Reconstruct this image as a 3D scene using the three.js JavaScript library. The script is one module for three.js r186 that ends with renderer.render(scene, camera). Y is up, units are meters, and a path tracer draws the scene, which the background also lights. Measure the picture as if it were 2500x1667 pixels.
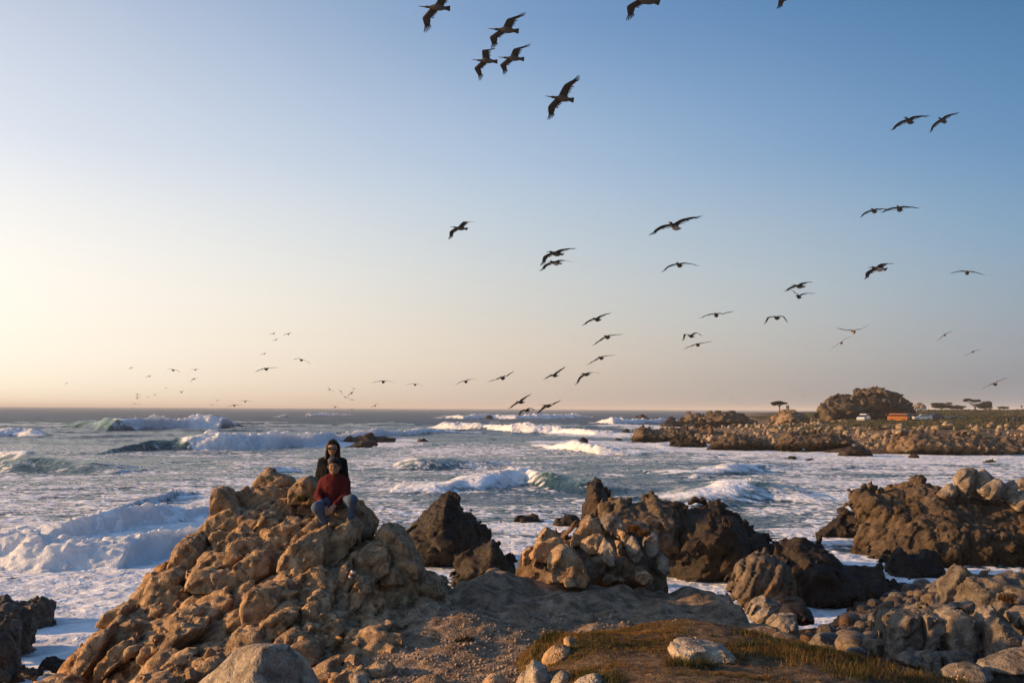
import * as THREE from 'three';
import { mergeGeometries } from 'three/addons/utils/BufferGeometryUtils.js';

// ---------------------------------------------------------------- camera
const EYE = 6.0, W = 2500, H = 1667, F = 2430;           // photograph pixels, focal length in pixels
const scene = new THREE.Scene();
const camera = new THREE.PerspectiveCamera(2 * Math.atan(H / 2 / F) * 180 / Math.PI, 1024 / 682, 0.1, 60000);
camera.rotation.order = 'YXZ';
camera.position.set(0, EYE, 0);
camera.rotation.set(3.86 * Math.PI / 180, 0, 0.28 * Math.PI / 180);
camera.updateMatrixWorld(true);

// ---------------------------------------------------------------- sky, sun, exposure
const SUN_AZ = -88 * Math.PI / 180, SUN_EL = 12 * Math.PI / 180;
const sunDir = new THREE.Vector3(Math.sin(SUN_AZ) * Math.cos(SUN_EL), Math.sin(SUN_EL), -Math.cos(SUN_AZ) * Math.cos(SUN_EL));
const EXPOSURE = 1.52;
const s2l = (c) => { c /= 255; return c <= 0.04045 ? c / 12.92 : Math.pow((c + 0.055) / 1.055, 2.4); };
{
  // clear evening air: colour by height above the horizon (rows) and by azimuth from the sun (columns)
  const gam = [0, 34, 61, 75, 89, 103, 116, 147, 180], els = [-90, 0, 1.2, 3, 5.5, 9, 14, 22, 38, 90];
  const rows = [
    [[150, 130, 110], [140, 120, 105], [125, 112, 105], [115, 105, 100], [105, 98, 96], [92, 90, 92], [84, 84, 90], [75, 76, 84], [72, 74, 82]],
    [[300, 262, 205], [276, 248, 205], [250, 228, 198], [226, 203, 182], [199, 181, 168], [166, 159, 156], [134, 137, 143], [112, 116, 126], [110, 114, 124]],
    [[312, 278, 225], [285, 262, 222], [260, 245, 220], [238, 220, 199], [209, 193, 178], [175, 168, 163], [140, 143, 150], [118, 122, 133], [116, 120, 132]],
    [[318, 290, 242], [290, 272, 238], [264, 252, 233], [243, 230, 212], [218, 205, 190], [185, 181, 176], [151, 157, 164], [124, 131, 144], [122, 128, 142]],
    [[316, 294, 256], [288, 276, 250], [262, 254, 240], [241, 234, 222], [213, 210, 203], [184, 190, 192], [150, 165, 178], [124, 140, 158], [120, 135, 154]],
    [[300, 288, 268], [274, 270, 256], [252, 249, 243], [228, 230, 229], [199, 208, 214], [170, 187, 202], [134, 164, 190], [110, 138, 166], [104, 132, 160]],
    [[270, 270, 270], [250, 253, 257], [224, 230, 240], [200, 212, 228], [172, 193, 217], [138, 169, 202], [106, 147, 187], [90, 128, 168], [85, 122, 162]],
    [[226, 234, 248], [212, 221, 238], [187, 199, 221], [157, 179, 209], [122, 156, 197], [97, 138, 183], [76, 120, 165], [70, 112, 156], [68, 108, 152]],
    [[160, 184, 218], [150, 176, 212], [130, 160, 202], [110, 146, 190], [90, 130, 178], [76, 116, 164], [66, 104, 152], [60, 98, 145], [58, 95, 142]],
    [[74, 114, 164], [74, 114, 164], [72, 112, 162], [71, 111, 161], [70, 110, 160], [69, 109, 159], [68, 108, 158], [66, 106, 156], [66, 106, 156]],
  ].map((r) => r.map((c) => c.map((v) => s2l(v) / EXPOSURE)));
  const cub = (a, b, c, d, t) => { const m0 = (c - a) / 2, m1 = (d - b) / 2, t2 = t * t, t3 = t2 * t; return (2 * t3 - 3 * t2 + 1) * b + (t3 - 2 * t2 + t) * m0 + (-2 * t3 + 3 * t2) * c + (t3 - t2) * m1; };
  const seek = (arr, v) => { let i = 0; while (i < arr.length - 2 && v > arr[i + 1]) i++; return [i, Math.min(1, Math.max(0, (v - arr[i]) / (arr[i + 1] - arr[i])))]; };
  const NW = 1024, NH = 1024, data = new Float32Array(NW * NH * 4), at = (r, c, k) => rows[Math.min(rows.length - 1, Math.max(0, r))][Math.min(gam.length - 1, Math.max(0, c))][k];
  for (let j = 0; j < NH; j++) {
    const el = ((j + 0.5) / NH - 0.5) * 180, [r, tr] = seek(els, el);
    for (let i = 0; i < NW; i++) {
      const phi = ((i + 0.5) / NW - 0.5) * 2 * Math.PI;                 // atan2(z, x)
      const az = Math.atan2(Math.cos(phi), -Math.sin(phi));             // from -z towards +x
      let g = Math.abs(az - SUN_AZ); if (g > Math.PI) g = 2 * Math.PI - g; g *= 180 / Math.PI;
      const [c, tc] = seek(gam, g), o = (j * NW + i) * 4;
      for (let k = 0; k < 3; k++) {
        const v = [-1, 0, 1, 2].map((dr) => cub(at(r + dr, c - 1, k), at(r + dr, c, k), at(r + dr, c + 1, k), at(r + dr, c + 2, k), tc));
        data[o + k] = Math.max(0.005, el < 0 ? v[1] + (v[2] - v[1]) * tr : cub(r === 1 ? v[1] : v[0], v[1], v[2], v[3], tr));
      }
      data[o + 3] = 1;
    }
  }
  const sky = new THREE.DataTexture(data, NW, NH, THREE.RGBAFormat, THREE.FloatType);
  sky.mapping = THREE.EquirectangularReflectionMapping; sky.magFilter = THREE.LinearFilter; sky.needsUpdate = true;
  scene.background = sky; scene.environment = sky;
}
const sun = new THREE.DirectionalLight(new THREE.Color().setRGB(1.0, 0.585, 0.26), 5.0);
sun.position.copy(sunDir).multiplyScalar(120).add(new THREE.Vector3(0, 0, -30));
sun.target.position.set(0, 0, -30);
sun.castShadow = true; sun.shadow.mapSize.set(4096, 4096); sun.shadow.radius = 1.4;
Object.assign(sun.shadow.camera, { left: -60, right: 60, top: 60, bottom: -60, near: 1, far: 400 });
scene.add(sun, sun.target);
const renderer = new THREE.WebGLRenderer({ antialias: true });
renderer.toneMapping = THREE.LinearToneMapping;
renderer.toneMappingExposure = EXPOSURE;
renderer.shadowMap.enabled = true;

// ---------------------------------------------------------------- numbers, noise
const V3 = (x, y, z) => new THREE.Vector3(x, y, z);
const clamp = (v, a = 0, b = 1) => v < a ? a : v > b ? b : v;
const lerp = (a, b, t) => a + (b - a) * t;
const sstep = (a, b, v) => { const t = clamp((v - a) / (b - a)); return t * t * (3 - 2 * t); };
const rngOf = (s) => () => { s |= 0; s = s + 0x6D2B79F5 | 0; let t = Math.imul(s ^ s >>> 15, 1 | s); t = t + Math.imul(t ^ t >>> 7, 61 | t) ^ t; return ((t ^ t >>> 14) >>> 0) / 4294967296; };
const PERM = new Uint8Array(512), GX = new Float32Array(256), GY = new Float32Array(256), GZ = new Float32Array(256);
{
  const r = rngOf(77), p = [...Array(256).keys()];
  for (let i = 255; i > 0; i--) { const j = Math.floor(r() * (i + 1)); [p[i], p[j]] = [p[j], p[i]]; }
  for (let i = 0; i < 512; i++) PERM[i] = p[i & 255];
  for (let i = 0; i < 256; i++) { const z = r() * 2 - 1, a = r() * 6.2832, q = Math.sqrt(1 - z * z); GX[i] = q * Math.cos(a) * 1.5; GY[i] = q * Math.sin(a) * 1.5; GZ[i] = z * 1.5; }
}
function noise(x, y, z) {
  const xi = Math.floor(x), yi = Math.floor(y), zi = Math.floor(z), X = xi & 255, Y = yi & 255, Z = zi & 255;
  x -= xi; y -= yi; z -= zi;
  const u = x * x * x * (x * (x * 6 - 15) + 10), v = y * y * y * (y * (y * 6 - 15) + 10), w = z * z * z * (z * (z * 6 - 15) + 10);
  const A = PERM[X] + Y, B = PERM[X + 1] + Y, AA = PERM[A & 255] + Z, AB = PERM[A + 1 & 255] + Z, BA = PERM[B & 255] + Z, BB = PERM[B + 1 & 255] + Z;
  const g = (h, a, b, c) => { h = PERM[h & 255]; return GX[h] * a + GY[h] * b + GZ[h] * c; };
  const x1 = x - 1, y1 = y - 1, z1 = z - 1;
  const l = (a, b, t) => a + (b - a) * t;
  return l(l(l(g(AA, x, y, z), g(BA, x1, y, z), u), l(g(AB, x, y1, z), g(BB, x1, y1, z), u), v), l(l(g(AA + 1, x, y, z1), g(BA + 1, x1, y, z1), u), l(g(AB + 1, x, y1, z1), g(BB + 1, x1, y1, z1), u), v), w);
}
function fbm(x, y, z, o = 4, gain = 0.5) { let a = 1, s = 0, n = 0; for (let i = 0; i < o; i++) { s += a * noise(x, y, z); n += a; a *= gain; x = x * 2.03 + 11.3; y = y * 2.03 + 5.7; z = z * 2.03 - 3.1; } return s / n; }
function ridged(x, y, z, o = 4) { let a = 1, s = 0, n = 0; for (let i = 0; i < o; i++) { s += a * (1 - Math.abs(noise(x, y, z)) * 1.6); n += a; a *= 0.5; x = x * 2.1 + 7.1; y = y * 2.1 - 2.3; z = z * 2.1 + 4.9; } return s / n; }
const hsh = (x, y, z) => { let h = Math.imul(x, 374761393) ^ Math.imul(y, 668265263) ^ Math.imul(z, 2147483647 - 77); h = Math.imul(h ^ h >>> 13, 1274126177); h ^= h >>> 16; return h >>> 0; };
const VOR = { f1: 0, f2: 0, id: 0, x: 0, y: 0, z: 0, id2: 0, x2: 0, y2: 0, z2: 0 }, ORD = [0, -1, 1];
function voronoi(x, y, z, jit = 0.85) {                                  // distances to the two nearest scattered points, offset from the nearest
  const xi = Math.floor(x), yi = Math.floor(y), zi = Math.floor(z), fx = x - xi, fy = y - yi, fz = z - zi, e = 0.5 - jit / 2;
  let a = 9, b = 9, id = 0, ax = 0, ay = 0, az = 0, id2 = 0, bx = 0, by = 0, bz = 0;
  for (let k = 0; k < 3; k++) {
    const kk = ORD[k], lz = k === 0 ? 0 : k === 1 ? fz + e : 1 - fz + e, lz2 = lz * lz; if (lz2 > b) continue;
    for (let j = 0; j < 3; j++) {
      const jj = ORD[j], ly = j === 0 ? 0 : j === 1 ? fy + e : 1 - fy + e, l2 = lz2 + ly * ly; if (l2 > b) continue;
      for (let i = 0; i < 3; i++) {
        const ii = ORD[i], lx = i === 0 ? 0 : i === 1 ? fx + e : 1 - fx + e; if (l2 + lx * lx > b) continue;
        const h = hsh(xi + ii, yi + jj, zi + kk);
        const dx = ii + 0.5 + ((h & 1023) / 1023 - 0.5) * jit - fx, dy = jj + 0.5 + ((h >>> 10 & 1023) / 1023 - 0.5) * jit - fy, dz = kk + 0.5 + ((h >>> 20 & 1023) / 1023 - 0.5) * jit - fz;
        const d = dx * dx + dy * dy + dz * dz;
        if (d < a) { b = a; id2 = id; bx = ax; by = ay; bz = az; a = d; id = h; ax = dx; ay = dy; az = dz; } else if (d < b) { b = d; id2 = h; bx = dx; by = dy; bz = dz; }
      }
    }
  }
  VOR.f1 = Math.sqrt(a); VOR.f2 = Math.sqrt(b); VOR.id = id; VOR.x = -ax; VOR.y = -ay; VOR.z = -az; VOR.id2 = id2; VOR.x2 = -bx; VOR.y2 = -by; VOR.z2 = -bz;
  return VOR;
}

// ---------------------------------------------------------------- from a sight line of the photograph to a place in the world
const camM = camera.matrixWorld;
function ray(px, py) { return V3((px - W / 2) / F, (H / 2 - py) / F, -1).transformDirection(camM); }
function at(px, py, d) { const r = ray(px, py); return r.multiplyScalar(-d / r.z).add(camera.position); }      // d metres into the scene
function onY(px, py, y) { const r = ray(px, py); return r.multiplyScalar((y - EYE) / r.y).add(camera.position); } // on a level

// ---------------------------------------------------------------- objects
const taken = new Map();
function numbered(n) { const k = taken.get(n) || 0; taken.set(n, k + 1); return k ? n + '_' + String(k).padStart(3, '0') : n; }
function shade(o) { o.traverse((c) => { if (c.isMesh) { c.castShadow = true; c.receiveShadow = true; } }); return o; }
function thing(name, label, category, group, p = [0, 0, 0], turn = 0) {
  const o = new THREE.Group(); o.name = numbered(name); o.userData = { label, category };
  if (group) o.userData.group = group;
  o.position.set(...p); o.rotation.y = turn; scene.add(o); return o;
}
function single(name, geo, mat, label, category, group) {
  const o = new THREE.Mesh(geo, mat); o.name = numbered(name); o.userData = { label, category };
  if (group) o.userData.group = group;
  o.castShadow = o.receiveShadow = true; scene.add(o); return o;
}
function setting(name, geo, mat, kind = 'structure') { const o = new THREE.Mesh(geo, mat); o.name = name; o.userData.kind = kind; o.castShadow = o.receiveShadow = true; scene.add(o); return o; }
function part(name, geo, mat, parent, label) { const o = new THREE.Mesh(geo, mat); o.name = name; if (label) o.userData.label = label; o.castShadow = o.receiveShadow = true; parent.add(o); return o; }

// ---------------------------------------------------------------- textures
const PN = (x, y, P, s) => { // noise that repeats every P cells
  const xi = Math.floor(x), yi = Math.floor(y), fx = x - xi, fy = y - yi, u = fx * fx * (3 - 2 * fx), v = fy * fy * (3 - 2 * fy), m = (a) => ((a % P) + P) % P;
  const h = (i, j) => (hsh(m(i), m(j), s) & 65535) / 65535;
  return lerp(lerp(h(xi, yi), h(xi + 1, yi), u), lerp(h(xi, yi + 1), h(xi + 1, yi + 1), u), v);
};
const PF = (x, y, P, s, o = 4) => { let a = 1, t = 0, n = 0; for (let i = 0; i < o; i++) { t += a * PN(x, y, P, s + i); n += a; a *= 0.55; x *= 2; y *= 2; P *= 2; } return t / n; };
function tile(N, fn, srgb) {
  const d = new Uint8Array(N * N * 4);
  for (let j = 0; j < N; j++) for (let i = 0; i < N; i++) { const c = fn(i / N, j / N), o = (j * N + i) * 4; for (let k = 0; k < 3; k++) d[o + k] = clamp(typeof c === 'number' ? c : c[k]) * 255; d[o + 3] = 255; }
  const t = new THREE.DataTexture(d, N, N); t.wrapS = t.wrapT = THREE.RepeatWrapping; t.magFilter = THREE.LinearFilter; t.minFilter = THREE.LinearMipmapLinearFilter; t.generateMipmaps = true;
  if (srgb) t.colorSpace = THREE.SRGBColorSpace; t.needsUpdate = true; return t;
}
const grainMap = tile(512, (u, v) => { const a = PF(u * 8, v * 8, 8, 1, 5), b = PN(u * 128, v * 128, 128, 9), c = PN(u * 64, v * 64, 64, 15); let g = 0.45 + 0.75 * a + 0.16 * (b - 0.5); if (c > 0.84) g -= 0.22; if (b > 0.9) g += 0.12; return [g, g * 0.99, g * 0.97]; }, true);
const rockBump = tile(512, (u, v) => {
  const a = PF(u * 6, v * 6, 6, 21, 6), b = PN(u * 90, v * 90, 90, 31), r = 1 - Math.abs(PF(u * 5, v * 5, 5, 41, 5) - 0.5) * 4;
  let f1 = 9, f2 = 9; const N = 7, x = u * N + 1.2 * (PF(u * 4, v * 4, 4, 71, 3) - 0.5), y = v * N + 1.2 * (PF(u * 4, v * 4, 4, 81, 3) - 0.5), xi = Math.floor(x), yi = Math.floor(y);
  for (let j = -1; j <= 1; j++) for (let i = -1; i <= 1; i++) { const h = hsh(((xi + i) % N + N) % N, ((yi + j) % N + N) % N, 5), dx = xi + i + (h & 255) / 255 - x, dy = yi + j + (h >>> 8 & 255) / 255 - y, d = Math.hypot(dx, dy); if (d < f1) { f2 = f1; f1 = d; } else if (d < f2) f2 = d; }
  return 0.55 * a + 0.16 * b + 0.2 * clamp(r) - 0.09 * Math.exp(-(f2 - f1) / 0.04) * clamp(PF(u * 3, v * 3, 3, 91, 3) * 3 - 1) + 0.05;
});
const rippleBump = tile(512, (u, v) => 0.5 * PF(u * 9, v * 9, 9, 51, 5) + 0.5 * (1 - Math.abs(PF(u * 7, v * 7, 7, 61, 5) - 0.5) * 3));

// ---------------------------------------------------------------- a surface from a distance field (naive surface nets)
function netSurface(fn, lo, hi, cell, coarse, band) {
  const n = [0, 1, 2].map((k) => Math.max(4, Math.ceil((hi[k] - lo[k]) / cell) + 1)), [nx, ny, nz] = n, S = nx * ny;
  const f = new Float32Array(nx * ny * nz), B = 5, half = B * cell * 0.87 * 1.25 + (band || 0);
  for (let z0 = 0; z0 < nz; z0 += B) for (let y0 = 0; y0 < ny; y0 += B) for (let x0 = 0; x0 < nx; x0 += B) {
    const x1 = Math.min(nx, x0 + B), y1 = Math.min(ny, y0 + B), z1 = Math.min(nz, z0 + B);
    let c = 0;
    if (coarse) { c = coarse(lo[0] + (x0 + x1 - 1) / 2 * cell, lo[1] + (y0 + y1 - 1) / 2 * cell, lo[2] + (z0 + z1 - 1) / 2 * cell); if (Math.abs(c) < half) c = 0; }
    for (let z = z0; z < z1; z++) for (let y = y0; y < y1; y++) for (let x = x0; x < x1; x++) f[x + nx * y + S * z] = c || fn(lo[0] + x * cell, lo[1] + y * cell, lo[2] + z * cell);
  }
  const map = new Int32Array(nx * ny * nz).fill(-1), pos = [], idx = [];
  for (let z = 0; z < nz - 1; z++) for (let y = 0; y < ny - 1; y++) for (let x = 0; x < nx - 1; x++) {
    const o = x + nx * y + S * z; let m = 0;
    for (let c = 0; c < 8; c++) if (f[o + (c & 1) + (c >> 1 & 1) * nx + (c >> 2) * S] < 0) m |= 1 << c;
    if (m === 0 || m === 255) continue;
    let px = 0, py = 0, pz = 0, k = 0;
    for (let c = 0; c < 8; c++) for (let b = 1; b < 8; b <<= 1) {
      if (c & b) continue; const e = c | b; if ((m >> c & 1) === (m >> e & 1)) continue;
      const a = f[o + (c & 1) + (c >> 1 & 1) * nx + (c >> 2) * S], d = f[o + (e & 1) + (e >> 1 & 1) * nx + (e >> 2) * S], t = a / (a - d);
      px += (c & 1) + (b === 1 ? t : 0); py += (c >> 1 & 1) + (b === 2 ? t : 0); pz += (c >> 2) + (b === 4 ? t : 0); k++;
    }
    map[o] = pos.length / 3; pos.push(lo[0] + (x + px / k) * cell, lo[1] + (y + py / k) * cell, lo[2] + (z + pz / k) * cell);
  }
  const quad = (a, b, c, d, flip) => { if (a < 0 || b < 0 || c < 0 || d < 0) return; if (flip) idx.push(a, b, c, a, c, d); else idx.push(a, c, b, a, d, c); };
  for (let z = 1; z < nz - 1; z++) for (let y = 1; y < ny - 1; y++) for (let x = 1; x < nx - 1; x++) {
    const o = x + nx * y + S * z, s = f[o] < 0;
    if (s !== f[o + 1] < 0) quad(map[o], map[o - nx], map[o - nx - S], map[o - S], s);
    if (s !== f[o + nx] < 0) quad(map[o], map[o - S], map[o - 1 - S], map[o - 1], s);
    if (s !== f[o + S] < 0) quad(map[o], map[o - 1], map[o - 1 - nx], map[o - nx], s);
  }
  const g = new THREE.BufferGeometry();
  g.setAttribute('position', new THREE.Float32BufferAttribute(pos, 3)); g.setIndex(idx); g.computeVertexNormals();
  return g;
}
// colours from a function of place and normal, and uv in metres from the three axes
function dress(g, color, scale = 1.2, off = 0, keep) {
  const p = g.attributes.position.array, nn = g.attributes.normal.array, ix = g.index.array, key = new Map(), P = [], N = [], U = [], C = [], I = new Uint32Array(ix.length), c = [0, 0, 0]; let used = 0;
  const put = (v, ax) => {
    const k = v * 3 + ax; let m = key.get(k); if (m !== undefined) return m;
    m = P.length / 3; key.set(k, m); const x = p[v * 3], y = p[v * 3 + 1], z = p[v * 3 + 2];
    P.push(x, y, z); N.push(nn[v * 3], nn[v * 3 + 1], nn[v * 3 + 2]);
    if (ax === 0) U.push(z / scale + off, y / scale); else if (ax === 1) U.push(x / scale + off, z / scale); else U.push(x / scale + off, y / scale + 0.37);
    color(x, y, z, nn[v * 3], nn[v * 3 + 1], nn[v * 3 + 2], c); C.push(c[0], c[1], c[2]); return m;
  };
  for (let t = 0; t < ix.length; t += 3) {
    if (keep && !keep(p[ix[t] * 3], p[ix[t] * 3 + 1], p[ix[t] * 3 + 2], nn[ix[t] * 3 + 1])) continue;
    const a = ix[t] * 3, b = ix[t + 1] * 3, d = ix[t + 2] * 3;
    const nx = Math.abs(nn[a] + nn[b] + nn[d]), ny = Math.abs(nn[a + 1] + nn[b + 1] + nn[d + 1]), nz = Math.abs(nn[a + 2] + nn[b + 2] + nn[d + 2]);
    const ax = nx > ny && nx > nz ? 0 : ny > nz ? 1 : 2;
    for (let k = 0; k < 3; k++) I[used++] = put(ix[t + k], ax);
  }
  const o = new THREE.BufferGeometry();
  o.setAttribute('position', new THREE.Float32BufferAttribute(P, 3)); o.setAttribute('normal', new THREE.Float32BufferAttribute(N, 3)); o.setAttribute('uv', new THREE.Float32BufferAttribute(U, 2)); o.setAttribute('color', new THREE.Float32BufferAttribute(C, 3));
  o.setIndex(new THREE.BufferAttribute(I.slice(0, used), 1)); return o;
}
// a smooth sheet of heights through scattered points (thin-plate spline)
function sheet(pts, stiff = 0.02) {
  const n = pts.length, m = n + 3, A = Array.from({ length: m }, () => new Float64Array(m + 1)), U = (r2) => r2 < 1e-9 ? 0 : 0.5 * r2 * Math.log(r2);
  for (let i = 0; i < n; i++) {
    for (let j = 0; j < n; j++) A[i][j] = U((pts[i].x - pts[j].x) ** 2 + (pts[i].z - pts[j].z) ** 2) + (i === j ? stiff : 0);
    A[i][n] = A[n][i] = 1; A[i][n + 1] = A[n + 1][i] = pts[i].x; A[i][n + 2] = A[n + 2][i] = pts[i].z; A[i][m] = pts[i].y;
  }
  for (let c = 0; c < m; c++) {
    let p = c; for (let r = c + 1; r < m; r++) if (Math.abs(A[r][c]) > Math.abs(A[p][c])) p = r;
    [A[c], A[p]] = [A[p], A[c]];
    for (let r = 0; r < m; r++) if (r !== c) { const q = A[r][c] / A[c][c]; if (q) for (let k = c; k <= m; k++) A[r][k] -= q * A[c][k]; }
  }
  const w = A.map((r, i) => r[m] / r[i]);
  return (x, z) => { let h = w[n] + w[n + 1] * x + w[n + 2] * z; for (let i = 0; i < n; i++) { const r2 = (x - pts[i].x) ** 2 + (z - pts[i].z) ** 2; if (r2 > 1e-9) h += w[i] * 0.5 * r2 * Math.log(r2); } return h; };
}
// heights stored on a grid, read back by interpolation
function gridOf(fn, x0, x1, z0, z1, step) {
  const nx = Math.ceil((x1 - x0) / step) + 1, nz = Math.ceil((z1 - z0) / step) + 1, a = new Float32Array(nx * nz);
  for (let j = 0; j < nz; j++) for (let i = 0; i < nx; i++) a[j * nx + i] = fn(x0 + i * step, z0 + j * step);
  return (x, z) => { const u = clamp((x - x0) / step, 0, nx - 1.001), v = clamp((z - z0) / step, 0, nz - 1.001), i = u | 0, j = v | 0, s = u - i, t = v - j, o = j * nx + i; return (a[o] * (1 - s) + a[o + 1] * s) * (1 - t) + (a[o + nx] * (1 - s) + a[o + nx + 1] * s) * t; };
}
// a field of ground as a grid mesh
function field(h, x0, x1, z0, z1, step, color, uvs = 1.5, keep) {
  const nx = Math.ceil((x1 - x0) / step) + 1, nz = Math.ceil((z1 - z0) / step) + 1, P = new Float32Array(nx * nz * 3), U = new Float32Array(nx * nz * 2), C = new Float32Array(nx * nz * 3), I = [], c = [0, 0, 0];
  for (let j = 0; j < nz; j++) for (let i = 0; i < nx; i++) { const o = j * nx + i, x = x0 + i * step, z = z0 + j * step, y = h(x, z); P.set([x, y, z], o * 3); U.set([x / uvs, z / uvs], o * 2); color(x, y, z, c); C.set(c, o * 3); }
  for (let j = 0; j < nz - 1; j++) for (let i = 0; i < nx - 1; i++) { const o = j * nx + i; if (keep && !keep(P[o * 3], P[o * 3 + 1], P[o * 3 + 2])) continue; I.push(o, o + nx, o + 1, o + 1, o + nx, o + nx + 1); }
  const g = new THREE.BufferGeometry(); g.setAttribute('position', new THREE.BufferAttribute(P, 3)); g.setAttribute('uv', new THREE.BufferAttribute(U, 2)); g.setAttribute('color', new THREE.BufferAttribute(C, 3)); g.setIndex(I); g.computeVertexNormals(); return g;
}
const T0 = Date.now(), stage = (s) => console.log(((Date.now() - T0) / 1000).toFixed(1) + ' s: ' + s);

// ---------------------------------------------------------------- the sea: swell, breakers, foam
// each breaker: foot line as sight points with height in metres and share of white water; front and back widths in metres
const breakers = [
  { wf: 6, wb: 16, p: [[120, 1042, 0, 0], [190, 1045, 1.8, 0.05], [230, 1050, 2.7, 0.08], [262, 1052, 2.9, 0.2], [298, 1051, 3.0, 0.5], [340, 1050, 3.0, 0.9], [450, 1046, 2.7, 1], [560, 1046, 2.6, 1], [650, 1043, 2.4, 1], [690, 1036, 1.0, 0.2], [740, 1032, 0.3, 0]] },
  { wf: 4, wb: 10, p: [[200, 1112, 0.2, 0], [300, 1104, 0.8, 0], [370, 1099, 1.4, 0.02], [420, 1097, 1.8, 0.14], [452, 1098, 2.1, 0.4], [486, 1098, 2.1, 0.8], [520, 1098, 2.0, 1], [600, 1096, 1.9, 1], [680, 1092, 1.7, 1], [800, 1082, 1.3, 1], [900, 1070, 1.2, 0.9], [1000, 1064, 1.0, 0.7], [1100, 1060, 0.8, 0.5], [1180, 1056, 0.2, 0.2]] },
  { wf: 4, wb: 7, p: [[-140, 1135, 1.2, 0.3], [0, 1144, 1.4, 0.3], [40, 1147, 1.2, 0], [160, 1152, 0.9, 0], [270, 1160, 0.2, 0]] },
  { wf: 1.9, wb: 2.4, p: [[-160, 1386, 0.8, 1], [0, 1390, 0.85, 1], [150, 1393, 0.78, 1], [300, 1388, 0.85, 1], [330, 1378, 0.9, 0.95], [400, 1365, 0.8, 0.9], [470, 1340, 0.65, 0.9], [540, 1310, 0.4, 0.6], [620, 1290, 0.1, 0.3]] },
  { wf: 1.8, wb: 3, p: [[-60, 1322, 0.3, 0.7], [120, 1315, 0.5, 0.9], [250, 1300, 0.8, 1], [330, 1288, 0.8, 1], [420, 1276, 0.4, 0.9], [500, 1262, 0.2, 0.8], [560, 1250, 0.05, 0.3]] },
  { wf: 2, wb: 4, p: [[230, 1255, 0.1, 0.4], [400, 1222, 0.5, 0.7], [500, 1190, 0.7, 0.8], [580, 1168, 0.7, 0.9], [660, 1155, 0.5, 0.7], [740, 1155, 0.1, 0.2]] },
  { wf: 4, wb: 6, p: [[960, 1140, 0.2, 0], [1000, 1143, 0.7, 0.3], [1020, 1144, 0.8, 0.1], [1080, 1143, 0.8, 0.03], [1160, 1142, 0.5, 0], [1240, 1140, 0.1, 0]] },
  { wf: 3.2, wb: 5, p: [[940, 1207, 0.15, 0.3], [1060, 1202, 0.4, 0.5], [1130, 1194, 0.55, 0.6], [1200, 1190, 0.75, 0.7], [1262, 1184, 0.95, 0.9], [1285, 1185, 1.0, 0.5], [1330, 1192, 0.9, 0.06], [1420, 1202, 0.65, 0], [1540, 1204, 0.15, 0]] },
  { wf: 5.5, wb: 6, p: [[1630, 1238, 0.15, 0.2], [1750, 1230, 0.55, 0.3], [1820, 1222, 0.85, 0.42], [1885, 1216, 0.9, 0.36], [1960, 1222, 0.5, 0.08], [2070, 1226, 0.1, 0]] },
  { wf: 3.5, wb: 5, p: [[1590, 1160, 0.1, 0.2], [1700, 1162, 0.35, 0.4], [1830, 1153, 0.6, 0.55], [1872, 1150, 0.5, 0.3], [1960, 1152, 0.1, 0]] },
  { wf: 5, wb: 12, p: [[1040, 1046, 0.2, 0.4], [1100, 1048, 1.6, 0.95], [1180, 1050, 1.2, 0.5], [1250, 1054, 1.5, 0.9], [1350, 1056, 1.3, 0.8], [1450, 1062, 1.0, 0.7], [1560, 1064, 0.3, 0.3]] },
  { wf: 9, wb: 18, p: [[630, 1020, 0.2, 0], [690, 1019, 1.6, 0.6], [740, 1017, 1.5, 0.8], [800, 1016, 1.4, 0.9], [880, 1014, 0.2, 0]] },
  { wf: 9, wb: 18, p: [[1050, 1021, 0.2, 0.2], [1130, 1023, 1.7, 0.6], [1200, 1022, 2.0, 1], [1260, 1023, 2.0, 0.9], [1400, 1022, 2.2, 1], [1450, 1019, 0.2, 0.3]] },
  { wf: 4, wb: 6, p: [[1300, 1093, 0.1, 0.3], [1400, 1101, 0.9, 0.8], [1460, 1106, 0.8, 0.8], [1530, 1108, 0.5, 0.6], [1620, 1107, 0.1, 0.2]] },
  { wf: 5, wb: 10, p: [[-120, 1064, 1.0, 0.9], [0, 1064, 1.0, 0.9], [40, 1064, 0.8, 0.9], [75, 1068, 0.2, 0.2]] },
  { wf: 7, wb: 14, p: [[1440, 1034, 0.2, 0.3], [1500, 1036, 1.5, 0.9], [1570, 1034, 1.6, 0.7], [1640, 1030, 1.0, 0.6], [1700, 1028, 0.2, 0.3]] },
];
for (const b of breakers) { b.q = b.p.map(([px, py, h, w]) => { const v = onY(px, py, 0); return [v.x, v.z, h, w]; }); b.x0 = b.q[0][0]; b.x1 = b.q[b.q.length - 1][0]; let lo = 0, hi = -1e9; for (const c of b.q) { lo = Math.min(lo, c[1]); hi = Math.max(hi, c[1]); } b.zn = hi + 2; b.zf = lo - b.wf - b.wb * 5; }
const SEA = { h: 0, z: 0, foam: 0, airGlow: 0 };
let shallows = () => 0;                                                  // foam washed round the rocks, set when they stand
const puff = (x, y, z, o) => { let a = 1, s = 0, n = 0; for (let i = 0; i < o; i++) { s += a * Math.abs(noise(x, y, z)) * 2.2; n += a; a *= 0.58; x = x * 2.07 + 3.1; y = y * 2.07 - 1.7; z = z * 2.07 + 5.3; } return s / n; };
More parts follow.
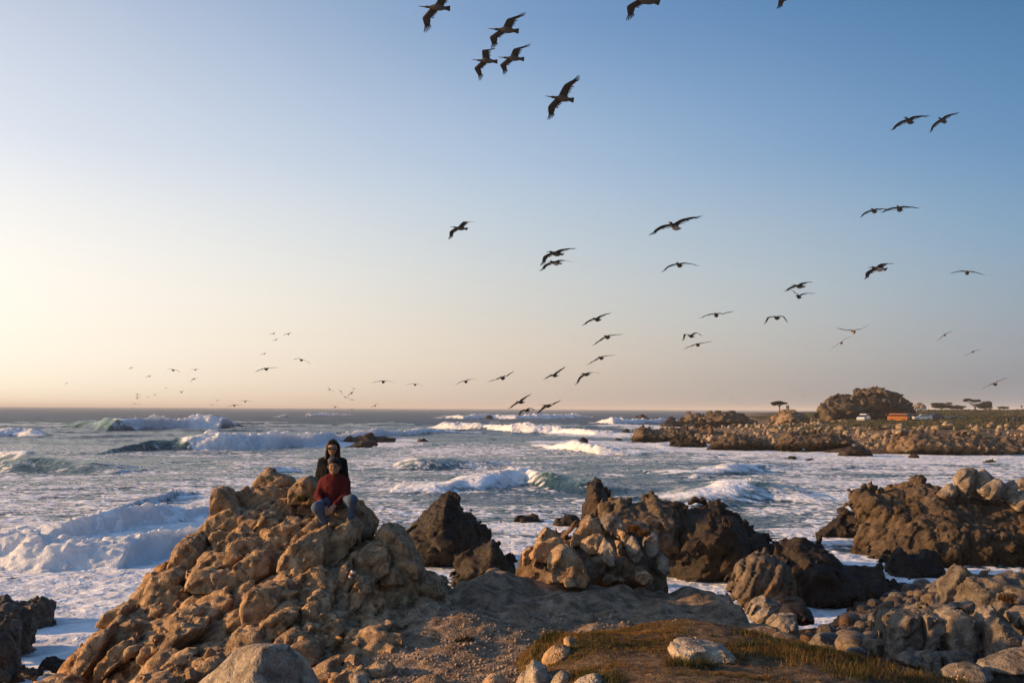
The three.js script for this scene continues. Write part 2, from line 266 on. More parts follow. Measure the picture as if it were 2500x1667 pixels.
function sea(x, z) {
  const r = Math.hypot(x, z), far = sstep(90, 230, r), wx = x + 3.5 * noise(x / 12, 0, z / 12), wz = z + 2.5 * noise(x / 12, 9, z / 12);
  // swell running to the shore, steeper at the crests, and wind chop
  const ph = wz * 0.985 + wx * 0.17, g1 = 0.5 + 0.5 * fbm(x / 34, 2.2, z / 20, 2), s1 = Math.sin(ph / (2.1 + 1.5 * far) + 2.2 * noise(x / 19, 3, z / 19)), s2 = Math.sin(ph / 4.6 - wx * 0.05 + 3 * noise(x / 30, 6, z / 24));
  const c1 = 1 - Math.abs(s1), crest = c1 * c1;
  let h = (0.12 + 0.24 * far) * g1 * (crest * 1.5 - 0.45) + (0.15 + 0.27 * far) * s2 * g1 + 0.12 * fbm(wx / 9, 1.3, wz / 4.5, 3);
  h += (0.10 + 0.14 * far) * (ridged(wx / 4.2, 4.1, wz / 2.0, 4) - 0.62);
  if (r < 300) h += 0.040 * noise(x / 0.95, 2, z / 0.6) + 0.018 * noise(x / 0.36, 7, z / 0.26);
  let foam = 0, cover = 0, airGlow = 0, face = 0; const push = 0;
  for (const b of breakers) {
    if (x < b.x0 || x > b.x1 || z > b.zn || z < b.zf) continue;
    const q = b.q; let i = 0; while (i < q.length - 2 && x > q[i + 1][0]) i++;
    const t0 = (x - q[i][0]) / (q[i + 1][0] - q[i][0]), t = t0 * t0 * (3 - 2 * t0), f = b.wf;
    const s = lerp(q[i][1], q[i + 1][1], t0) - z + f * (0.55 * noise(x / (f * 2.2), 3.3, f) + 0.25 * noise(x / (f * 0.7), 3.3, z / f));
    const A = lerp(q[i][2], q[i + 1][2], t) * (1 + 0.26 * noise(x / (f * 1.9), 8.8, z / (f * 3)) + 0.10 * noise(x / (f * 0.6), 1.8, z / (f * 0.5))), w0 = lerp(q[i][3], q[i + 1][3], t);
    if (s < -f * 0.9) continue;
    const rise = s < f ? Math.pow(sstep(-0.25 * f, f, s), 0.9) : Math.exp(-(((s - f) / b.wb) ** 2));
    const w = clamp(w0 + 0.7 * (rise - 0.72) * sstep(0.06, 0.25, w0)), hb = A * rise; h += hb - 0.10 * A * Math.exp(-(((s + 0.2 * f) / (0.5 * f)) ** 2));
    const body = s < f ? sstep(-0.55 * f, 0.15 * f, s) : Math.exp(-(s - f) / (b.wb * 0.8));
    airGlow = Math.max(airGlow, hb * 0.5); face = Math.max(face, sstep(0.25, 0.9, hb) * (1 - w0));  // green translucent glow painted on wave faces, stronger with wave height
    if (w > 0.02) {
      const k = 2.0 / f, rag = fbm(x * k, 3, z * k + 4, 4), m = sstep(0.05, 0.38, w * body * 1.1 + 0.75 * rag - 0.18);
      foam = Math.max(foam, m); h += 0.05 * A * m * body * rag;
      cover = Math.max(cover, w * 0.74 * (s > 0 ? Math.exp(-s / (b.wb * 2.2)) : 0.34 * Math.exp(s / f)));
    }
  }
  // old foam lying on the water: broad lanes broken into rafts, webs and streaks
  const px = (x / -z) * 2430, left = sstep(-250, -800, px), near = sstep(70, 36, r), mid = sstep(240, 120, r), lane = fbm(x / 26 + 3, 5, z / 13, 3) + 0.5 * fbm(wx / 9, 8, wz / 4, 2);
  let base = 0.03 + 0.40 * mid + 0.10 * near + 0.13 * left * sstep(110, 70, r) + 0.27 * left * sstep(37, 33, r) + 0.16 * Math.exp(-(((r - 155) / 34) ** 2)) * sstep(-420, -150, px) + 0.10 * sstep(450, 800, px) * mid;
  cover = Math.max(cover, base + 0.34 * lane * mid * (1 - 0.75 * left * sstep(37, 33, r)), shallows(x, z) * 0.8);
  const n = 0.5 + 0.72 * (0.6 * fbm(wx / 5.2, 3.1, wz / 1.8, 5, 0.62) + 0.4 * fbm(wx / 2.0, 7.7, wz / 0.45, 3));
  const v = r < 170 ? voronoi((x + 1.5 * noise(x / 1.7, 1, z / 1.7)) / 1.5, 0.5, (z + 1.5 * noise(x / 1.7, 5, z / 1.7)) / 0.85) : null, web = v ? sstep(0.34, 0.03, v.f2 - v.f1) : 0.3;
  const th = 1.02 - cover, raft = sstep(th - 0.045, th + 0.075, n + 0.16 * (web - 0.35));
  foam = Math.max(foam, raft * (1 - 0.85 * face) * (v ? 0.74 + 0.26 * web : 0.9));
  if (r > 130) { const wc = fbm(x / 16, 6.6, z / 8, 4); foam = Math.max(foam, sstep(0.36, 0.6, wc) * 0.7 * sstep(700, 200, r)); }   // white horses
  SEA.h = h + 0.025 * foam; SEA.z = push; SEA.foam = foam; SEA.airGlow = clamp(airGlow + 0.30 * cover * mid); return SEA;
}
function buildSea() {
  const az = [], rr = [], D = Math.PI / 180;
  for (let a = -62; a < -29; a += 1.5) az.push(a * D);
  for (let a = -29; a < 29; a += 58 / 500) az.push(a * D);
  for (let a = 29; a <= 62; a += 1.5) az.push(a * D);
  for (let r = 15; r < 14000;) { rr.push(r); r += Math.max(0.105, Math.min(r * r / 14580 * 1.4, r < 330 ? 0.05 + 0.0032 * r : r < 1600 ? 0.011 * r : 1e9)); }
  rr.push(14000);
  const nx = az.length, nz = rr.length, P = new Float32Array(nx * nz * 3), U = new Float32Array(nx * nz * 2), C = new Float32Array(nx * nz * 3), fo = new Float32Array(nx * nz);
  for (let j = 0; j < nz; j++) for (let i = 0; i < nx; i++) {
    const x = rr[j] * Math.sin(az[i]), z = -rr[j] * Math.cos(az[i]), s = sea(x, z), o = j * nx + i, f = s.foam, a = s.airGlow;
    P[o * 3] = x; P[o * 3 + 1] = s.h * sstep(9000, 3000, rr[j]); P[o * 3 + 2] = z + s.z; U[o * 2] = x / 5; U[o * 2 + 1] = z / 5; fo[o] = f;
    const r0 = lerp(0.007, 0.075, a), g0 = lerp(0.027, 0.155, a), b0 = lerp(0.050, 0.110, a);          // clear water to green: aeration plus painted glow of light through wave faces
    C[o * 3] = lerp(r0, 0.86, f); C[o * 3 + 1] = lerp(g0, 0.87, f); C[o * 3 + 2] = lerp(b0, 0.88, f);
  }
  const wet = [], white = [], off = [];
  for (let j = 0; j < nz - 1; j++) for (let i = 0; i < nx - 1; i++) { const o = j * nx + i, m = fo[o] + fo[o + 1] + fo[o + nx] + fo[o + nx + 1] > 1.3 ? white : rr[j] > 190 + 300 * (0.5 + fbm(P[o * 3] / 30, 4, P[o * 3 + 2] / 14, 3)) ? off : wet; m.push(o, o + 1, o + nx, o + 1, o + nx + 1, o + nx); }
  const g = new THREE.BufferGeometry(); g.setAttribute('position', new THREE.BufferAttribute(P, 3)); g.setAttribute('uv', new THREE.BufferAttribute(U, 2)); g.setAttribute('color', new THREE.BufferAttribute(C, 3));
  const I = new Uint32Array(wet.length + white.length + off.length); I.set(wet); I.set(white, wet.length); I.set(off, wet.length + white.length); g.setIndex(new THREE.BufferAttribute(I, 1)); g.addGroup(0, wet.length, 0); g.addGroup(wet.length, white.length, 1); g.addGroup(wet.length + white.length, off.length, 2); g.computeVertexNormals();
  const water = new THREE.MeshPhysicalMaterial({ vertexColors: true, roughness: 0.16, ior: 1.33, bumpMap: rippleBump, bumpScale: 0.3 });
  const foamM = new THREE.MeshPhysicalMaterial({ vertexColors: true, roughness: 0.9, specularIntensity: 0.3, bumpMap: rippleBump, bumpScale: 0.1 });
  const chop = new THREE.MeshPhysicalMaterial({ vertexColors: true, roughness: 0.42, ior: 1.33, bumpMap: rippleBump, bumpScale: 0.4 });      // wind-roughened open water
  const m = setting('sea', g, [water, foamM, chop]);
  stage('sea, ' + (I.length / 3 | 0) + ' triangles, ' + nx + ' x ' + nz); return m;
}
// the tumbling white water of each breaker, billowing
function buildWhitewater() {
  const foamM = new THREE.MeshPhysicalMaterial({ vertexColors: true, roughness: 0.98, specularIntensity: 0.2, transmission: 0.4, thickness: 0, bumpMap: rockBump, bumpScale: 0.1 });
  breakers.forEach((b, bi) => {
    const f = b.wf, lo = [1e9, -0.3, 1e9], hi = [-1e9, 0, -1e9]; let top = 0;
    for (let i = 0; i < b.q.length; i++) { const [x, z, A, w] = b.q[i], a = b.q[Math.max(0, i - 1)], c = b.q[Math.min(b.q.length - 1, i + 1)]; if (w < 0.25 && a[3] < 0.25 && c[3] < 0.25) continue; lo[0] = Math.min(lo[0], x); hi[0] = Math.max(hi[0], x); lo[2] = Math.min(lo[2], z - f * 2.6); hi[2] = Math.max(hi[2], z + f * 0.9); top = Math.max(top, A); }
    if (lo[0] >= hi[0]) return;
    lo[0] = Math.max(lo[0], lo[2] * 0.62); hi[1] = top * 1.55 + 0.7;
    const cell = clamp(f * 0.048, 0.075, 0.5), place = (x, z) => {
      const q = b.q; if (x <= b.x0 || x >= b.x1) return null; let i = 0; while (i < q.length - 2 && x > q[i + 1][0]) i++;
      const t = (x - q[i][0]) / (q[i + 1][0] - q[i][0]), s = lerp(q[i][1], q[i + 1][1], t) - z + f * 0.55 * noise(x / (f * 2.2), 3.3, f), A = lerp(q[i][2], q[i + 1][2], t), w = lerp(q[i][3], q[i + 1][3], t);
      const body = s < f ? sstep(-0.75 * f, 0.6 * f, s) : Math.exp(-(((s - f) / (f * 0.7)) ** 2)); return [A, clamp(w * body * 1.4 + 0.8 * fbm(x / f * 1.1, 7, z / f * 1.1, 4) - 0.45 * (1 - w) - 0.1)];
    };
    const nx = Math.ceil((hi[0] - lo[0]) / cell) + 2, H = new Map(), col = (x, z) => { const i = Math.round((x - lo[0]) / cell), j = Math.round((z - lo[2]) / cell), k = j * nx + i; let v = H.get(k); if (v === undefined) { const p = place(x, z), h = sea(x, z).h, m = p ? p[1] : 0; v = [h - 0.5 * (1 - sstep(0.1, 0.45, m)) - 0.05, m * (0.06 * f + 0.15 * (p ? p[0] : 0))]; H.set(k, v); } return v; };
    const fn = (x, y, z) => { const [h, a] = col(x, z), k = 1.5 / f; if (a < 0.02) return 1; return (y - h) * 0.62 - (a > 0.01 && y - h < a * 3 ? a * (0.6 * puff(x * k, y * k * 1.1, z * k, 3) + 0.4 * puff(x * k * 2.6, y * k * 2.6, z * k * 2.6, 2) - 0.1 + 0.9 * fbm(x * k * 0.5, 2, z * k * 0.5, 3)) : 0); };
    const g = netSurface(fn, lo, hi, cell); if (!g.index.count) return;
    const out = dress(g, (x, y, z, nx2, ny, nz, c) => { const n = fbm(x / f * 2, y / f * 2, z / f * 2, 3) * 0.05; c[0] = 0.90 + n; c[1] = 0.91 + n; c[2] = 0.92 + n; }, f * 0.8, 0, (x, y, z) => { const [h, a] = col(x, z); return a > 0.02 && y > h - 0.1; });
    const m = setting('whitewater', out, foamM, 'stuff'); m.name = numbered('whitewater'); m.userData.label = 'white churning foam of a breaking wave'; m.userData.category = 'foam'; b.white = m;
  });
  stage('whitewater');
}
// drops thrown up along the breaking crests
function buildSpray() {
  const r = rngOf(99), M = new THREE.Matrix4(), list = [];
  for (const b of breakers) {
    const len = b.x1 - b.x0, N = Math.min(900, len * 26 / b.wf);
    for (let k = 0; k < N; k++) {
      const x = b.x0 + len * r(), q = b.q; let i = 0; while (i < q.length - 2 && x > q[i + 1][0]) i++;
      const t = (x - q[i][0]) / (q[i + 1][0] - q[i][0]), A = lerp(q[i][2], q[i + 1][2], t), w = lerp(q[i][3], q[i + 1][3], t); if (r() > w * A * 0.8 || A < 0.4) continue;
      const clump = sstep(-0.1, 0.5, noise(x / b.wf, 5, 7)), z = lerp(q[i][1], q[i + 1][1], t) - b.wf * (0.5 + 0.9 * r()), s = sea(x, z), up = Math.pow(r(), 2.2) * A * 0.42 * (0.3 + clump), e = (0.012 + 0.03 * r()) * (0.6 + b.wf * 0.28);
      M.makeScale(e * (1 + r()), e, e); M.setPosition(x, s.h + up, z + s.z); list.push(M.clone());
    }
  }
  const m = new THREE.InstancedMesh(new THREE.IcosahedronGeometry(1, 0), new THREE.MeshPhysicalMaterial({ color: new THREE.Color().setRGB(0.82, 0.83, 0.84), roughness: 0.6, transmission: 0.3, thickness: 0 }), list.length);
  list.forEach((a, i) => m.setMatrixAt(i, a)); m.name = 'sea_spray'; m.userData = { kind: 'stuff', label: 'white spray drops thrown up along the breaking wave crests', category: 'spray' }; m.castShadow = true; scene.add(m); stage('spray ' + list.length);
}

// ---------------------------------------------------------------- rock
const granite = new THREE.MeshPhysicalMaterial({ vertexColors: true, map: grainMap, roughness: 0.92, specularIntensity: 0.35, bumpMap: rockBump, bumpScale: 0.055 });
const wetRock = new THREE.MeshPhysicalMaterial({ vertexColors: true, map: grainMap, roughness: 0.62, specularIntensity: 0.4, bumpMap: rockBump, bumpScale: 0.07 });
// jointed and weathered relief: lumps parted by cracks, drawn out along a dip; returns metres to take away from the distance
const cellTop = (h, x, y, z, o) => o.step * ((h >>> 18 & 255) / 255 - 0.5) + o.tilt * (((h & 63) / 31.5 - 1) * x + ((h >>> 6 & 63) / 31.5 - 1) * y + ((h >>> 12 & 63) / 31.5 - 1) * z);
function relief(x, y, z, o) {
  const L = o.lump, n0 = noise(x / L * 0.6, y / L * 0.6, z / L * 0.6 + o.seed), n1 = noise(x / L * 0.6 + 9, y / L * 0.6, z / L * 0.6 + o.seed), wx = x + o.warp * L * n0, wy = y + o.warp * L * n1;
  const u = o.ca * wx + o.sa * wy, v = -o.sa * wx + o.ca * wy, uu = o.cb * u + o.sb * z, zz = -o.sb * u + o.cb * z;      // u runs along the beds
  let d = 0, l = L;
  for (let k = 0; k < o.levels; k++) {
    const a = voronoi(uu / (l * o.long) + o.seed + k * 31, v / l + k * 7, zz / (l * 1.1) + o.seed, 0.7), g = a.f2 - a.f1, w = 0.5 * Math.exp(-g / o.edge);
    const t1 = cellTop(a.id, a.x, a.y, a.z, o), t2 = w > 0.01 ? cellTop(a.id2, a.x2, a.y2, a.z2, o) : 0;
    d += l * (t1 * (1 - w) + t2 * w + o.bulge * (0.5 - a.f1) - o.crack * Math.exp(-g / 0.03));
    l *= 0.4;
  }
  if (o.bed) { const b = o.bed, t = (b[0] * x + b[1] * y + b[2] * z) / b[3] + 0.35 * n0 + 0.5 * noise(x / b[3] * 0.3, y / b[3] * 0.3, 9), q = Math.abs(t - Math.round(t)), st = (hsh(Math.floor(t + 0.5 * (t < 0)), 3, 7) & 255) / 255; d += b[4] * (0.35 * (st - 0.5) - Math.exp(-q / 0.09)); }
  return d + o.rough * (fbm(x / L * 2.7, y / L * 2.7, z / L * 2.7 + o.seed, 5, 0.66) + 0.6 * (ridged(uu / L * 2.2, v / L * 3.4, zz / L * 3 + o.seed, 3) - 0.62));
}
const rockOpts = (o) => { o = Object.assign({ seed: 1, lump: 0.5, long: 1.7, bulge: 0.15, tilt: 0.3, crack: 0.12, step: 0.5, edge: 0.03, warp: 0.16, levels: 2, rough: 0.05, dip: 50, turn: 30 }, o); const q = Math.PI / 180; o.ca = Math.cos(o.dip * q); o.sa = Math.sin(o.dip * q); o.cb = Math.cos(o.turn * q); o.sb = Math.sin(o.turn * q); return o; };
// an angular block: flat joint faces round an ellipsoid, edges rounded
function blockField(c, size, seed, turn = [0, 0, 0], faces = 13, soft = 0.09, extra = []) {
  const r = rngOf(seed * 7919 + 13), q = new THREE.Quaternion().setFromEuler(new THREE.Euler(...turn)), pl = [], k = soft * Math.min(...size);
  const add = (n, s) => { const a = Math.hypot(n.x * size[0], n.y * size[1], n.z * size[2]) * 0.5 * s; n.applyQuaternion(q); pl.push([n.x, n.y, n.z, a]); };
  for (let i = 0; i < faces; i++) { const zz = 1 - 2 * (i + 0.5) / faces, a = i * 2.39996 + r() * 1.1, m = Math.sqrt(1 - zz * zz); add(V3(Math.cos(a) * m + (r() - 0.5) * 0.5, zz + (r() - 0.5) * 0.5, Math.sin(a) * m + (r() - 0.5) * 0.5).normalize(), 0.74 + 0.28 * r()); }
  for (const [nx, ny, nz, s] of extra) { const n = V3(nx, ny, nz).normalize(); pl.push([n.x, n.y, n.z, s]); }
  return (x, y, z) => { x -= c.x; y -= c.y; z -= c.z; let m = -1e9, s = 0; const n = pl.length; for (let i = 0; i < n; i++) { const p = pl[i], d = p[0] * x + p[1] * y + p[2] * z - p[3]; if (d > m) m = d; } for (let i = 0; i < n; i++) { const p = pl[i], d = p[0] * x + p[1] * y + p[2] * z - p[3] - m; if (d > -6 * k) s += Math.exp(d / k); } return m + k * Math.log(s) - k * 0.6; };
}
function meshRock(base, lo, hi, cell, o, color, uvs, keep) {
  const band = o.lump * (o.bulge * 0.4 + o.tilt * 0.35 + o.crack * 0.5 + o.step * 0.5) * 1.0 + o.rough * 0.5;
  const g = netSurface((x, y, z) => base(x, y, z) - relief(x, y, z, o), lo, hi, cell, base, band);
  return dress(largest(g), color, uvs, o.seed * 0.37, keep);
}
// drop the loose crumbs that the relief cuts off a mass
function largest(g) {
  const ix = g.index.array, n = g.attributes.position.count, up = new Int32Array(n).map((_, i) => i), find = (a) => { while (up[a] !== a) { up[a] = up[up[a]]; a = up[a]; } return a; };
  for (let t = 0; t < ix.length; t += 3) { const a = find(ix[t]), b = find(ix[t + 1]), c = find(ix[t + 2]); up[b] = a; up[c] = a; }
  const size = new Map(); for (let i = 0; i < n; i++) { const r = find(i); size.set(r, (size.get(r) || 0) + 1); }
  let best = 0; for (const v of size.values()) best = Math.max(best, v);
  const out = []; for (let t = 0; t < ix.length; t += 3) if (size.get(find(ix[t])) > best * 0.12) out.push(ix[t], ix[t + 1], ix[t + 2]);
  g.setIndex(out); return g;
}
// colours of stone, linear: tan granite with iron stains, grey granite, dark shore rock with weed below a ragged line
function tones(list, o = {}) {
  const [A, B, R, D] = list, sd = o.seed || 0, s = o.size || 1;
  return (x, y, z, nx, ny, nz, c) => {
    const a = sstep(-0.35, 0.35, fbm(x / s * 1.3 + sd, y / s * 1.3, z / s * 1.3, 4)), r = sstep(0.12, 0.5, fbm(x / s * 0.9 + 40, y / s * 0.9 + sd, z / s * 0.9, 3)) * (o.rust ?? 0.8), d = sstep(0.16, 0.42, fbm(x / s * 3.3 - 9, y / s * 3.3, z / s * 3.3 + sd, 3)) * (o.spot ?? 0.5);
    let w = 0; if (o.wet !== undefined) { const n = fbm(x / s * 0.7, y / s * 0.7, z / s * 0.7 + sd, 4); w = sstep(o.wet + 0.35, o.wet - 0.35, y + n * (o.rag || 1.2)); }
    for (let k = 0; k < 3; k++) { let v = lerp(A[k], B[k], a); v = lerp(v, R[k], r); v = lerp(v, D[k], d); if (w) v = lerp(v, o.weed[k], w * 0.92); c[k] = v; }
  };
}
const TAN = [[0.38, 0.25, 0.15], [0.50, 0.34, 0.20], [0.50, 0.25, 0.085], [0.24, 0.165, 0.11]];
const GREY = [[0.26, 0.215, 0.175], [0.36, 0.30, 0.24], [0.30, 0.20, 0.12], [0.16, 0.135, 0.115]];
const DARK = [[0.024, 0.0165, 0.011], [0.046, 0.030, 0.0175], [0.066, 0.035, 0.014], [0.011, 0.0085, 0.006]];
const MIXED = [[0.115, 0.084, 0.056], [0.185, 0.135, 0.09], [0.17, 0.095, 0.042], [0.055, 0.040, 0.029]];
const WEED = [0.026, 0.018, 0.011];

// a rock mass from its traced outline: the outline stands across the scene at distance d, the mass swells to half-depth T behind and before it, R px-metres in from the edge
function swell(poly, d, T, R, lean = 0, power = 0.55, below = -0.7) {
  const q = poly.map(([x, y]) => at(x, y, d)), n = q.length; let x0 = 1e9, x1 = -1e9, y0 = 1e9, y1 = -1e9;
  for (const v of q) { x0 = Math.min(x0, v.x); x1 = Math.max(x1, v.x); y0 = Math.min(y0, v.y); y1 = Math.max(y1, v.y); }
  const sd = (x, y) => {
    let m = 1e9, inn = false;
    for (let i = 0, j = n - 1; i < n; j = i++) {
      const a = q[i], b = q[j], ex = b.x - a.x, ey = b.y - a.y, wx = x - a.x, wy = y - a.y, t = clamp((wx * ex + wy * ey) / (ex * ex + ey * ey)), dx = wx - ex * t, dy = wy - ey * t, e = dx * dx + dy * dy;
      if (e < m) m = e;
      if (a.y > y !== b.y > y && x < (b.x - a.x) * (y - a.y) / (b.y - a.y) + a.x) inn = !inn;
    }
    return inn ? -Math.sqrt(m) : Math.sqrt(m);
  };
  const st = Math.max(0.02, Math.max(x1 - x0, y1 - y0) / 90), pad = R * 0.9 + 0.3, sg = gridOf(sd, x0 - pad, x1 + pad, y0 - pad, y1 + pad, st), zc = -d;
  const f = (x, y, z) => {
    if (x < x0 - pad || x > x1 + pad || y < y0 - pad || y > y1 + pad) return Math.max(x0 - x, x - x1, y0 - y, y - y1, 0.05) * 0.8;
    const s = sg(x, y), dz = Math.abs(z - zc + lean * (y - y0));
    if (s > 0) return Math.max(s, dz - 0.12 * T) * 0.8;
    return Math.max(s, (dz - T * (0.12 + 0.88 * Math.pow(Math.min(1, -s / R), power))) * 0.62);
  };
  const e = 0.28, lz = lean * (y1 - y0);
  f.lo = [x0 - e, y0 - e, zc - T - e - Math.max(0, lz)]; f.hi = [x1 + e, y1 + e, zc + T + e - Math.min(0, lz)];
  return f;
}
// a jointed block from its outline: a prism of half-depth T, its front cut by three joint faces
function slabBlock(poly, d, T, seed, lean = 0.2, soft = 0.03, faces) {
  const p = swell(poly, d, T, 0.02, 0, 0.01), r = rngOf(seed * 911 + 5), [cx, cy] = mid(poly), c = at(cx, cy, d), [w, h] = span(poly), hx = w * d / F / 2, hy = h * d / F / 2, pl = [];
  const J = () => (r() - 0.5) * (faces ? 0.05 : 0.5);
  for (const [a, b, e, k] of faces || [[-0.8, 0.3, 0.5, 0.62], [0.6, 0.25, 0.75, 0.66], [0.1, 0.75, 0.6, 0.68], [-0.2, -0.3, 0.9, 0.8], [-0.5, 0.75, 0.1, 0.78], [0.65, 0.7, 0.1, 0.8]]) { const n = V3(a + J(), b + J(), e + J() * 0.6).normalize(); pl.push([n.x, n.y, n.z, (Math.abs(n.x) * hx + Math.abs(n.y) * hy + Math.abs(n.z) * T) * (k + 0.16 * r())]); }
  const f = (x, y, z) => { const zz = z + lean * (y - c.y), b = p(x, y, zz); let m = b; for (const q of pl) { const e = q[0] * (x - c.x) + q[1] * (y - c.y) + q[2] * (zz - c.z) - q[3]; const g = Math.max(soft - Math.abs(m - e), 0) / soft; m = Math.max(m, e) + g * g * soft * 0.25; } return m; };
  f.lo = [p.lo[0], p.lo[1], p.lo[2] - lean * hy - 0.1]; f.hi = [p.hi[0], p.hi[1], p.hi[2] + lean * hy + 0.1]; return f;
}
const join = (fs, k = 0.08) => {
  const f = (x, y, z) => { let m = fs[0](x, y, z); for (let i = 1; i < fs.length; i++) { const b = fs[i](x, y, z), h = Math.max(k - Math.abs(m - b), 0) / k; m = Math.min(m, b) - h * h * k * 0.25; } return m; };
  f.lo = [0, 1, 2].map((k) => Math.min(...fs.map((g) => g.lo[k]))); f.hi = [0, 1, 2].map((k) => Math.max(...fs.map((g) => g.hi[k]))); return f;
};
// where a sight line meets a height field
function meet(px, py, h, d0, d1) { for (let d = d0; d < d1; d += 0.05) { const p = at(px, py, d); if (p.y < h(p.x, p.z)) return d; } return d1; }
const mid = (poly) => { let x = 0, y = 0; for (const p of poly) { x += p[0]; y += p[1]; } return [x / poly.length, y / poly.length]; };
const span = (poly) => { let a = 1e9, b = -1e9, c = 1e9, d = -1e9; for (const [x, y] of poly) { a = Math.min(a, x); b = Math.max(b, x); c = Math.min(c, y); d = Math.max(d, y); } return [b - a, d - c]; };
const outline = (s, x0, y0, k) => s.trim().split(/\s+/).map((w) => { const [a, b] = w.split(',').map(Number); return [x0 + a * k, y0 + b * k]; });

// ---------------------------------------------------------------- the near shore: gully floor, turf, beach
const P = (px, py, d) => at(px, py, d), G = (x, y, z) => V3(x, y, z);
// floor of the gully between the outcrops: coarse sand over bedrock
const floorH0 = sheet([
  P(560, 1700, 10.2), P(800, 1667, 10.5), P(1000, 1667, 10.5), P(1250, 1667, 10.4), P(1100, 1590, 11.6), P(1280, 1560, 12.2), P(900, 1560, 12.2), P(1000, 1480, 13.2), P(1130, 1480, 13.8), P(1060, 1415, 15.2), P(1180, 1400, 16), P(1270, 1420, 16.2),
  P(1300, 1480, 14.4), P(1450, 1500, 14), P(1450, 1560, 12.4), P(1400, 1440, 16.2), P(1520, 1440, 16.5), P(1600, 1490, 15.2), P(1640, 1505, 14.4), P(1560, 1530, 13.2),
  G(0, 3.3, -9), G(-3, 3.2, -9), G(-3, 3.7, -5), G(2, 3.9, -5), G(0, 4.2, -2), G(-6, 3.0, -9), G(-6, 3.6, -3), G(6, 4.2, -2), G(6, 3.6, -8), G(9, 3.3, -6), G(9, 4.0, -1), G(-5, 3.2, -13), G(-3.5, 3.3, -15),
], 0.01);
const rim = (x, z) => { // how far outside the bench, metres
  const right = Math.max(0, (x - 3.5 - 0.3 * noise(z, 3, 1)) * sstep(-8.5, -10, z)), back = -(z + 16.6 + 0.35 * noise(x / 1.5, 2, 4) + (x > 1.5 ? 0.15 * (x - 1.5) : 0)), left = -6.2 - x;
  return Math.max(back, right, left, 0);
};
const floorH = (x, z) => {
  const e = rim(x, z), h = floorH0(x, z) - Math.min(4.5, e * 2.2) - 0.9 * sstep(-1.3, -2.6, x + 0.25 * (z + 12)) * sstep(-8, -9.5, z);
  const rocky = sstep(-10.4, -13.2, z + 0.7 * noise(x, 1, z) - 0.25 * x), v = voronoi(x / 0.62 + 3, 0.5, z / 0.5, 0.9);
  return h + rocky * (0.16 * (0.5 - v.f1) + 0.22 * fbm(x / 0.9, 4, z / 0.75, 3) + 0.10 * (ridged(x / 0.7, 8, z / 0.5, 3) - 0.6)) + 0.022 * noise(x / 0.16, 3, z / 0.16) + 0.012 * noise(x / 0.06, 3, z / 0.06) + 0.035 * noise(x / 0.5, 7, z / 0.5);
};
const sandy = new THREE.MeshPhysicalMaterial({ vertexColors: true, map: grainMap, roughness: 0.97, specularIntensity: 0.25, bumpMap: rockBump, bumpScale: 0.05 });
const floorG = gridOf(floorH, -8, 11, -20, 1, 0.04);
function buildFloor() {
  const col = (x, y, z, c) => { const a = sstep(-0.3, 0.4, fbm(x / 0.8, 2, z / 0.8, 4)), g = sstep(0.1, 0.5, fbm(x / 0.22, 5, z / 0.22, 3)); for (let k = 0; k < 3; k++) c[k] = lerp(lerp([0.27, 0.19, 0.13][k], [0.39, 0.275, 0.185][k], a), [0.43, 0.32, 0.225][k], g * 0.6); };
  setting('sandy_gully_ground', field(floorG, -7.4, 4.4, -19.6, -8, 0.05, col, 0.9, (x, y) => y > -0.6), sandy);
  setting('bluff_ground', field((x, z) => floorG(x, z) - 0.01, -7.4, 10.4, -8, 0.9, 0.2, col, 0.9), sandy);
}
// turf mound over the foreground
const turfH0 = sheet([
  P(1315, 1600, 10.2), P(1330, 1545, 10.9), P(1400, 1551, 11), P(1500, 1546, 11.2), P(1600, 1524, 11.4), P(1660, 1509, 11.5), P(1760, 1521, 11.5), P(1850, 1546, 11.3), P(1950, 1563, 11), P(2050, 1590, 10.5), P(2150, 1622, 10), P(2260, 1655, 9.5),
  P(1380, 1620, 9.4), P(1420, 1667, 8.5), P(1600, 1590, 9.6), P(1600, 1667, 8.0), P(1800, 1600, 9.5), P(1800, 1667, 8.0), P(2000, 1640, 8.8), P(2050, 1700, 7.8), P(2350, 1700, 8.6),
  G(0.6, 3.0, -13), G(2, 2.7, -13.4), G(3.4, 2.4, -13.6), G(5, 1.9, -14), G(6.5, 1.5, -14.5), G(0, 3.0, -10.6), G(-0.1, 3.3, -8.4), G(1, 4.1, -5), G(4, 4.2, -5), G(0, 4.2, -2), G(7, 3.9, -4), G(4, 4.4, -1), G(9, 3.2, -8), G(9, 2.0, -12), G(10.5, 3.8, -2),
], 0.01);
const turfH = (x, z) => turfH0(x, z) + 0.06 * fbm(x / 0.7, 3, z / 0.7, 4) + 0.018 * noise(x / 0.11, 1, z / 0.11) - 0.02;
const turfG = gridOf(turfH, -0.8, 11, -16, 1, 0.05);
const bare = (x, z) => sstep(0.02, 0.3, fbm(x / 1.6 + 2, 4, z / 0.8, 4) + 0.42 * Math.exp(-(((z + 8.6 + 0.25 * (x - 1.5)) / 0.8) ** 2)) + 0.10);   // trodden earth
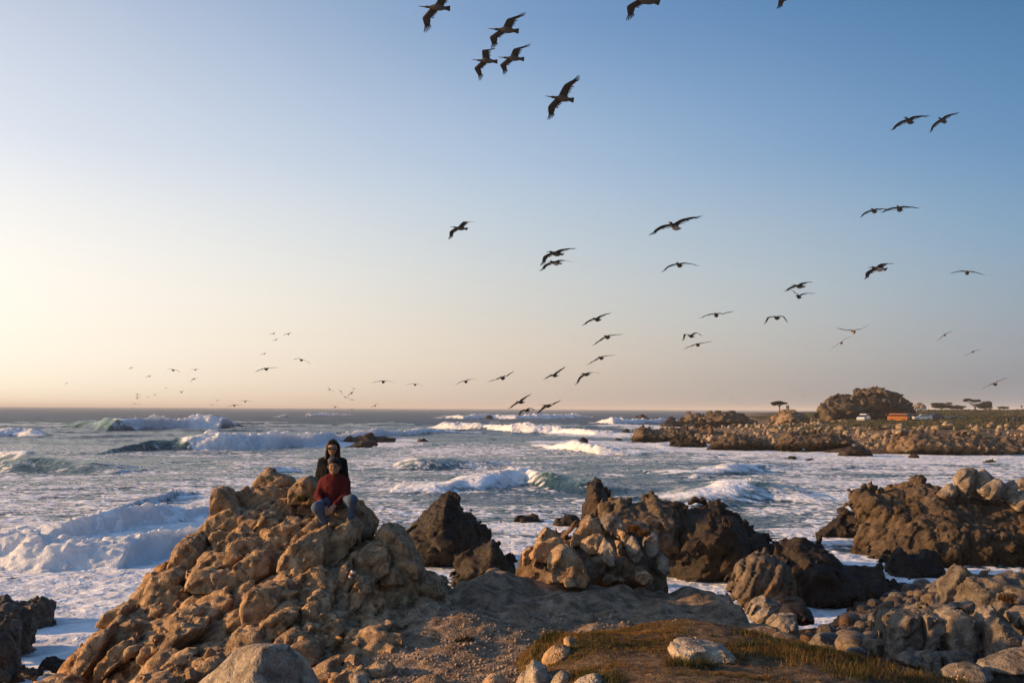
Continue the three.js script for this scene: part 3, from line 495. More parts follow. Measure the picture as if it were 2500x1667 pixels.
function buildTurf() {
  const col = (x, y, z, c) => { const b = bare(x, z), n = sstep(-0.3, 0.4, fbm(x / 0.5, 6, z / 0.5, 4)), m = sstep(-0.2, 0.3, fbm(x / 0.13, 6, z / 0.13, 3)); for (let k = 0; k < 3; k++) c[k] = lerp(lerp(lerp([0.065, 0.050, 0.017][k], [0.15, 0.088, 0.028][k], n), [0.20, 0.12, 0.045][k], m * 0.45), lerp([0.15, 0.098, 0.056][k], [0.215, 0.145, 0.085][k], m), b); };
  setting('turf_ground', field(turfG, -0.7, 10.6, -15.6, 0.8, 0.07, col, 0.7, (x, y, z) => y > floorG(x, z) - 0.12 || rim(x, z) > 0), sandy);
}
// cobble beach at the head of the inlet
const Y = (px, py, y) => onY(px, py, y);
const beachH0 = sheet([Y(1830, 1560, 0.55), Y(1960, 1490, -0.3), Y(2010, 1510, -0.25), Y(1930, 1525, -0.25), Y(2000, 1545, 0.1), Y(1890, 1545, -0.1), Y(1950, 1590, 1.0), Y(2060, 1450, 0.05), Y(2150, 1420, -0.4), Y(2100, 1425, -0.35), Y(2150, 1470, 0.45), Y(2230, 1436, 0.1), Y(2250, 1480, 0.9), Y(2100, 1560, 1.15), Y(2350, 1432, 0.35), Y(2480, 1420, 0.8), Y(2400, 1480, 1.4), Y(2080, 1620, 1.7), Y(1780, 1500, -0.7), Y(1700, 1450, -0.9), Y(1950, 1440, -0.7), Y(2050, 1400, -0.9), Y(2250, 1400, -0.6), G(5, 1.3, -17), G(8, 1.8, -16), G(14, 2.2, -17), G(4, -0.6, -25)], 0.05);
const beachG = gridOf((x, z) => beachH0(x, z) + 0.12 * fbm(x / 1.2, 3, z / 1.2, 3), 2, 24, -40, -13, 0.15);
function buildBeach() {
  const col = (x, y, z, c) => { const n = sstep(-0.3, 0.4, fbm(x / 0.7, 6, z / 0.7, 4)); for (let k = 0; k < 3; k++) c[k] = lerp([0.035, 0.028, 0.022][k], [0.085, 0.066, 0.048][k], n); };
  setting('beach_ground', field(beachG, 2.2, 23.8, -39.8, -13.2, 0.15, col, 1.0, (x, y) => y > -0.8), sandy);
}

const onLand = (px, py) => { for (let d = 6; d < 34; d += 0.04) { const p = at(px, py, d), x = p.x, z = p.z; if (p.y < (z > -15.6 && x > -0.7 && x < 10.6 ? Math.max(turfG(x, z), floorG(x, z)) : z > -19.6 && x > -7.4 && x < 10 ? floorG(x, z) : x > 2.2 && z < -13.2 && x < 23 ? beachG(x, z) : -1)) return d; } return 34; };

// ---------------------------------------------------------------- the big tan outcrop
function buildMainOutcrop() {
  const o = thing('granite_outcrop', 'large tan granite outcrop with fractured blocks, carrying the two people', 'outcrop');
  const h0 = sheet([
    P(175, 1690, 12.0), P(215, 1600, 12.6), P(262, 1520, 13.2), P(330, 1440, 13.9), P(425, 1392, 14.3), P(470, 1330, 14.8), P(530, 1285, 15.2), P(600, 1265, 15.5), P(665, 1225, 15.6), P(740, 1240, 15.3), P(800, 1262, 14.9), P(880, 1275, 14.7), P(950, 1320, 14.4), P(1000, 1375, 14.3), P(1035, 1412, 14.6),
    P(300, 1667, 11.4), P(420, 1590, 12.0), P(520, 1500, 12.8), P(600, 1430, 13.3), P(680, 1380, 13.7), P(760, 1330, 14.0), P(860, 1340, 13.9), P(930, 1400, 13.7), P(830, 1440, 13.0), P(720, 1500, 12.4), P(860, 1530, 12.5), P(650, 1590, 11.6), P(480, 1667, 11.0), P(600, 1690, 10.7), P(780, 1620, 11.4), P(960, 1480, 13.2), P(980, 1560, 12.3), P(880, 1640, 11.0),
    G(-7.0, 0.2, -12.2), G(-7.4, -0.5, -14), G(-6.8, 0.2, -16), G(-5.6, 1.6, -17), G(-4, 2.2, -17.4), G(-2.6, 2.4, -17), G(-1.2, 2.4, -16.6), G(-7, 0.3, -10), G(-6, 2.2, -10.2), G(-0.6, 2.9, -15.5), G(-0.4, 2.8, -12), G(-1.2, 2.7, -10), G(-4, 2.7, -9.6), G(-4, -0.4, -19), G(-7, -1, -18),
  ], 0.004);
  const h = gridOf(h0, -8, 0.6, -19, -9, 0.06), op = rockOpts({ seed: 3, lump: 0.46, long: 2.0, bulge: 0.34, tilt: 0.30, crack: 0.24, step: 0.40, levels: 3, rough: 0.028, dip: 46, edge: 0.04 });
  const base = (x, y, z) => Math.max((y - h(x, z)) * 0.72, -0.6 - y);
  part('bedrock', meshRock(base, [-7.6, -0.5, -18.4], [0.1, 4.9, -9.9], 0.036, op, tones(TAN, { seed: 2, rust: 0.7, wet: 0.9, weed: WEED, rag: 1.4 }), 0.72, (x, y, z, ny) => y > -0.35 && (ny > -0.93 || y > 2.2) && z > -16.7 && (x < -2.4 || y > floorG(x, z) - 0.3) && (x < -2.4 || z < -10.2 || y > 2.4)), granite, o);
  // outlines of the separate blocks; a distance where the block stands against the sea
  const blocks = [
    ['918,500 918,360 950,340 1000,355 1060,430 1090,470 1020,500 960,520', 15.0], ['1155,330 1180,285 1260,235 1300,260 1380,275 1425,325 1400,380 1280,390 1180,380', 15.7], ['1045,380 1110,345 1140,390 1220,330 1300,345 1385,345 1380,420 1290,450 1180,485 1120,480 1060,430', 15.4], ['1380,350 1430,310 1490,275 1520,290 1560,370 1565,430 1480,450 1390,450', 15.2],
    ['1260,500 1290,420 1380,400 1410,450 1410,510 1330,525'], ['1415,460 1480,430 1570,435 1590,500 1500,530 1420,520'], ['840,600 900,520 960,490 1040,460 1100,480 1155,560 1150,610 1060,610 990,580 930,630 860,640', 14.8], ['1170,600 1220,495 1330,515 1340,545 1270,600 1220,640'], ['880,640 940,600 1060,605 1100,660 1040,740 960,730'],
    ['665,820 700,720 760,630 830,625 880,680 900,800 850,840 740,850', 14.4], ['1240,690 1290,570 1340,545 1450,560 1480,600 1380,700 1290,740'], ['1010,720 1060,660 1130,640 1230,660 1240,700 1120,770 1030,800'], ['1015,880 1090,780 1170,720 1240,720 1290,790 1280,860 1180,920 1060,950 1020,920'],
    ['1330,770 1380,700 1480,620 1590,590 1620,660 1610,790 1590,880 1530,960 1470,1030 1430,1000 1380,900 1340,830'], ['1350,720 1400,640 1480,570 1560,505 1610,540 1600,600 1480,640 1400,700'], ['1600,640 1680,570 1760,535 1810,590 1790,680 1720,780 1640,870 1605,830'], ['1750,850 1790,740 1850,680 1950,670 2000,720 2000,840 1920,900 1800,880'],
    ['1890,600 1960,565 2060,610 2110,690 2180,800 2195,880 2100,870 2020,840 1990,740 1900,690', 14.3], ['1720,480 1790,420 1850,480 1915,560 1890,630 1800,610 1740,550', 14.9], ['1540,520 1640,440 1720,440 1800,530 1770,590 1640,630 1560,600', 14.6], ['1085,1080 1100,1000 1150,950 1250,930 1330,940 1330,1040 1270,1120 1220,1180 1150,1200 1100,1150'],
    ['1200,1180 1260,1120 1360,1075 1440,1090 1400,1180 1300,1250 1230,1260'], ['1435,1080 1490,1040 1560,1040 1590,1120 1560,1210 1490,1180'], ['1490,1000 1560,960 1640,1000 1650,1100 1580,1120 1510,1040'], ['1560,1240 1600,1150 1700,1140 1720,1200 1640,1290 1580,1280'], ['1325,1380 1370,1290 1450,1250 1550,1260 1590,1340 1540,1400 1420,1440 1340,1420'], ['1265,1300 1320,1230 1400,1190 1480,1220 1400,1290 1320,1350'],
    ['1660,950 1690,820 1740,780 1760,860 1800,900 1720,1000'], ['1720,1020 1790,900 1880,900 1880,980 1820,1060 1740,1090'], ['240,1500 250,1400 330,1290 420,1240 440,1330 380,1400 300,1480'], ['90,1440 150,1330 220,1230 300,1170 310,1250 260,1360 170,1500 110,1520'], ['470,1390 500,1290 560,1280 660,1290 650,1360 560,1420'], ['570,1470 620,1400 760,1330 830,1340 780,1420 700,1480'], ['510,930 560,870 680,830 740,880 730,960 600,990 520,990'],
    ['650,1130 700,1080 850,1060 870,1100 760,1150 680,1160'], ['220,1170 300,1080 390,1050 415,1080 380,1150 290,1200'], ['800,1460 870,1380 960,1350 1000,1400 920,1470 840,1500'], ['740,860 880,830 1020,860 1040,930 960,980 820,980 740,940'],
  ];
  blocks.forEach(([s, dist], i) => {
    const poly = outline(s, 150, 1050, 950 / 2352), [cx, cy] = mid(poly), [w, hh] = span(poly), seed = 11 + i, k = (dist || meet(cx, cy, h, 10.4, 16.5)), m = Math.min(w, hh) * k / F, T = clamp(m * 0.7, 0.18, 0.46), d = k + (dist ? 0 : T * 0.12);
    const b = slabBlock(poly, d, T, seed, dist ? 0.15 : 0.35), bo = rockOpts({ seed: seed * 1.7, lump: 0.24, long: 1.7, bulge: 0.06, tilt: 0.16, crack: 0.18, step: 0.14, levels: 2, rough: 0.022, dip: 50 });
    part('rock_block', meshRock(b, b.lo, b.hi, 0.028, bo, tones(TAN, { seed, rust: 0.75, spot: 0.35 }), 0.72), granite, o);
  });
  { const c = at(812, 1330, 15.75); c.y = 3.62; const b = blockField(c, [1.3, 0.75, 1.0], 88, [0, 0, 0], 14, 0.06, [[0, 1, 0, 0.24]]); part('rock_block', meshRock(b, [c.x - 0.9, c.y - 0.7, c.z - 0.8], [c.x + 0.9, c.y + 0.7, c.z + 0.8], 0.045, rockOpts({ seed: 88, lump: 0.3, bulge: 0.03, tilt: 0.1, step: 0.1, crack: 0.1, levels: 2, rough: 0.02 }), tones(TAN, { seed: 88 }), 1.1), granite, o); }
  stage('outcrop');
}

// ---------------------------------------------------------------- the middle outcrop on the bench
const Z2 = (s) => outline(s, 900, 1100, 950 / 2352), Z3 = (s) => outline(s, 1650, 1100, 850 / 2352), Z4 = (s) => outline(s, 1400, 900, 1100 / 2352), Z6 = (s) => outline(s, 1250, 1150, 450 / 2352), Z7 = (s) => outline(s, 1900, 1400, 600 / 2352), Z8 = (s) => outline(s, 1950, 900, 550 / 2352), Z0 = (s) => outline(s, 0, 1380, 420 / 2295), Z1 = (s) => outline(s, 150, 1050, 950 / 2352);
function buildMiddleOutcrop() {
  const o = thing('granite_outcrop', 'middle outcrop of upright grey and tan slabs on the sandy bench', 'outcrop');
  const foot = join([swell(Z6('60,1290 130,1180 230,1120 330,1000 560,960 760,900 900,760 1100,690 1420,720 1640,800 1840,860 2000,1080 2010,1300 1960,1500 1900,1700 1400,1640 800,1620 300,1560 80,1420'), 17.4, 1.1, 0.5, 0.5, 0.8)], 0.1);
  const fo = rockOpts({ seed: 41, lump: 0.34, bulge: 0.2, step: 0.45, tilt: 0.3, crack: 0.12, levels: 3, rough: 0.04, dip: 60 });
  part('bedrock', meshRock(foot, foot.lo, foot.hi, 0.045, fo, tones([[0.17, 0.125, 0.09], [0.25, 0.185, 0.13], [0.26, 0.15, 0.07], [0.12, 0.09, 0.065]], { seed: 41 }), 1.1), granite, o);
  const list = [
    ['120,1060 170,1000 260,950 280,1100 220,1180 130,1210', 17.2], ['290,950 330,850 430,710 560,780 580,880 470,960', 17.3], ['240,1060 300,900 560,830 630,830 660,940 500,1060 430,1160 260,1120', 17.1], ['440,1180 520,1020 640,950 780,980 840,1060 900,1150 980,1330 930,1440 740,1480 620,1420 500,1410', 16.5], ['750,940 800,780 900,650 980,600 1100,620 1180,780 1080,840 880,900 800,960', 17.6], ['870,900 1000,830 1180,820 1130,1000 1090,1060 990,1060 870,980', 17.1],
    ['1100,1030 1190,830 1260,900 1320,1040 1310,1210 1230,1200 1150,1140', 16.6], ['1110,650 1200,590 1350,570 1430,680 1470,770 1420,860 1340,850 1200,780 1150,710', 17.5], ['1450,980 1530,810 1600,880 1670,1050 1620,1130 1560,1160 1490,1100', 16.7], ['1660,900 1720,800 1840,780 1880,860 1870,1000 1780,1090 1700,1060', 16.9], ['1470,650 1560,640 1680,650 1750,720 1740,800 1560,770 1480,730', 17.6], ['1800,1120 1900,1040 2000,1120 2010,1300 1930,1340 1850,1260', 16.9], ['1560,1290 1700,1250 1790,1330 1780,1430 1640,1450 1560,1400', 16.3], ['640,1390 800,1370 820,1470 700,1500', 16.0], ['1300,880 1400,880 1430,1060 1350,1090', 16.9], ['1350,760 1460,770 1520,850 1500,960 1400,960', 17.1],
  ];
  list.forEach(([s, d], i) => {
    const poly = Z6(s), [w, h] = span(poly), m = Math.min(w, h) * d / F, b = slabBlock(poly, d, clamp(m * 0.6, 0.14, 0.36), 60 + i, 0.2), g = [6, 7, 8, 9, 10, 11].includes(i);
    part('rock_slab', meshRock(b, b.lo, b.hi, 0.028, rockOpts({ seed: 90 + i * 1.3, lump: 0.26, bulge: 0.05, tilt: 0.14, step: 0.12, crack: 0.08, levels: 2, rough: 0.02, dip: 60 }), tones(g ? GREY : TAN, { seed: i, rust: g ? 0.35 : 0.6, spot: 0.3 }), 1.1), granite, o, i === 8 ? 'pale upright slab catching the sun' : undefined);
  });
  stage('middle outcrop');
}
// ---------------------------------------------------------------- rocks standing in the water
function shoreRock(name, label, masses, cell, opt, tone, topt, mat = wetRock, parent, blend = 0.3) {
  const f = join(masses.map(([poly, d, T, R, lean, pw]) => swell(poly, d, T, R, lean || 0, pw || 0.6)), blend);
  f.lo[1] = Math.max(f.lo[1], -0.9); let zb = 1e9; for (const [, d, T, , lean] of masses) zb = Math.min(zb, -d - 0.6 * T - (lean || 0) * 3);
  const c = V3((f.lo[0] + f.hi[0]) / 2, 0, (f.lo[2] + f.hi[2]) / 2), g = meshRock(f, f.lo, f.hi, cell, rockOpts(opt), tones(tone, topt), Math.max(1.2, cell * 22), (x, y, z) => y > -0.5 && z > zb);
  if (parent) return part(name, g, mat, parent, label);
  g.translate(-c.x, 0, -c.z); const m = single(name, g, mat, label, 'rock'); m.position.set(c.x, 0, c.z); return m;
}
const washed = [];                                                        // circles where the sea breaks against rock: x, z, radius
function wash(px, py, r) { const v = onY(px, py, 0); washed.push([v.x, v.z, r]); }
function buildShoreRocks() {
  const sea1 = { lump: 0.8, bulge: 0.14, tilt: 0.36, step: 0.46, crack: 0.2, levels: 3, rough: 0.05, dip: 55 };
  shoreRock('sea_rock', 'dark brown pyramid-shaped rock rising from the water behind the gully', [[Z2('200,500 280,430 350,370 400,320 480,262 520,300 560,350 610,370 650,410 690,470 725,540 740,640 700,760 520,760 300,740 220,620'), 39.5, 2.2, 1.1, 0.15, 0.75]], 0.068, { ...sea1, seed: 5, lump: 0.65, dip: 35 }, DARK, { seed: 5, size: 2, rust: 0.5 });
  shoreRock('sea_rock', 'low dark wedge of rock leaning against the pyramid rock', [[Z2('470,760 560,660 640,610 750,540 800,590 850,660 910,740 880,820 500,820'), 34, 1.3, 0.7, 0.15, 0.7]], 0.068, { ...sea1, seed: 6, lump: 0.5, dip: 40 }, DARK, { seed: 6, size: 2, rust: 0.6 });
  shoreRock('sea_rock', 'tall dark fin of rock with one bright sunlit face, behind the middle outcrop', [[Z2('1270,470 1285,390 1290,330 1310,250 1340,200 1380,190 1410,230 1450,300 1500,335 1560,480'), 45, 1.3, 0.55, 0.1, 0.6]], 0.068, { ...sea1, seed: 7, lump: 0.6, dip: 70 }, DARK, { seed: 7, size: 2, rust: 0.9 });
  shoreRock('sea_rock', 'grey knobbly rock ridge just behind the middle outcrop', [[Z2('1370,560 1400,410 1430,355 1470,340 1530,325 1600,335 1640,320 1700,310 1745,300 1800,325 1840,320 1890,380 1920,480 1900,640 1500,640'), 37, 1.8, 0.8, 0.3, 0.7]], 0.068, { ...sea1, seed: 8, lump: 0.55, long: 1.5, bulge: 0.4, dip: 70 }, MIXED, { seed: 8, size: 1.5, rust: 0.3, wet: 0.3, weed: WEED }, granite);
  shoreRock('sea_rock', 'broad dark brown rock mass right of the middle outcrop', [[Z3('-60,720 -40,560 0,430 110,430 200,410 260,390 310,385 350,420 400,425 440,450 470,520 500,560 500,900 0,930'), 36.5, 2.6, 1.0, 0.4, 0.7], [Z3('380,640 480,545 560,550 610,580 650,610 690,620 760,700 740,800 480,800'), 39, 1.3, 0.7, 0.2, 0.7], [Z3('100,640 160,500 230,470 330,520 370,600 370,680 250,700'), 34.6, 0.9, 0.6, 0.3, 0.7]], 0.068, { ...sea1, seed: 9, lump: 0.75, dip: 45 }, DARK, { seed: 9, size: 2, rust: 0.7, wet: 0.2, weed: WEED });
  shoreRock('sea_rock', 'tilted brown slab rock with parallel grooves beside the channel', [[Z3('345,960 400,870 420,780 520,720 640,705 720,740 780,770 820,900 820,1120 500,1120 430,1050'), 30, 1.0, 0.55, 0.25, 0.5]], 0.055, { ...sea1, seed: 10, lump: 0.5, long: 2, bulge: 0.1, step: 0.3, tilt: 0.2, crack: 0.15, dip: 66, turn: 10, bed: [0.89, -0.46, 0.15, 0.27, 0.17] }, MIXED, { seed: 10, size: 2, rust: 1 });
  shoreRock('sea_rock', 'humped dark rock with a small horn on top, behind the cobble beach', [[Z3('690,780 745,715 780,660 860,620 960,640 1010,660 1030,615 1065,680 1110,730 1150,780 1230,800 1300,830 1360,800 1420,805 1445,880 1500,930 1560,980 1540,1130 760,1130'), 31.5, 1.7, 0.8, 0.4, 0.7]], 0.068, { ...sea1, seed: 11, lump: 0.5, long: 1.5, bulge: 0.35, dip: 60 }, DARK, { seed: 11, size: 2, rust: 0.6 });
  const big = thing('rock_headland', 'massive brown and grey knobbly rock at right above the channel, boulders on top', 'rock');
  shoreRock('rock_mass', null, [[Z3('1230,760 1330,650 1380,560 1420,480 1345,400 1350,340 1430,295 1500,330 1560,300 1700,290 1800,250 1900,250 2050,290 2190,310 2352,300 2700,330 2700,980 2290,960 2100,920 1950,930 1600,940 1400,900 1300,840'), 41, 3.2, 1.5, 0.75, 0.7]], 0.064, { seed: 12, lump: 0.6, long: 2.0, bulge: 0.6, tilt: 0.2, step: 0.42, crack: 0.42, levels: 3, rough: 0.05, dip: 70 }, MIXED.map((c) => c.map((v) => v * 0.8)), { seed: 12, size: 2, rust: 0.55, wet: 0.75, weed: [0.060, 0.040, 0.020], rag: 1.6 }, granite, big);
  for (const [s, d, sd] of [['1885,190 1930,130 1990,105 2035,130 2010,280 1940,310 1900,270', 42, 1], ['1985,280 2020,150 2090,115 2160,190 2140,260 2050,320', 42.3, 2], ['2040,260 2110,210 2180,185 2225,220 2190,330 2100,340', 41.6, 3], ['2180,320 2220,230 2290,195 2320,250 2240,350', 42, 4], ['2240,350 2300,270 2420,270 2420,430 2300,420', 41.5, 5], ['1765,300 1840,225 1890,225 1910,300 1830,340', 42, 6], ['2300,240 2330,190 2440,180 2440,260 2340,280', 43.5, 7]]) {
    const poly = Z3(s), [w, h] = span(poly), m = Math.min(w, h) * d / F, b = swell(poly, d, m * 0.55, m * 0.4, 0.1, 0.5);
    part('boulder', meshRock(b, b.lo, b.hi, 0.06, rockOpts({ seed: sd + 100, lump: 0.7, bulge: 0.1, tilt: 0.1, step: 0.1, crack: 0.12, levels: 2, rough: 0.04, dip: 70 }), tones(GREY, { seed: sd, size: 1.5, rust: 0.5 }), 1.6), granite, big);
  }
  shoreRock('sea_rock', 'small jagged brown rock islet off the left end of the knobbly rock', [[Z3('940,560 1000,535 1060,490 1110,450 1170,405 1230,410 1260,430 1300,400 1345,410 1345,470 1350,620 1060,620'), 47.5, 1.3, 0.7, 0.2, 0.7]], 0.07, { ...sea1, seed: 13, lump: 0.6 }, DARK, { seed: 13, size: 2, rust: 0.9 });
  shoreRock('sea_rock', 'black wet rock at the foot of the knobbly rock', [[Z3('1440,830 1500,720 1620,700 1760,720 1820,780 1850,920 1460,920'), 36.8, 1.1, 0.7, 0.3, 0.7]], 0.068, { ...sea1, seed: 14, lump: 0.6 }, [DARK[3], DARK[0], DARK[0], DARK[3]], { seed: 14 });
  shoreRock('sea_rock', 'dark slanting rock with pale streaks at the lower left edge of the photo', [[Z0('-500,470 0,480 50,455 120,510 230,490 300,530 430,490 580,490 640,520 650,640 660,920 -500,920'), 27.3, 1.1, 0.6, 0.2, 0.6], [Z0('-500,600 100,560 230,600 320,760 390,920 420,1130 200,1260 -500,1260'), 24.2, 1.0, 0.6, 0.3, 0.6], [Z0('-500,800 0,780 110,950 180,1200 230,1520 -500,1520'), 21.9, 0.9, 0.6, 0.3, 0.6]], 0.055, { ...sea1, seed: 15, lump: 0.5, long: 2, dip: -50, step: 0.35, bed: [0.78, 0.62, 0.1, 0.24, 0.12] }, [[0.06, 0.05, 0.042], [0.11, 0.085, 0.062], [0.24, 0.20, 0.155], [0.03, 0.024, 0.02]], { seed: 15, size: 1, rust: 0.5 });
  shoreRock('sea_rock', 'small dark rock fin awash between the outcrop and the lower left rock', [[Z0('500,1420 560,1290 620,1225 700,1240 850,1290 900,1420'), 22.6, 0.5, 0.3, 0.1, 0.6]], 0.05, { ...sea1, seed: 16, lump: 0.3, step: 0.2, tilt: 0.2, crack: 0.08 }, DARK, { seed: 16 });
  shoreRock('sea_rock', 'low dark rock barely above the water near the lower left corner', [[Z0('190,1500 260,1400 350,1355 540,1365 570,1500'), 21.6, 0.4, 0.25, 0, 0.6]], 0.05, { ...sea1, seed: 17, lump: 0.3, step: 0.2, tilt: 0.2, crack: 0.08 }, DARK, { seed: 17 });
  // awash further out
  for (const [label, s, fr, d, T] of [
    ['dark rock awash between the pyramid rock and the tall fin, left one of two', '900,450 920,405 950,390 990,385 1030,405 1060,450', Z2, 53, 0.8], ['dark rock awash beside the tall fin, right one of two', '1110,460 1150,415 1180,400 1230,405 1270,420 1310,460', Z2, 51.5, 0.8],
    ['long flat dark reef in the surf behind the standing woman, larger part', '1670,90 1700,60 1730,30 1745,25 1760,45 1820,42 1835,20 1865,18 1890,45 1960,45 2010,58 1960,90', Z1, 172, 3], ['flat dark reef in the surf beside the standing woman, nearer part', '1715,110 1780,80 1830,58 1890,65 1915,90 1860,110', Z1, 156, 2],
    ['small dark rock in the surf right of the flat reef', '2140,80 2160,56 2190,48 2225,68 2225,85', Z1, 180, 1.2], ['tiny dark rock in the surf beyond the small rock by the reef', '2240,50 2260,27 2280,26 2292,45', Z1, 225, 1.2], ['dark shape of a rock showing in the white breaker at left', '1105,120 1120,85 1145,92 1165,115', Z1, 152, 0.7],
    ['dark rock in the surf line left of the headland, wide and low', '290,285 310,262 330,246 350,238 372,240 390,254 440,262 450,285', Z4, 500, 5], ['pointed dark rock standing off the headland tip', '430,325 455,300 475,275 495,260 525,255 550,275 585,300 595,325', Z4, 325, 5], ['dark rock at the seaward end of the low headland reef', '235,355 250,322 280,317 300,330 305,355', Z4, 236, 2],
    ['lone dark pyramid rock in the surf nearest the middle of the bay', '10,395 30,368 50,358 70,370 85,395', Z4, 178, 1.6], ['small dark rock in the surf right of the lone pyramid rock', '205,385 220,364 238,359 258,372 262,385', Z4, 195, 1.2], ['low black rock on the waterline under the pale beach', '1375,460 1400,432 1440,405 1500,405 1545,435 1570,460', Z4, 131, 2.4],
    ['tiny rock awash in front of the headland, left one', '1105,470 1125,453 1145,452 1172,462 1175,472', Z4, 124, 0.8], ['tiny rock awash in front of the headland, middle one', '1220,478 1238,462 1255,464 1265,478', Z4, 121, 0.7], ['small dark rock awash in front of the headland at far right', '2140,500 2165,478 2190,469 2210,482 2215,500', Z4, 118, 1], ['small dark rock on the waterline under the bedded cliff', '1750,470 1765,445 1785,440 1805,455 1810,470', Z4, 127, 1],
    ['surf-beaten rock out at sea, left of two', '1355,575 1370,548 1395,538 1420,552 1435,575', (q) => outline(q, 750, 840, 750 / 2352), 560, 5], ['surf-beaten rock out at sea, right of two', '1575,565 1600,545 1630,540 1660,538 1690,555 1695,565', (q) => outline(q, 750, 840, 750 / 2352), 620, 6],
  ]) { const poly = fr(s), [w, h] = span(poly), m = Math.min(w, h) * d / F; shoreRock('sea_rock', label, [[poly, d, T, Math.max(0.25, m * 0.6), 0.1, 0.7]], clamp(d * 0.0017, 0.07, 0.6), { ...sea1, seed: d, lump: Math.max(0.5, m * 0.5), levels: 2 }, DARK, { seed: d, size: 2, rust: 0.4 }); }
  wash(1090, 1365, 3.2); wash(1180, 1390, 2.5); wash(1470, 1300, 3); wash(1760, 1415, 3.5); wash(1850, 1400, 3); wash(1720, 1450, 4); wash(1690, 1480, 3); wash(1960, 1475, 3); wash(2060, 1440, 3); wash(2150, 1380, 2.6); wash(2280, 1410, 3); wash(2060, 1310, 3); wash(100, 1560, 3); wash(160, 1600, 3); wash(150, 1520, 3); wash(560, 1290, 4); wash(1330, 1290, 3);
  for (const [px, py, r] of [[880, 1085, 9], [900, 1075, 9], [1400, 1080, 8], [1600, 1085, 12], [1700, 1092, 12], [1800, 1100, 12], [1900, 1098, 11], [2000, 1105, 11], [2100, 1112, 10], [2200, 1118, 10], [2300, 1120, 10], [2400, 1120, 10], [2480, 1120, 10], [1540, 1040, 16], [1640, 1045, 16], [1680, 1062, 10], [1500, 1062, 14], [1720, 1050, 10], [1430, 1078, 8], [1170, 1016, 30], [1270, 1014, 30]]) wash(px, py, r);
  stage('shore rocks');
}
shallows = (x, z) => { let m = 0; for (const [a, b, r] of washed) { const dx = x - a, dz = z - b, q = dx * dx + dz * dz; if (q < r * r * 4) m = Math.max(m, sstep(r * 2, r * 0.6, Math.sqrt(q))); } return m; };
// ---------------------------------------------------------------- the crag at lower right and the boulders of the foreground
function buildNearCrag() {
  const o = thing('granite_crag', 'grey fractured granite crag filling the lower right corner', 'crag');
  const f = swell(Z7('1040,900 1060,760 1110,480 1200,390 1600,360 1780,330 1900,250 1990,60 2160,90 2352,80 2900,90 2900,1300 1400,1300 1300,950'), 15.6, 1.3, 0.6, 0.45, 0.7);
  part('bedrock', meshRock(f, f.lo, f.hi, 0.045, rockOpts({ seed: 71, lump: 0.42, bulge: 0.12, step: 0.5, tilt: 0.3, crack: 0.12, levels: 3, rough: 0.04, dip: 75 }), tones([[0.15, 0.125, 0.10], [0.22, 0.18, 0.14], [0.20, 0.13, 0.08], [0.10, 0.085, 0.07]], { seed: 71, rust: 0.3 }), 1.1), granite, o);
  [['1060,760 1110,470 1200,380 1340,370 1380,450 1360,600 1300,720 1180,810 1100,820', 14.6], ['1340,370 1390,350 1420,420 1480,390 1570,420 1590,500 1480,640 1370,760 1300,780 1370,560', 14.5], ['1550,480 1600,380 1720,330 1830,400 1880,520 1900,700 1750,750 1600,730 1560,640', 14.4], ['1900,450 1950,350 2030,320 2090,330 2070,420 2010,520 1990,640 1920,620 1890,520', 14.6], ['1980,860 1990,700 2020,500 2070,400 2180,460 2260,560 2250,680 2150,800 2050,860', 14.0], ['2240,400 2352,330 2560,340 2560,600 2352,570 2270,490', 14.6], ['1890,230 1920,110 1990,40 2080,18 2160,60 2175,120 2110,200 2070,300 1960,320', 16.4], ['2140,170 2200,80 2352,55 2560,70 2560,260 2300,220 2200,250 2150,210', 16.2], ['2080,210 2160,170 2260,210 2250,300 2120,310', 15.6], ['2260,240 2352,220 2560,240 2560,350 2352,350 2270,300', 15.4],
    ['1140,830 1220,760 1300,780 1380,760 1420,770 1390,910 1280,890', 13.9], ['1390,890 1450,760 1560,760 1570,970 1450,970 1400,930', 13.7], ['1560,760 1750,740 1860,740 1810,880 1700,900 1600,970', 13.8], ['2180,770 2240,660 2352,600 2560,640 2560,760 2352,750', 13.8], ['1600,330 1680,290 1880,270 1920,310 1850,420 1720,340', 15.2]].forEach(([s, d], i) => {
    const poly = Z7(s), [w, h] = span(poly), m = Math.min(w, h) * d / F, b = slabBlock(poly, d + 0.1, clamp(m * 0.6, 0.15, 0.4), 160 + i, 0.2, 0.04);
    part('rock_block', meshRock(b, b.lo, b.hi, 0.028, rockOpts({ seed: 130 + i * 1.3, lump: 0.3, bulge: 0.06, tilt: 0.16, step: 0.12, crack: 0.10, levels: 2, rough: 0.024, dip: 75 }), tones([GREY[0].map((v) => v * 0.8), GREY[1].map((v) => v * 0.8), GREY[2], GREY[3]], { seed: i, rust: 0.25, spot: 0.4 }), 1.1), granite, o);
  });
  stage('crag');
}
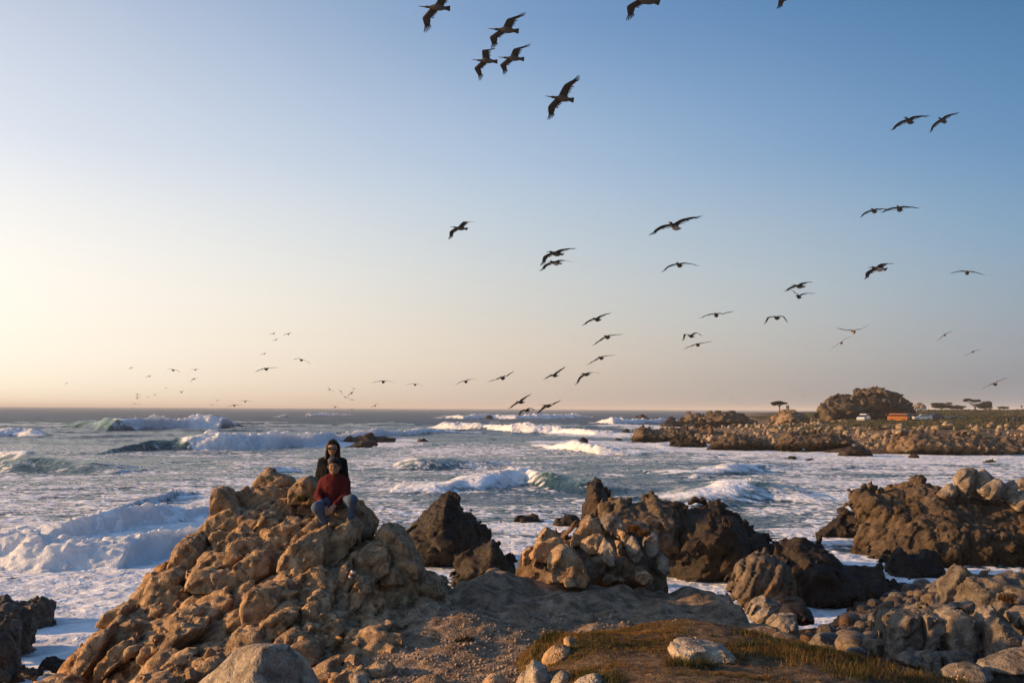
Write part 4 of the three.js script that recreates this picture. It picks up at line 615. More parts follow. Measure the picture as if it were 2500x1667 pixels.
function boulder(name, label, poly, d, T, tone, topt = {}, soft = 0.5, opt = {}, category = 'boulder', group) {
  if (topt.on) d = onLand(topt.on[0], topt.on[1]) + T * 0.75;
  const [w, h] = span(poly), m = Math.min(w, h) * d / F, b = topt.block ? slabBlock(poly, d, T, topt.block, topt.lean ?? 0.2, 0.05, topt.faces) : swell(poly, d, T, m * 0.5, topt.lean ?? 0.12, soft), c = at(...mid(poly), d);
  const g = meshRock(b, b.lo, b.hi, topt.cell || 0.024, rockOpts({ seed: d * 3 + poly[0][0], lump: Math.max(0.2, m * 0.8), bulge: 0.06, tilt: 0.1, step: 0.06, crack: 0.03, levels: 2, rough: 0.02, warp: 0.1, ...opt }), tones(tone, { seed: poly[0][0], rust: 0.25, spot: 0.25, ...topt }), 0.9);
  g.translate(-c.x, -c.y, -c.z); const o = single(name, g, topt.mat || granite, label, category, group); o.position.copy(c); return o;
}
const PALE = [[0.38, 0.31, 0.235], [0.49, 0.41, 0.315], [0.42, 0.30, 0.19], [0.28, 0.23, 0.18]];
function buildBoulders() {
  const Q = (s) => outline(s, 500, 1500, 1000 / 2352);                     // bottom edge of the photo
  { const c = P(630, 1660, 9.6), b = blockField(c, [1, 1, 1], 1, [0, 0, 0], 0, 0.035, [[-0.62, 0.66, 0.42, 0.175], [0.80, 0.48, 0.36, 0.20], [0.1, 0.22, 0.97, 0.36], [0, 0.2, -0.98, 0.42], [-1, 0.1, 0.1, 0.72], [0, -1, 0, 0.55], [0.9, -0.2, 0.4, 0.42], [0.05, 0.97, -0.15, 0.29]]), g = meshRock(b, [c.x - 0.95, c.y - 0.7, c.z - 0.6], [c.x + 0.7, c.y + 0.6, c.z + 0.6], 0.024, rockOpts({ seed: 33, lump: 0.4, bulge: 0.03, tilt: 0.06, step: 0.05, crack: 0.04, levels: 2, rough: 0.014 }), tones(PALE, { seed: 3, rust: 0.25, spot: 0.25 }), 0.9); g.translate(-c.x, -c.y, -c.z); single('boulder', g, granite, 'large pale wedge-shaped boulder in front of the tan outcrop at the bottom edge', 'boulder').position.copy(c); }
  boulder('boulder', 'smooth egg-shaped tan boulder lying on the sand beside the outcrop', Q('915,340 950,300 1000,272 1050,270 1095,310 1100,345 1060,375 970,380 925,370'), 10.9, 0.2, TAN, { on: [930, 1655], rust: 0.1 }, 0.5);
  boulder('boulder', 'pale pointed boulder at the bottom edge left of the egg-shaped boulder', Q('820,440 835,380 865,345 900,355 945,385 960,440'), 10.2, 0.16, PALE, { on: [880, 1690],}, 0.5);
  boulder('boulder', 'flat tan boulder half sunk in the gravel at the bottom edge', Q('1150,440 1200,385 1260,355 1330,352 1380,385 1400,440'), 10.3, 0.25, TAN, { on: [1045, 1690],}, 0.5);
  boulder('boulder', 'rounded tan boulder at the bottom edge in the gravel, left of the pointed one', Q('1580,450 1610,375 1640,345 1700,345 1740,375 1760,450'), 10.2, 0.2, TAN, { on: [1210, 1690],}, 0.5);
  boulder('boulder', 'pointed tan boulder at the bottom edge below the turf mound', Q('1820,450 1830,385 1860,320 1885,282 1915,300 1970,340 2000,380 2005,450'), 9.9, 0.22, PALE, { on: [1310, 1690], rust: 0.6 }, 0.45, { step: 0.14, tilt: 0.2 });
  boulder('boulder', 'small stone leaning on the left of the pointed tan boulder', Q('1795,440 1805,370 1830,335 1860,335 1850,440'), 10.0, 0.12, PALE, { on: [1275, 1690], rust: 0.5 }, 0.5);
  boulder('boulder', 'rounded tan boulder just right of the pointed boulder at the turf edge', Q('1990,420 2000,360 2030,330 2080,322 2110,350 2105,420'), 9.7, 0.15, PALE, { on: [1370, 1680], rust: 0.5 }, 0.5);
  boulder('boulder', 'flat pale stone in dry grass at the bottom edge of the turf', Q('2090,440 2150,375 2220,345 2270,350 2300,390 2300,440'), 9.2, 0.2, PALE, { on: [1435, 1690],}, 0.5);
  boulder('boulder', 'brown boulder embedded in the left flank of the turf mound', Q('1930,270 1950,230 2000,190 2060,180 2100,200 2100,260 2040,300 1960,300'), 10.8, 0.22, TAN, { on: [1355, 1622],}, 0.5);
  boulder('boulder', 'small upright tan stone on top of the left end of the turf mound', Q('2058,180 2062,130 2090,120 2130,140 2140,190 2090,205'), 10.9, 0.1, TAN, { on: [1390, 1578], rust: 0.6 }, 0.5);
  boulder('boulder', 'small loose rock on the gravel beside the egg-shaped boulder', Q('1440,365 1450,342 1480,345 1482,368'), 10.9, 0.04, TAN, { on: [1122, 1657], cell: 0.014 }, 0.5);
  boulder('boulder', 'long pale boulder lying on the turf mound, grass around its foot', Z2('1825,1230 1840,1180 1920,1165 2020,1172 2120,1185 2190,1205 2205,1240 2150,1270 2040,1285 1900,1290 1840,1265'), 9.9, 0.3, PALE, { rust: 0.3, lean: 0.1, on: [1720, 1618], block: 9, faces: [[-0.5, 0.75, 0.42, 0.66], [0.55, 0.6, 0.55, 0.75], [0, 0.35, 0.93, 0.8]] }, 0.5);
  boulder('boulder', 'tan boulder low on the outcrop foot at the lower left corner', Z0('420,1640 470,1548 520,1535 620,1500 750,1495 900,1510 1050,1560 1060,1660'), 12.0, 0.4, TAN, {}, 0.5, { step: 0.2, tilt: 0.2 });
  boulder('boulder', 'grey rounded boulder at the channel edge behind the turf', Z3('485,1100 520,1030 600,1000 680,1030 700,1090 700,1170 560,1180 500,1150'), 22, 0.5, GREY, {}, 0.5, { step: 0.12, tilt: 0.18 });
  boulder('boulder', 'grey flat-topped boulder right at the turf edge by the channel', Z3('620,1170 680,1110 800,1118 822,1180 815,1260 690,1260'), 20, 0.5, GREY, {}, 0.45, { step: 0.1 });
  boulder('boulder', 'black wet boulder in the channel below the slab rock', Z3('700,1120 750,1045 850,1038 910,1080 925,1160 840,1180 740,1175'), 24, 0.6, DARK, { mat: wetRock, cell: 0.04 }, 0.5);
  boulder('boulder', 'flat black boulder under the humped dark rock', Z3('630,1020 720,985 860,1000 880,1080 720,1090 640,1060'), 26, 0.6, DARK, { mat: wetRock, cell: 0.04 }, 0.5);
  boulder('boulder', 'big smooth grey boulder at the top of the cobble beach by the water', Z3('1670,990 1690,945 1725,910 1800,893 1880,905 1920,950 1915,1000 1850,1020 1740,1020'), 30.6, 0.7, GREY.map((c) => c.map((v) => v * 0.7)), { cell: 0.04 }, 0.5);
  boulder('boulder', 'smooth grey boulder sloping across the right edge below the crag', Z7('1950,920 1980,865 2150,790 2352,738 2600,715 2600,960 2352,970 2100,960'), 12.3, 0.5, GREY.map((c) => c.map((v) => v * 0.75)), {}, 0.5);
  boulder('boulder', 'smooth grey boulder lying below the crag in the lower right', Z7('1590,1010 1620,950 1750,880 1880,863 2000,900 2030,980 1950,1060 1700,1070'), 12.0, 0.4, GREY.map((c) => c.map((v) => v * 0.7)), {}, 0.5);
  boulder('boulder', 'round dark boulder beside the flowers at the lower right', Z7('1420,1040 1440,975 1480,945 1545,945 1585,990 1590,1060'), 11.0, 0.16, GREY.map((c) => c.map((v) => v * 0.55)), {}, 0.5);
  stage('boulders');
}

// ---------------------------------------------------------------- the far headland
const landEdge = [[1572, 1053], [1600, 1066], [1640, 1082], [1720, 1087], [1830, 1096], [1900, 1094], [1990, 1100], [2060, 1107], [2200, 1112], [2300, 1114], [2400, 1113], [2500, 1113], [2800, 1112]].map(([x, y]) => { const v = onY(x, y, 0); return [v.x, v.z]; });
landEdge.push([260, -160], [700, -300], [900, -900], [300, -1400], [180, -900], [108, -560], [84, -430], [70, -350], [57, -290], [46, -255]);
function landIn(x, z) {
  let m = 1e9, inn = false; const q = landEdge, n = q.length;
  for (let i = 0, j = n - 1; i < n; j = i++) {
    const [ax, az] = q[i], [bx, bz] = q[j], ex = bx - ax, ez = bz - az, t = clamp(((x - ax) * ex + (z - az) * ez) / (ex * ex + ez * ez)), dx = x - ax - ex * t, dz = z - az - ez * t, e = dx * dx + dz * dz; if (e < m) m = e;
    if (az > z !== bz > z && x < (bx - ax) * (z - az) / (bz - az) + ax) inn = !inn;
  }
  return inn ? Math.sqrt(m) : -Math.sqrt(m);
}
const PROF = [[-40, -3], [0, -0.3], [3, 0.5], [9, 1.1], [20, 1.9], [40, 3.0], [70, 3.7], [110, 4.05], [200, 4.7], [400, 5.4], [1500, 6.2]];
function landH(x, z) {
  const e = landIn(x, z) + 2.5 * noise(x / 14, 2, z / 14); let i = 0; while (i < PROF.length - 2 && e > PROF[i + 1][0]) i++;
  const t = clamp((e - PROF[i][0]) / (PROF[i + 1][0] - PROF[i][0])); let h = lerp(PROF[i][1], PROF[i + 1][1], t);
  const steep = sstep(0.30, 0.42, x / -z); if (e < 60) h += steep * 1.0 * sstep(8, 17, e) * sstep(60, 25, e);          // the undercut bank at right
  h += sstep(260, 520, -z) * sstep(0.25, 0.42, x / -z) * 2.0;                                                            // fields rise inland
  return h + 0.35 * fbm(x / 9, 3, z / 9, 4) * sstep(0, 10, e) + 0.5 * (ridged(x / 6, 5, z / 6, 3) - 0.6) * sstep(35, 8, e) * sstep(-4, 3, e);
}
const landG = gridOf(landH, 20, 320, -620, -110, 1.0);
function buildHeadland() {
  const col = (x, y, z, c) => {
    const e = landIn(x, z), n = fbm(x / 7, 2, z / 7, 4), a = sstep(30, 46, e + 16 * n), g = sstep(-0.25, 0.35, fbm(x / 12, 7, z / 12, 4)), s = sstep(-0.2, 0.4, fbm(x / 2.2, 4, z / 2.2, 3)), path = sstep(0.30, 0.40, fbm(x / 16 + 7, 3, z / 9, 2)) * 0.7, wet = sstep(1.3, 0.5, y + 0.5 * n);
    for (let k = 0; k < 3; k++) { const sand = lerp([0.20, 0.145, 0.095][k], [0.33, 0.245, 0.165][k], s), veg = lerp(lerp([0.040, 0.048, 0.016][k], [0.105, 0.085, 0.035][k], g), [0.16, 0.115, 0.065][k], path); c[k] = lerp(lerp(sand, veg, a), [0.05, 0.037, 0.026][k], wet * 0.85); }
  };
  setting('headland_ground', field((x, z) => landH(x, z), 28, 130, -330, -116, 0.85, col, 3, (x, y) => y > -1.2), sandy);
  setting('far_fields', field((x, z) => landH(x, z) - sstep(-334, -327, z) * 1.2 - (z > -330 && x < 130 ? 1.0 : 0), 28, 520, -1000, -120, 5, col, 6, (x, y, z) => y > -1.2 && (z < -322 || x > 126)), sandy);
  // the rocky hill and the bedded shore rocks
  const hill = thing('rock_hill', 'bouldery rock hill rising above the parked cars on the headland', 'hill');
  const f = swell(Z8('200,470 250,390 290,380 310,350 400,320 470,290 600,270 650,232 690,235 710,270 740,262 780,205 820,212 870,222 950,242 1030,272 1060,312 1130,332 1170,382 1190,420 1190,520 600,560 300,560'), 288, 11, 5, 0.35, 0.8);
  part('rock_mass', meshRock(f, f.lo, f.hi, 0.42, rockOpts({ seed: 51, lump: 2.4, long: 1.6, bulge: 0.15, tilt: 0.4, step: 0.6, crack: 0.2, levels: 3, rough: 0.2, dip: 30 }), tones([[0.085, 0.068, 0.052], [0.14, 0.112, 0.085], [0.15, 0.095, 0.05], [0.045, 0.042, 0.028]], { seed: 51, size: 5, rust: 0.4 }), 5), granite, hill);
  const r = rngOf(512);
  for (const [px, py, w, h] of [[650 * 0.2338 + 1950, 900 + 250 * 0.2338, 15, 14], [2127, 953, 14, 14], [2140, 952, 16, 13], [2152, 955, 12, 11], [2170, 960, 18, 13], [2190, 966, 18, 14], [2205, 977, 16, 12], [2220, 987, 13, 11], [2120, 962, 16, 12], [2100, 966, 14, 10], [2085, 972, 15, 11], [2065, 974, 14, 10], [2048, 979, 14, 10], [2030, 986, 14, 11], [2012, 990, 10, 12], [2075, 992, 22, 13], [2130, 980, 20, 13], [2160, 982, 18, 12], [2180, 990, 18, 11], [2040, 1003, 16, 12], [2110, 985, 16, 11], [2022, 1005, 14, 12]]) {
    const d = 279 + r() * 6, c = at(px, py, d), s = d / F, b = blockField(c, [w * s, h * s, 1.6 * s * Math.min(w, h)], px, [0, r() * 3, (r() - 0.5) * 0.9], 8, 0.03), R = Math.max(w, h) * s * 0.75 + 0.2;
    part('boulder', meshRock(b, [c.x - R, c.y - R, c.z - R], [c.x + R, c.y + R, c.z + R], 0.2, rockOpts({ seed: px, lump: 0.8, bulge: 0.1, step: 0.15, tilt: 0.15, levels: 1, rough: 0.08 }), tones([[0.11, 0.088, 0.066], [0.19, 0.15, 0.11], [0.17, 0.11, 0.06], [0.06, 0.05, 0.038]], { seed: px, size: 4, rust: 0.4 }), 5), granite, hill);
  }
  const so = { lump: 0.85, long: 1.8, bulge: 0.15, tilt: 0.6, step: 0.85, crack: 0.5, levels: 3, rough: 0.12, dip: 62 };
  for (const [label, list, cell, opt, tone, topt] of [
    ['dark reef at the tip of the headland, long and low', [[Z4('300,375 330,322 360,302 400,312 430,325 520,310 600,315 650,322 700,305 715,297 730,318 760,330 790,342 800,385 740,400 450,395'), 190, 5, 2, 0.3]], 0.24, { ...so, seed: 61 }, MIXED, { wet: 0.6, weed: WEED, size: 4, rust: 0.5 }], ['dark rocky ledge in front of the reef', [[Z4('500,420 540,372 600,360 650,370 690,395 710,420'), 164, 4, 1.5, 0.3]], 0.21, { ...so, seed: 62 }, DARK, { size: 4 }],
    ['dark ledge on the shore below the pale stones, left', [[Z4('700,425 740,370 800,352 850,345 900,352 960,360 1040,395 1050,430'), 152, 5, 2, 0.4]], 0.2, { ...so, seed: 63 }, MIXED, { wet: 1.0, weed: WEED, size: 4, rust: 0.4 }], ['dark ledge on the shore below the pale stones, middle', [[Z4('1060,420 1090,362 1130,347 1200,340 1290,330 1380,338 1450,358 1470,400 1440,425'), 148, 5, 2, 0.5]], 0.2, { ...so, seed: 64 }, MIXED, { wet: 1.0, weed: WEED, size: 4, rust: 0.5 }],
    ['steeply bedded tan cliff along the shore at right', [[Z4('1660,440 1690,392 1720,352 1800,332 1850,335 1950,342 2100,352 2200,372 2352,382 2700,390 2700,470 2200,465 1800,455'), 136, 6, 2, 0.7]], 0.2, { ...so, seed: 65, lump: 0.9, long: 3, dip: 62, bed: [0.85, -0.5, 0.1, 1.5, 0.7] }, [[0.15, 0.105, 0.068], [0.24, 0.17, 0.11], [0.24, 0.135, 0.06], [0.07, 0.05, 0.035]], { wet: 0.3, weed: WEED, size: 4, rust: 0.5 }], ['broad dark rock dome behind the reef', [[Z4('620,310 660,275 690,250 720,232 760,222 830,228 880,240 920,268 965,288 980,320'), 305, 9, 4, 0.2]], 0.45, { ...so, seed: 66, lump: 1.3 }, MIXED, { wet: 1.2, weed: WEED, size: 6 }],
    ['sunlit rock knob below the lone cypress', [[Z4('1030,300 1055,262 1090,225 1130,217 1180,228 1215,250 1230,300'), 262, 6, 3, 0.3]], 0.4, { ...so, seed: 67, lump: 1.3 }, [[0.25, 0.17, 0.105], [0.33, 0.23, 0.145], [0.33, 0.18, 0.075], [0.16, 0.11, 0.075]], { size: 5, rust: 0.7 }], ['sea-washed rocks behind the pointed rock off the headland', [[Z4('545,285 575,262 600,240 640,228 680,238 700,260 700,290'), 390, 8, 3, 0.2]], 0.55, { ...so, seed: 68, lump: 2 }, MIXED, { wet: 1.5, weed: WEED, size: 6 }], ['dark rocks between the dome and the reef', [[Z4('600,318 625,285 660,268 720,268 760,290 900,298 950,320'), 255, 6, 2.5, 0.2]], 0.42, { ...so, seed: 69, lump: 1.3 }, DARK, { size: 6 }],
    ['upright reddish rock pillar on the headland reef', [[Z4('703,345 706,312 712,297 722,296 728,312 732,345'), 186, 0.8, 0.4, 0]], 0.16, { ...so, seed: 70, lump: 0.7, step: 0.2, tilt: 0.15 }, [[0.13, 0.075, 0.05], [0.17, 0.10, 0.06], [0.2, 0.1, 0.05], [0.08, 0.05, 0.035]], { size: 2 }],
  ]) shoreRock('shore_rock', label, list.map((l) => [...l, 0.7]), cell, opt, tone, { seed: opt.seed, ...topt }, granite);
  stage('headland');
}

// ---------------------------------------------------------------- cobbles, turf grass, shrubs
const stones = [];
function stoneShapes() {
  const r = rngOf(31);
  for (let k = 0; k < 7; k++) {
    const s = [0.55 + 0.2 * r(), 0.36 + 0.12 * r(), 0.46 + 0.16 * r()], g = new THREE.IcosahedronGeometry(1, 3), p = g.attributes.position, v = V3();
    for (let i = 0; i < p.count; i++) { v.fromBufferAttribute(p, i); const n = 1 + 0.14 * noise(v.x * 1.3 + k * 7, v.y * 1.3, v.z * 1.3) + 0.06 * noise(v.x * 3 + k, v.y * 3, v.z * 3); const e = (c, q) => Math.sign(c) * Math.pow(Math.abs(c), q); p.setXYZ(i, e(v.x, 0.9) * s[0] * n, e(v.y, 0.9) * s[1] * n, e(v.z, 0.9) * s[2] * n); }
    const m = weld(g); m.computeVertexNormals(); stones.push(m);
  }
}
function weld(g) { const p = g.attributes.position, key = new Map(), P = [], I = []; for (let i = 0; i < p.count; i++) { const k = [p.getX(i), p.getY(i), p.getZ(i)].map((v) => Math.round(v * 1e4)).join(); if (!key.has(k)) { key.set(k, P.length / 3); P.push(p.getX(i), p.getY(i), p.getZ(i)); } I.push(key.get(k)); } const o = new THREE.BufferGeometry(); o.setAttribute('position', new THREE.Float32BufferAttribute(P, 3)); const U = []; for (let i = 0; i < P.length; i += 3) U.push(P[i] + P[i + 2], P[i + 1] + P[i + 2] * 0.7); o.setAttribute('uv', new THREE.Float32BufferAttribute(U, 2)); o.setIndex(I); return o; }
const stoneMats = [[0.05, 0.036, 0.026], [0.085, 0.06, 0.04], [0.16, 0.115, 0.075], [0.24, 0.18, 0.125], [0.20, 0.17, 0.14], [0.17, 0.095, 0.04]].map(([r, g, b], i) => new THREE.MeshPhysicalMaterial({ color: new THREE.Color().setRGB(r, g, b), map: grainMap, roughness: i < 2 ? 0.35 : 0.7, specularIntensity: i < 2 ? 0.9 : 0.5, bumpMap: rockBump, bumpScale: 0.04 }));
function buildCobbles() {
  stoneShapes();
  const r = rngOf(8), placed = [], zone = (px, py) => { // the cobble field as seen: between the humped rock, the turf and the crag
    const a = [[1880, 1566], [1990, 1546], [2066, 1532], [2078, 1490], [2130, 1446], [2200, 1432], [2290, 1430], [2380, 1425], [2400, 1440], [2370, 1470], [2300, 1490], [2200, 1500], [2180, 1545], [2165, 1610], [2120, 1640], [2040, 1600], [1960, 1570], [1880, 1560]];
    let inn = false; for (let i = 0, j = a.length - 1; i < a.length; j = i++) if (a[i][1] > py !== a[j][1] > py && px < (a[j][0] - a[i][0]) * (py - a[i][1]) / (a[j][1] - a[i][1]) + a[i][0]) inn = !inn; return inn;
  };
  const spot = (px, py) => { for (let d = 15; d < 36; d += 0.08) { const p = at(px, py, d); if (p.y < beachG(p.x, p.z)) return p; } return null; };
  let n = 0, guard = 0; const loose = [];
  while (n < 285 && guard++ < 30000) {
    const px = 1840 + 560 * r(), py = 1420 + 225 * r(); if (!zone(px, py)) continue;
    const p = spot(px, py); if (!p) continue;
    const size = n < 12 ? 0.42 + 0.2 * r() : n < 60 ? 0.26 + 0.14 * r() : n < 160 ? 0.15 + 0.1 * r() : 0.09 + 0.06 * r(); let ok = true;
    for (const q of placed) if (Math.hypot(q[0] - p.x, q[1] - p.z) < (q[2] + size) * 0.78) { ok = false; break; }
    if (!ok) continue; placed.push([p.x, p.z, size]);
    const wet = sstep(0.9, 0.2, p.y), hi = px > 2150 && py < 1500, m = r() < wet * 0.75 ? (r() < 0.6 ? 0 : 1) : hi ? 2 + Math.floor(r() * 3) : 1 + Math.floor(r() * 5);
    const o = new THREE.Mesh(stones[Math.floor(r() * 7)], stoneMats[m]); o.name = numbered('cobble'); o.castShadow = o.receiveShadow = true;
    const pale = m > 1 && hi; o.userData = { label: pale ? 'pale dry cobble at the top of the beach below the crag' : wet > 0.5 ? 'dark wet cobble on the lower beach beside the inlet water' : 'brown cobble on the beach between the turf and the crag', category: 'cobble', group: pale ? 'pale cobbles at the top of the beach' : wet > 0.5 ? 'wet cobbles beside the inlet' : 'brown cobbles on the beach' };
    o.position.set(p.x, beachG(p.x, p.z) + size * 0.12, p.z); o.scale.setScalar(size); o.rotation.set((r() - 0.5) * 0.5, r() * 6.3, (r() - 0.5) * 0.5); scene.add(o); n++;
  }
  // shingle between them
  const M = new THREE.Matrix4(), Q = new THREE.Quaternion(), list = [], cols = [], C = new THREE.Color();
  for (let k = 0; k < 9000; k++) { const px = 1800 + 640 * r(), py = 1415 + 240 * r(); if (!zone(px, py)) continue; const p = spot(px, py); if (!p) continue; const s = 0.03 + 0.06 * r() * r(); M.compose(V3(p.x, beachG(p.x, p.z) + s * 0.2, p.z), Q.setFromEuler(new THREE.Euler(r(), r() * 6, r())), V3(s, s * 0.8, s)); list.push(M.clone()); const t = 0.3 + r(); cols.push(C.setRGB(0.13 * t, 0.095 * t, 0.066 * t).clone()); }
  const m = new THREE.InstancedMesh(stones[1], new THREE.MeshPhysicalMaterial({ roughness: 0.6 }), list.length); list.forEach((a, i) => { m.setMatrixAt(i, a); m.setColorAt(i, cols[i]); }); m.name = 'shingle'; m.userData = { kind: 'stuff', label: 'small shingle filling the gaps between the beach cobbles', category: 'shingle' }; scene.add(m);
  // gravel on the gully floor
  const gl = [], gc = []; for (let k = 0; k < 7000; k++) { const x = -3 + 5.5 * r(), z = -9.6 - 4.2 * Math.pow(r(), 1.4); if (rim(x, z) > 0 || turfG(x, z) > floorG(x, z) && x > -0.7) continue; const s = 0.008 + 0.03 * Math.pow(r(), 3); M.compose(V3(x, floorG(x, z) + s * 0.2, z), Q.setFromEuler(new THREE.Euler(r(), r() * 6, r())), V3(s, s * 0.8, s)); gl.push(M.clone()); const t = 0.5 + 0.9 * r(); gc.push(C.setRGB(0.30 * t, 0.22 * t, 0.155 * t).clone()); }
  const gm = new THREE.InstancedMesh(stones[2], new THREE.MeshPhysicalMaterial({ roughness: 0.9 }), gl.length); gl.forEach((a, i) => { gm.setMatrixAt(i, a); gm.setColorAt(i, gc[i]); }); gm.name = 'gravel'; gm.userData = { kind: 'stuff', label: 'fine gravel and grit strewn over the gully floor', category: 'gravel' }; gm.castShadow = true; scene.add(gm);
  stage('cobbles ' + n + ', shingle ' + list.length);
}
const leafM = (r, g, b) => new THREE.MeshPhysicalMaterial({ color: new THREE.Color().setRGB(r, g, b), roughness: 0.9, specularIntensity: 0.2, transmission: 0.35, thickness: 0, side: THREE.DoubleSide });
function tuft(n, h, w, spread, seed) { // a tuft of bent blades
  const r = rngOf(seed), P = [], I = [];
  for (let k = 0; k < n; k++) {
    const a = r() * 6.283, x0 = (r() - 0.5) * spread, z0 = (r() - 0.5) * spread, L = h * (0.55 + 0.6 * r()), bend = (0.15 + 0.5 * r()) * L, ca = Math.cos(a), sa = Math.sin(a), o = P.length / 3, ww = w * (0.7 + 0.6 * r());
    for (const [t, f] of [[0, 1], [0.55, 0.8]]) { const e = bend * t * t; P.push(x0 + ca * e - sa * ww * f / 2, L * t, z0 + sa * e + ca * ww * f / 2, x0 + ca * e + sa * ww * f / 2, L * t, z0 + sa * e - ca * ww * f / 2); }
    P.push(x0 + ca * bend, L, z0 + sa * bend); I.push(o, o + 1, o + 2, o + 1, o + 3, o + 2, o + 2, o + 3, o + 4);
  }
  const g = new THREE.BufferGeometry(); g.setAttribute('position', new THREE.Float32BufferAttribute(P, 3)); g.setIndex(I); g.computeVertexNormals(); return g;
}
function scatter(name, label, category, geo, mat, list, cols) { const m = new THREE.InstancedMesh(geo, mat, list.length); list.forEach((a, i) => { m.setMatrixAt(i, a); if (cols) m.setColorAt(i, cols[i]); }); m.name = name; m.userData = { kind: 'stuff', label, category }; m.castShadow = m.receiveShadow = true; scene.add(m); return m; }
function buildGrass() {
  const r = rngOf(55), M = new THREE.Matrix4(), Q = new THREE.Quaternion(), C = new THREE.Color(), short = [], sc = [], tall = [], tc = [];
  for (let k = 0; k < 60000; k++) {
    const x = -0.6 + 8.4 * r(), z = -7.4 - 5.2 * r(); if (turfG(x, z) < floorG(x, z) - 0.02 && rim(x, z) <= 0) continue;
    const b = bare(x, z); if (r() < b * 0.96) continue;
    const s = 0.6 + 0.8 * r(), n = fbm(x / 0.6, 3, z / 0.6, 3), g = sstep(-0.2, 0.4, n); M.compose(V3(x, turfG(x, z) - 0.01, z), Q.setFromEuler(new THREE.Euler((r() - 0.5) * 0.5, r() * 6.3, (r() - 0.5) * 0.5)), V3(s, s * (0.7 + 0.6 * r()), s)); short.push(M.clone());
    const t = 0.7 + 0.6 * r(); sc.push(C.setRGB(lerp(0.075, 0.22, 1 - g) * t, lerp(0.066, 0.125, 1 - g) * t, lerp(0.018, 0.042, 1 - g) * t).clone());
  }
  scatter('turf_grass', 'short brown and olive turf grass covering the foreground mound', 'grass', tuft(7, 0.026, 0.005, 0.05, 3), leafM(1, 1, 1), short, sc);
  const spots = [[1340, 1555, 60, 20, 160], [1330, 1600, 30, 26, 60], [1900, 1585, 120, 30, 420], [2000, 1600, 120, 34, 520], [2100, 1635, 110, 30, 480], [2230, 1660, 90, 18, 260], [1960, 1555, 60, 10, 160], [1850, 1550, 70, 12, 180], [1690, 1625, 70, 8, 120], [1790, 1610, 40, 14, 90], [1420, 1650, 50, 20, 90], [1500, 1660, 40, 14, 70], [2380, 1660, 90, 20, 200], [1640, 1618, 20, 14, 50]];
  for (const [px, py, wx, wy, n] of spots) for (let k = 0; k < n; k++) {
    const qx = px + (r() + r() - 1) * wx, qy = py + (r() + r() - 1) * wy; let p = null; for (let d = 6.5; d < 13; d += 0.05) { const q = at(qx, qy, d); if (q.x > -0.7 && q.y < turfG(q.x, q.z)) { p = q; break; } } if (!p) continue;
    const s = 0.7 + 0.7 * r(); M.compose(V3(p.x, turfG(p.x, p.z) - 0.02, p.z), Q.setFromEuler(new THREE.Euler((r() - 0.5) * 0.4, r() * 6.3, (r() - 0.5) * 0.4)), V3(s, s * (0.6 + 0.6 * r()), s)); tall.push(M.clone()); const t = 0.35 + 1.0 * r(), gr = fbm(p.x * 2, 3, p.z * 2, 2) > 0.05 || r() < 0.2; tc.push(C.setRGB((gr ? 0.075 : 0.20) * t, (gr ? 0.07 : 0.125) * t, (gr ? 0.02 : 0.045) * t).clone());
  }
  scatter('dry_grass', 'tall dry grass and weeds fringing the turf mound', 'grass', tuft(8, 0.062, 0.0045, 0.09, 5), leafM(1, 1, 1), tall, tc);
  // plants growing on the rocks: small cushions
  for (const [label, px, py, d, w, c] of [['small dark green cushion plant in the outcrop cleft left of the seated man', 738, 1222, 14.75, 0.14, [0.05, 0.05, 0.015]], ['dry orange cushion plant between the slabs of the middle outcrop', 1545, 1297, 17.0, 0.22, [0.15, 0.075, 0.02]], ['second dry cushion plant lower on the middle outcrop, below the rounded slab', 1572, 1308, 16.7, 0.18, [0.12, 0.06, 0.018]], ['small green plant in the notch of the middle outcrop', 1480, 1304, 16.8, 0.1, [0.06, 0.055, 0.015]], ['dark low plant at the foot of the outcrop on the gully floor', 1137, 1573, 11.9, 0.16, [0.03, 0.026, 0.01]], ['dry brown tuft growing on the crag at right', 2460, 1468, 15.2, 0.2, [0.13, 0.07, 0.025]]]) {
    const c0 = at(px, py, d), parts = []; for (let k = 0; k < 46; k++) { const g = tuft(6, w * 0.55, w * 0.05, w * 0.25, k + px), a = r() * 6.3, q = Math.sqrt(r()) * w * 0.55; g.rotateX((r() - 0.5) * 1.6); g.rotateZ((r() - 0.5) * 1.6); g.translate(Math.cos(a) * q, (r() - 0.3) * w * 0.3, Math.sin(a) * q * 0.7); parts.push(g); }
    const o = single('cushion_plant', mergeGeometries(parts), leafM(...c), label, 'plant'); o.position.copy(c0);
  }
  // sea pinks gone to seed in the lower right corner
  const stemM = new THREE.MeshPhysicalMaterial({ color: new THREE.Color().setRGB(0.13, 0.075, 0.03), roughness: 0.9 }), headM = new THREE.MeshPhysicalMaterial({ color: new THREE.Color().setRGB(0.42, 0.25, 0.12), roughness: 0.9 });
  [[2325, 1651, 8.6], [2337, 1640, 8.7], [2341, 1650, 8.65], [2351, 1642, 8.7], [2357, 1653, 8.6], [2361, 1655, 8.75], [2338, 1657, 8.55]].forEach(([px, py, d], i) => {
    const top = at(px, py, d), o = thing('dry_flower', ['dry buff flower head, the lone one at the left of its clump', 'dry buff flower head, tallest of the clump at the lower right', 'dry buff flower head under the tallest one of the clump', 'dry buff flower head just right of the tallest in the clump', 'dry buff flower head, second from the right in the clump', 'dry buff flower head, rightmost of the clump', 'dry buff flower head, lowest of the clump at the bottom edge'][i], 'flower', 'dry flowers in the lower right corner', [top.x, top.y - 0.16, top.z]);
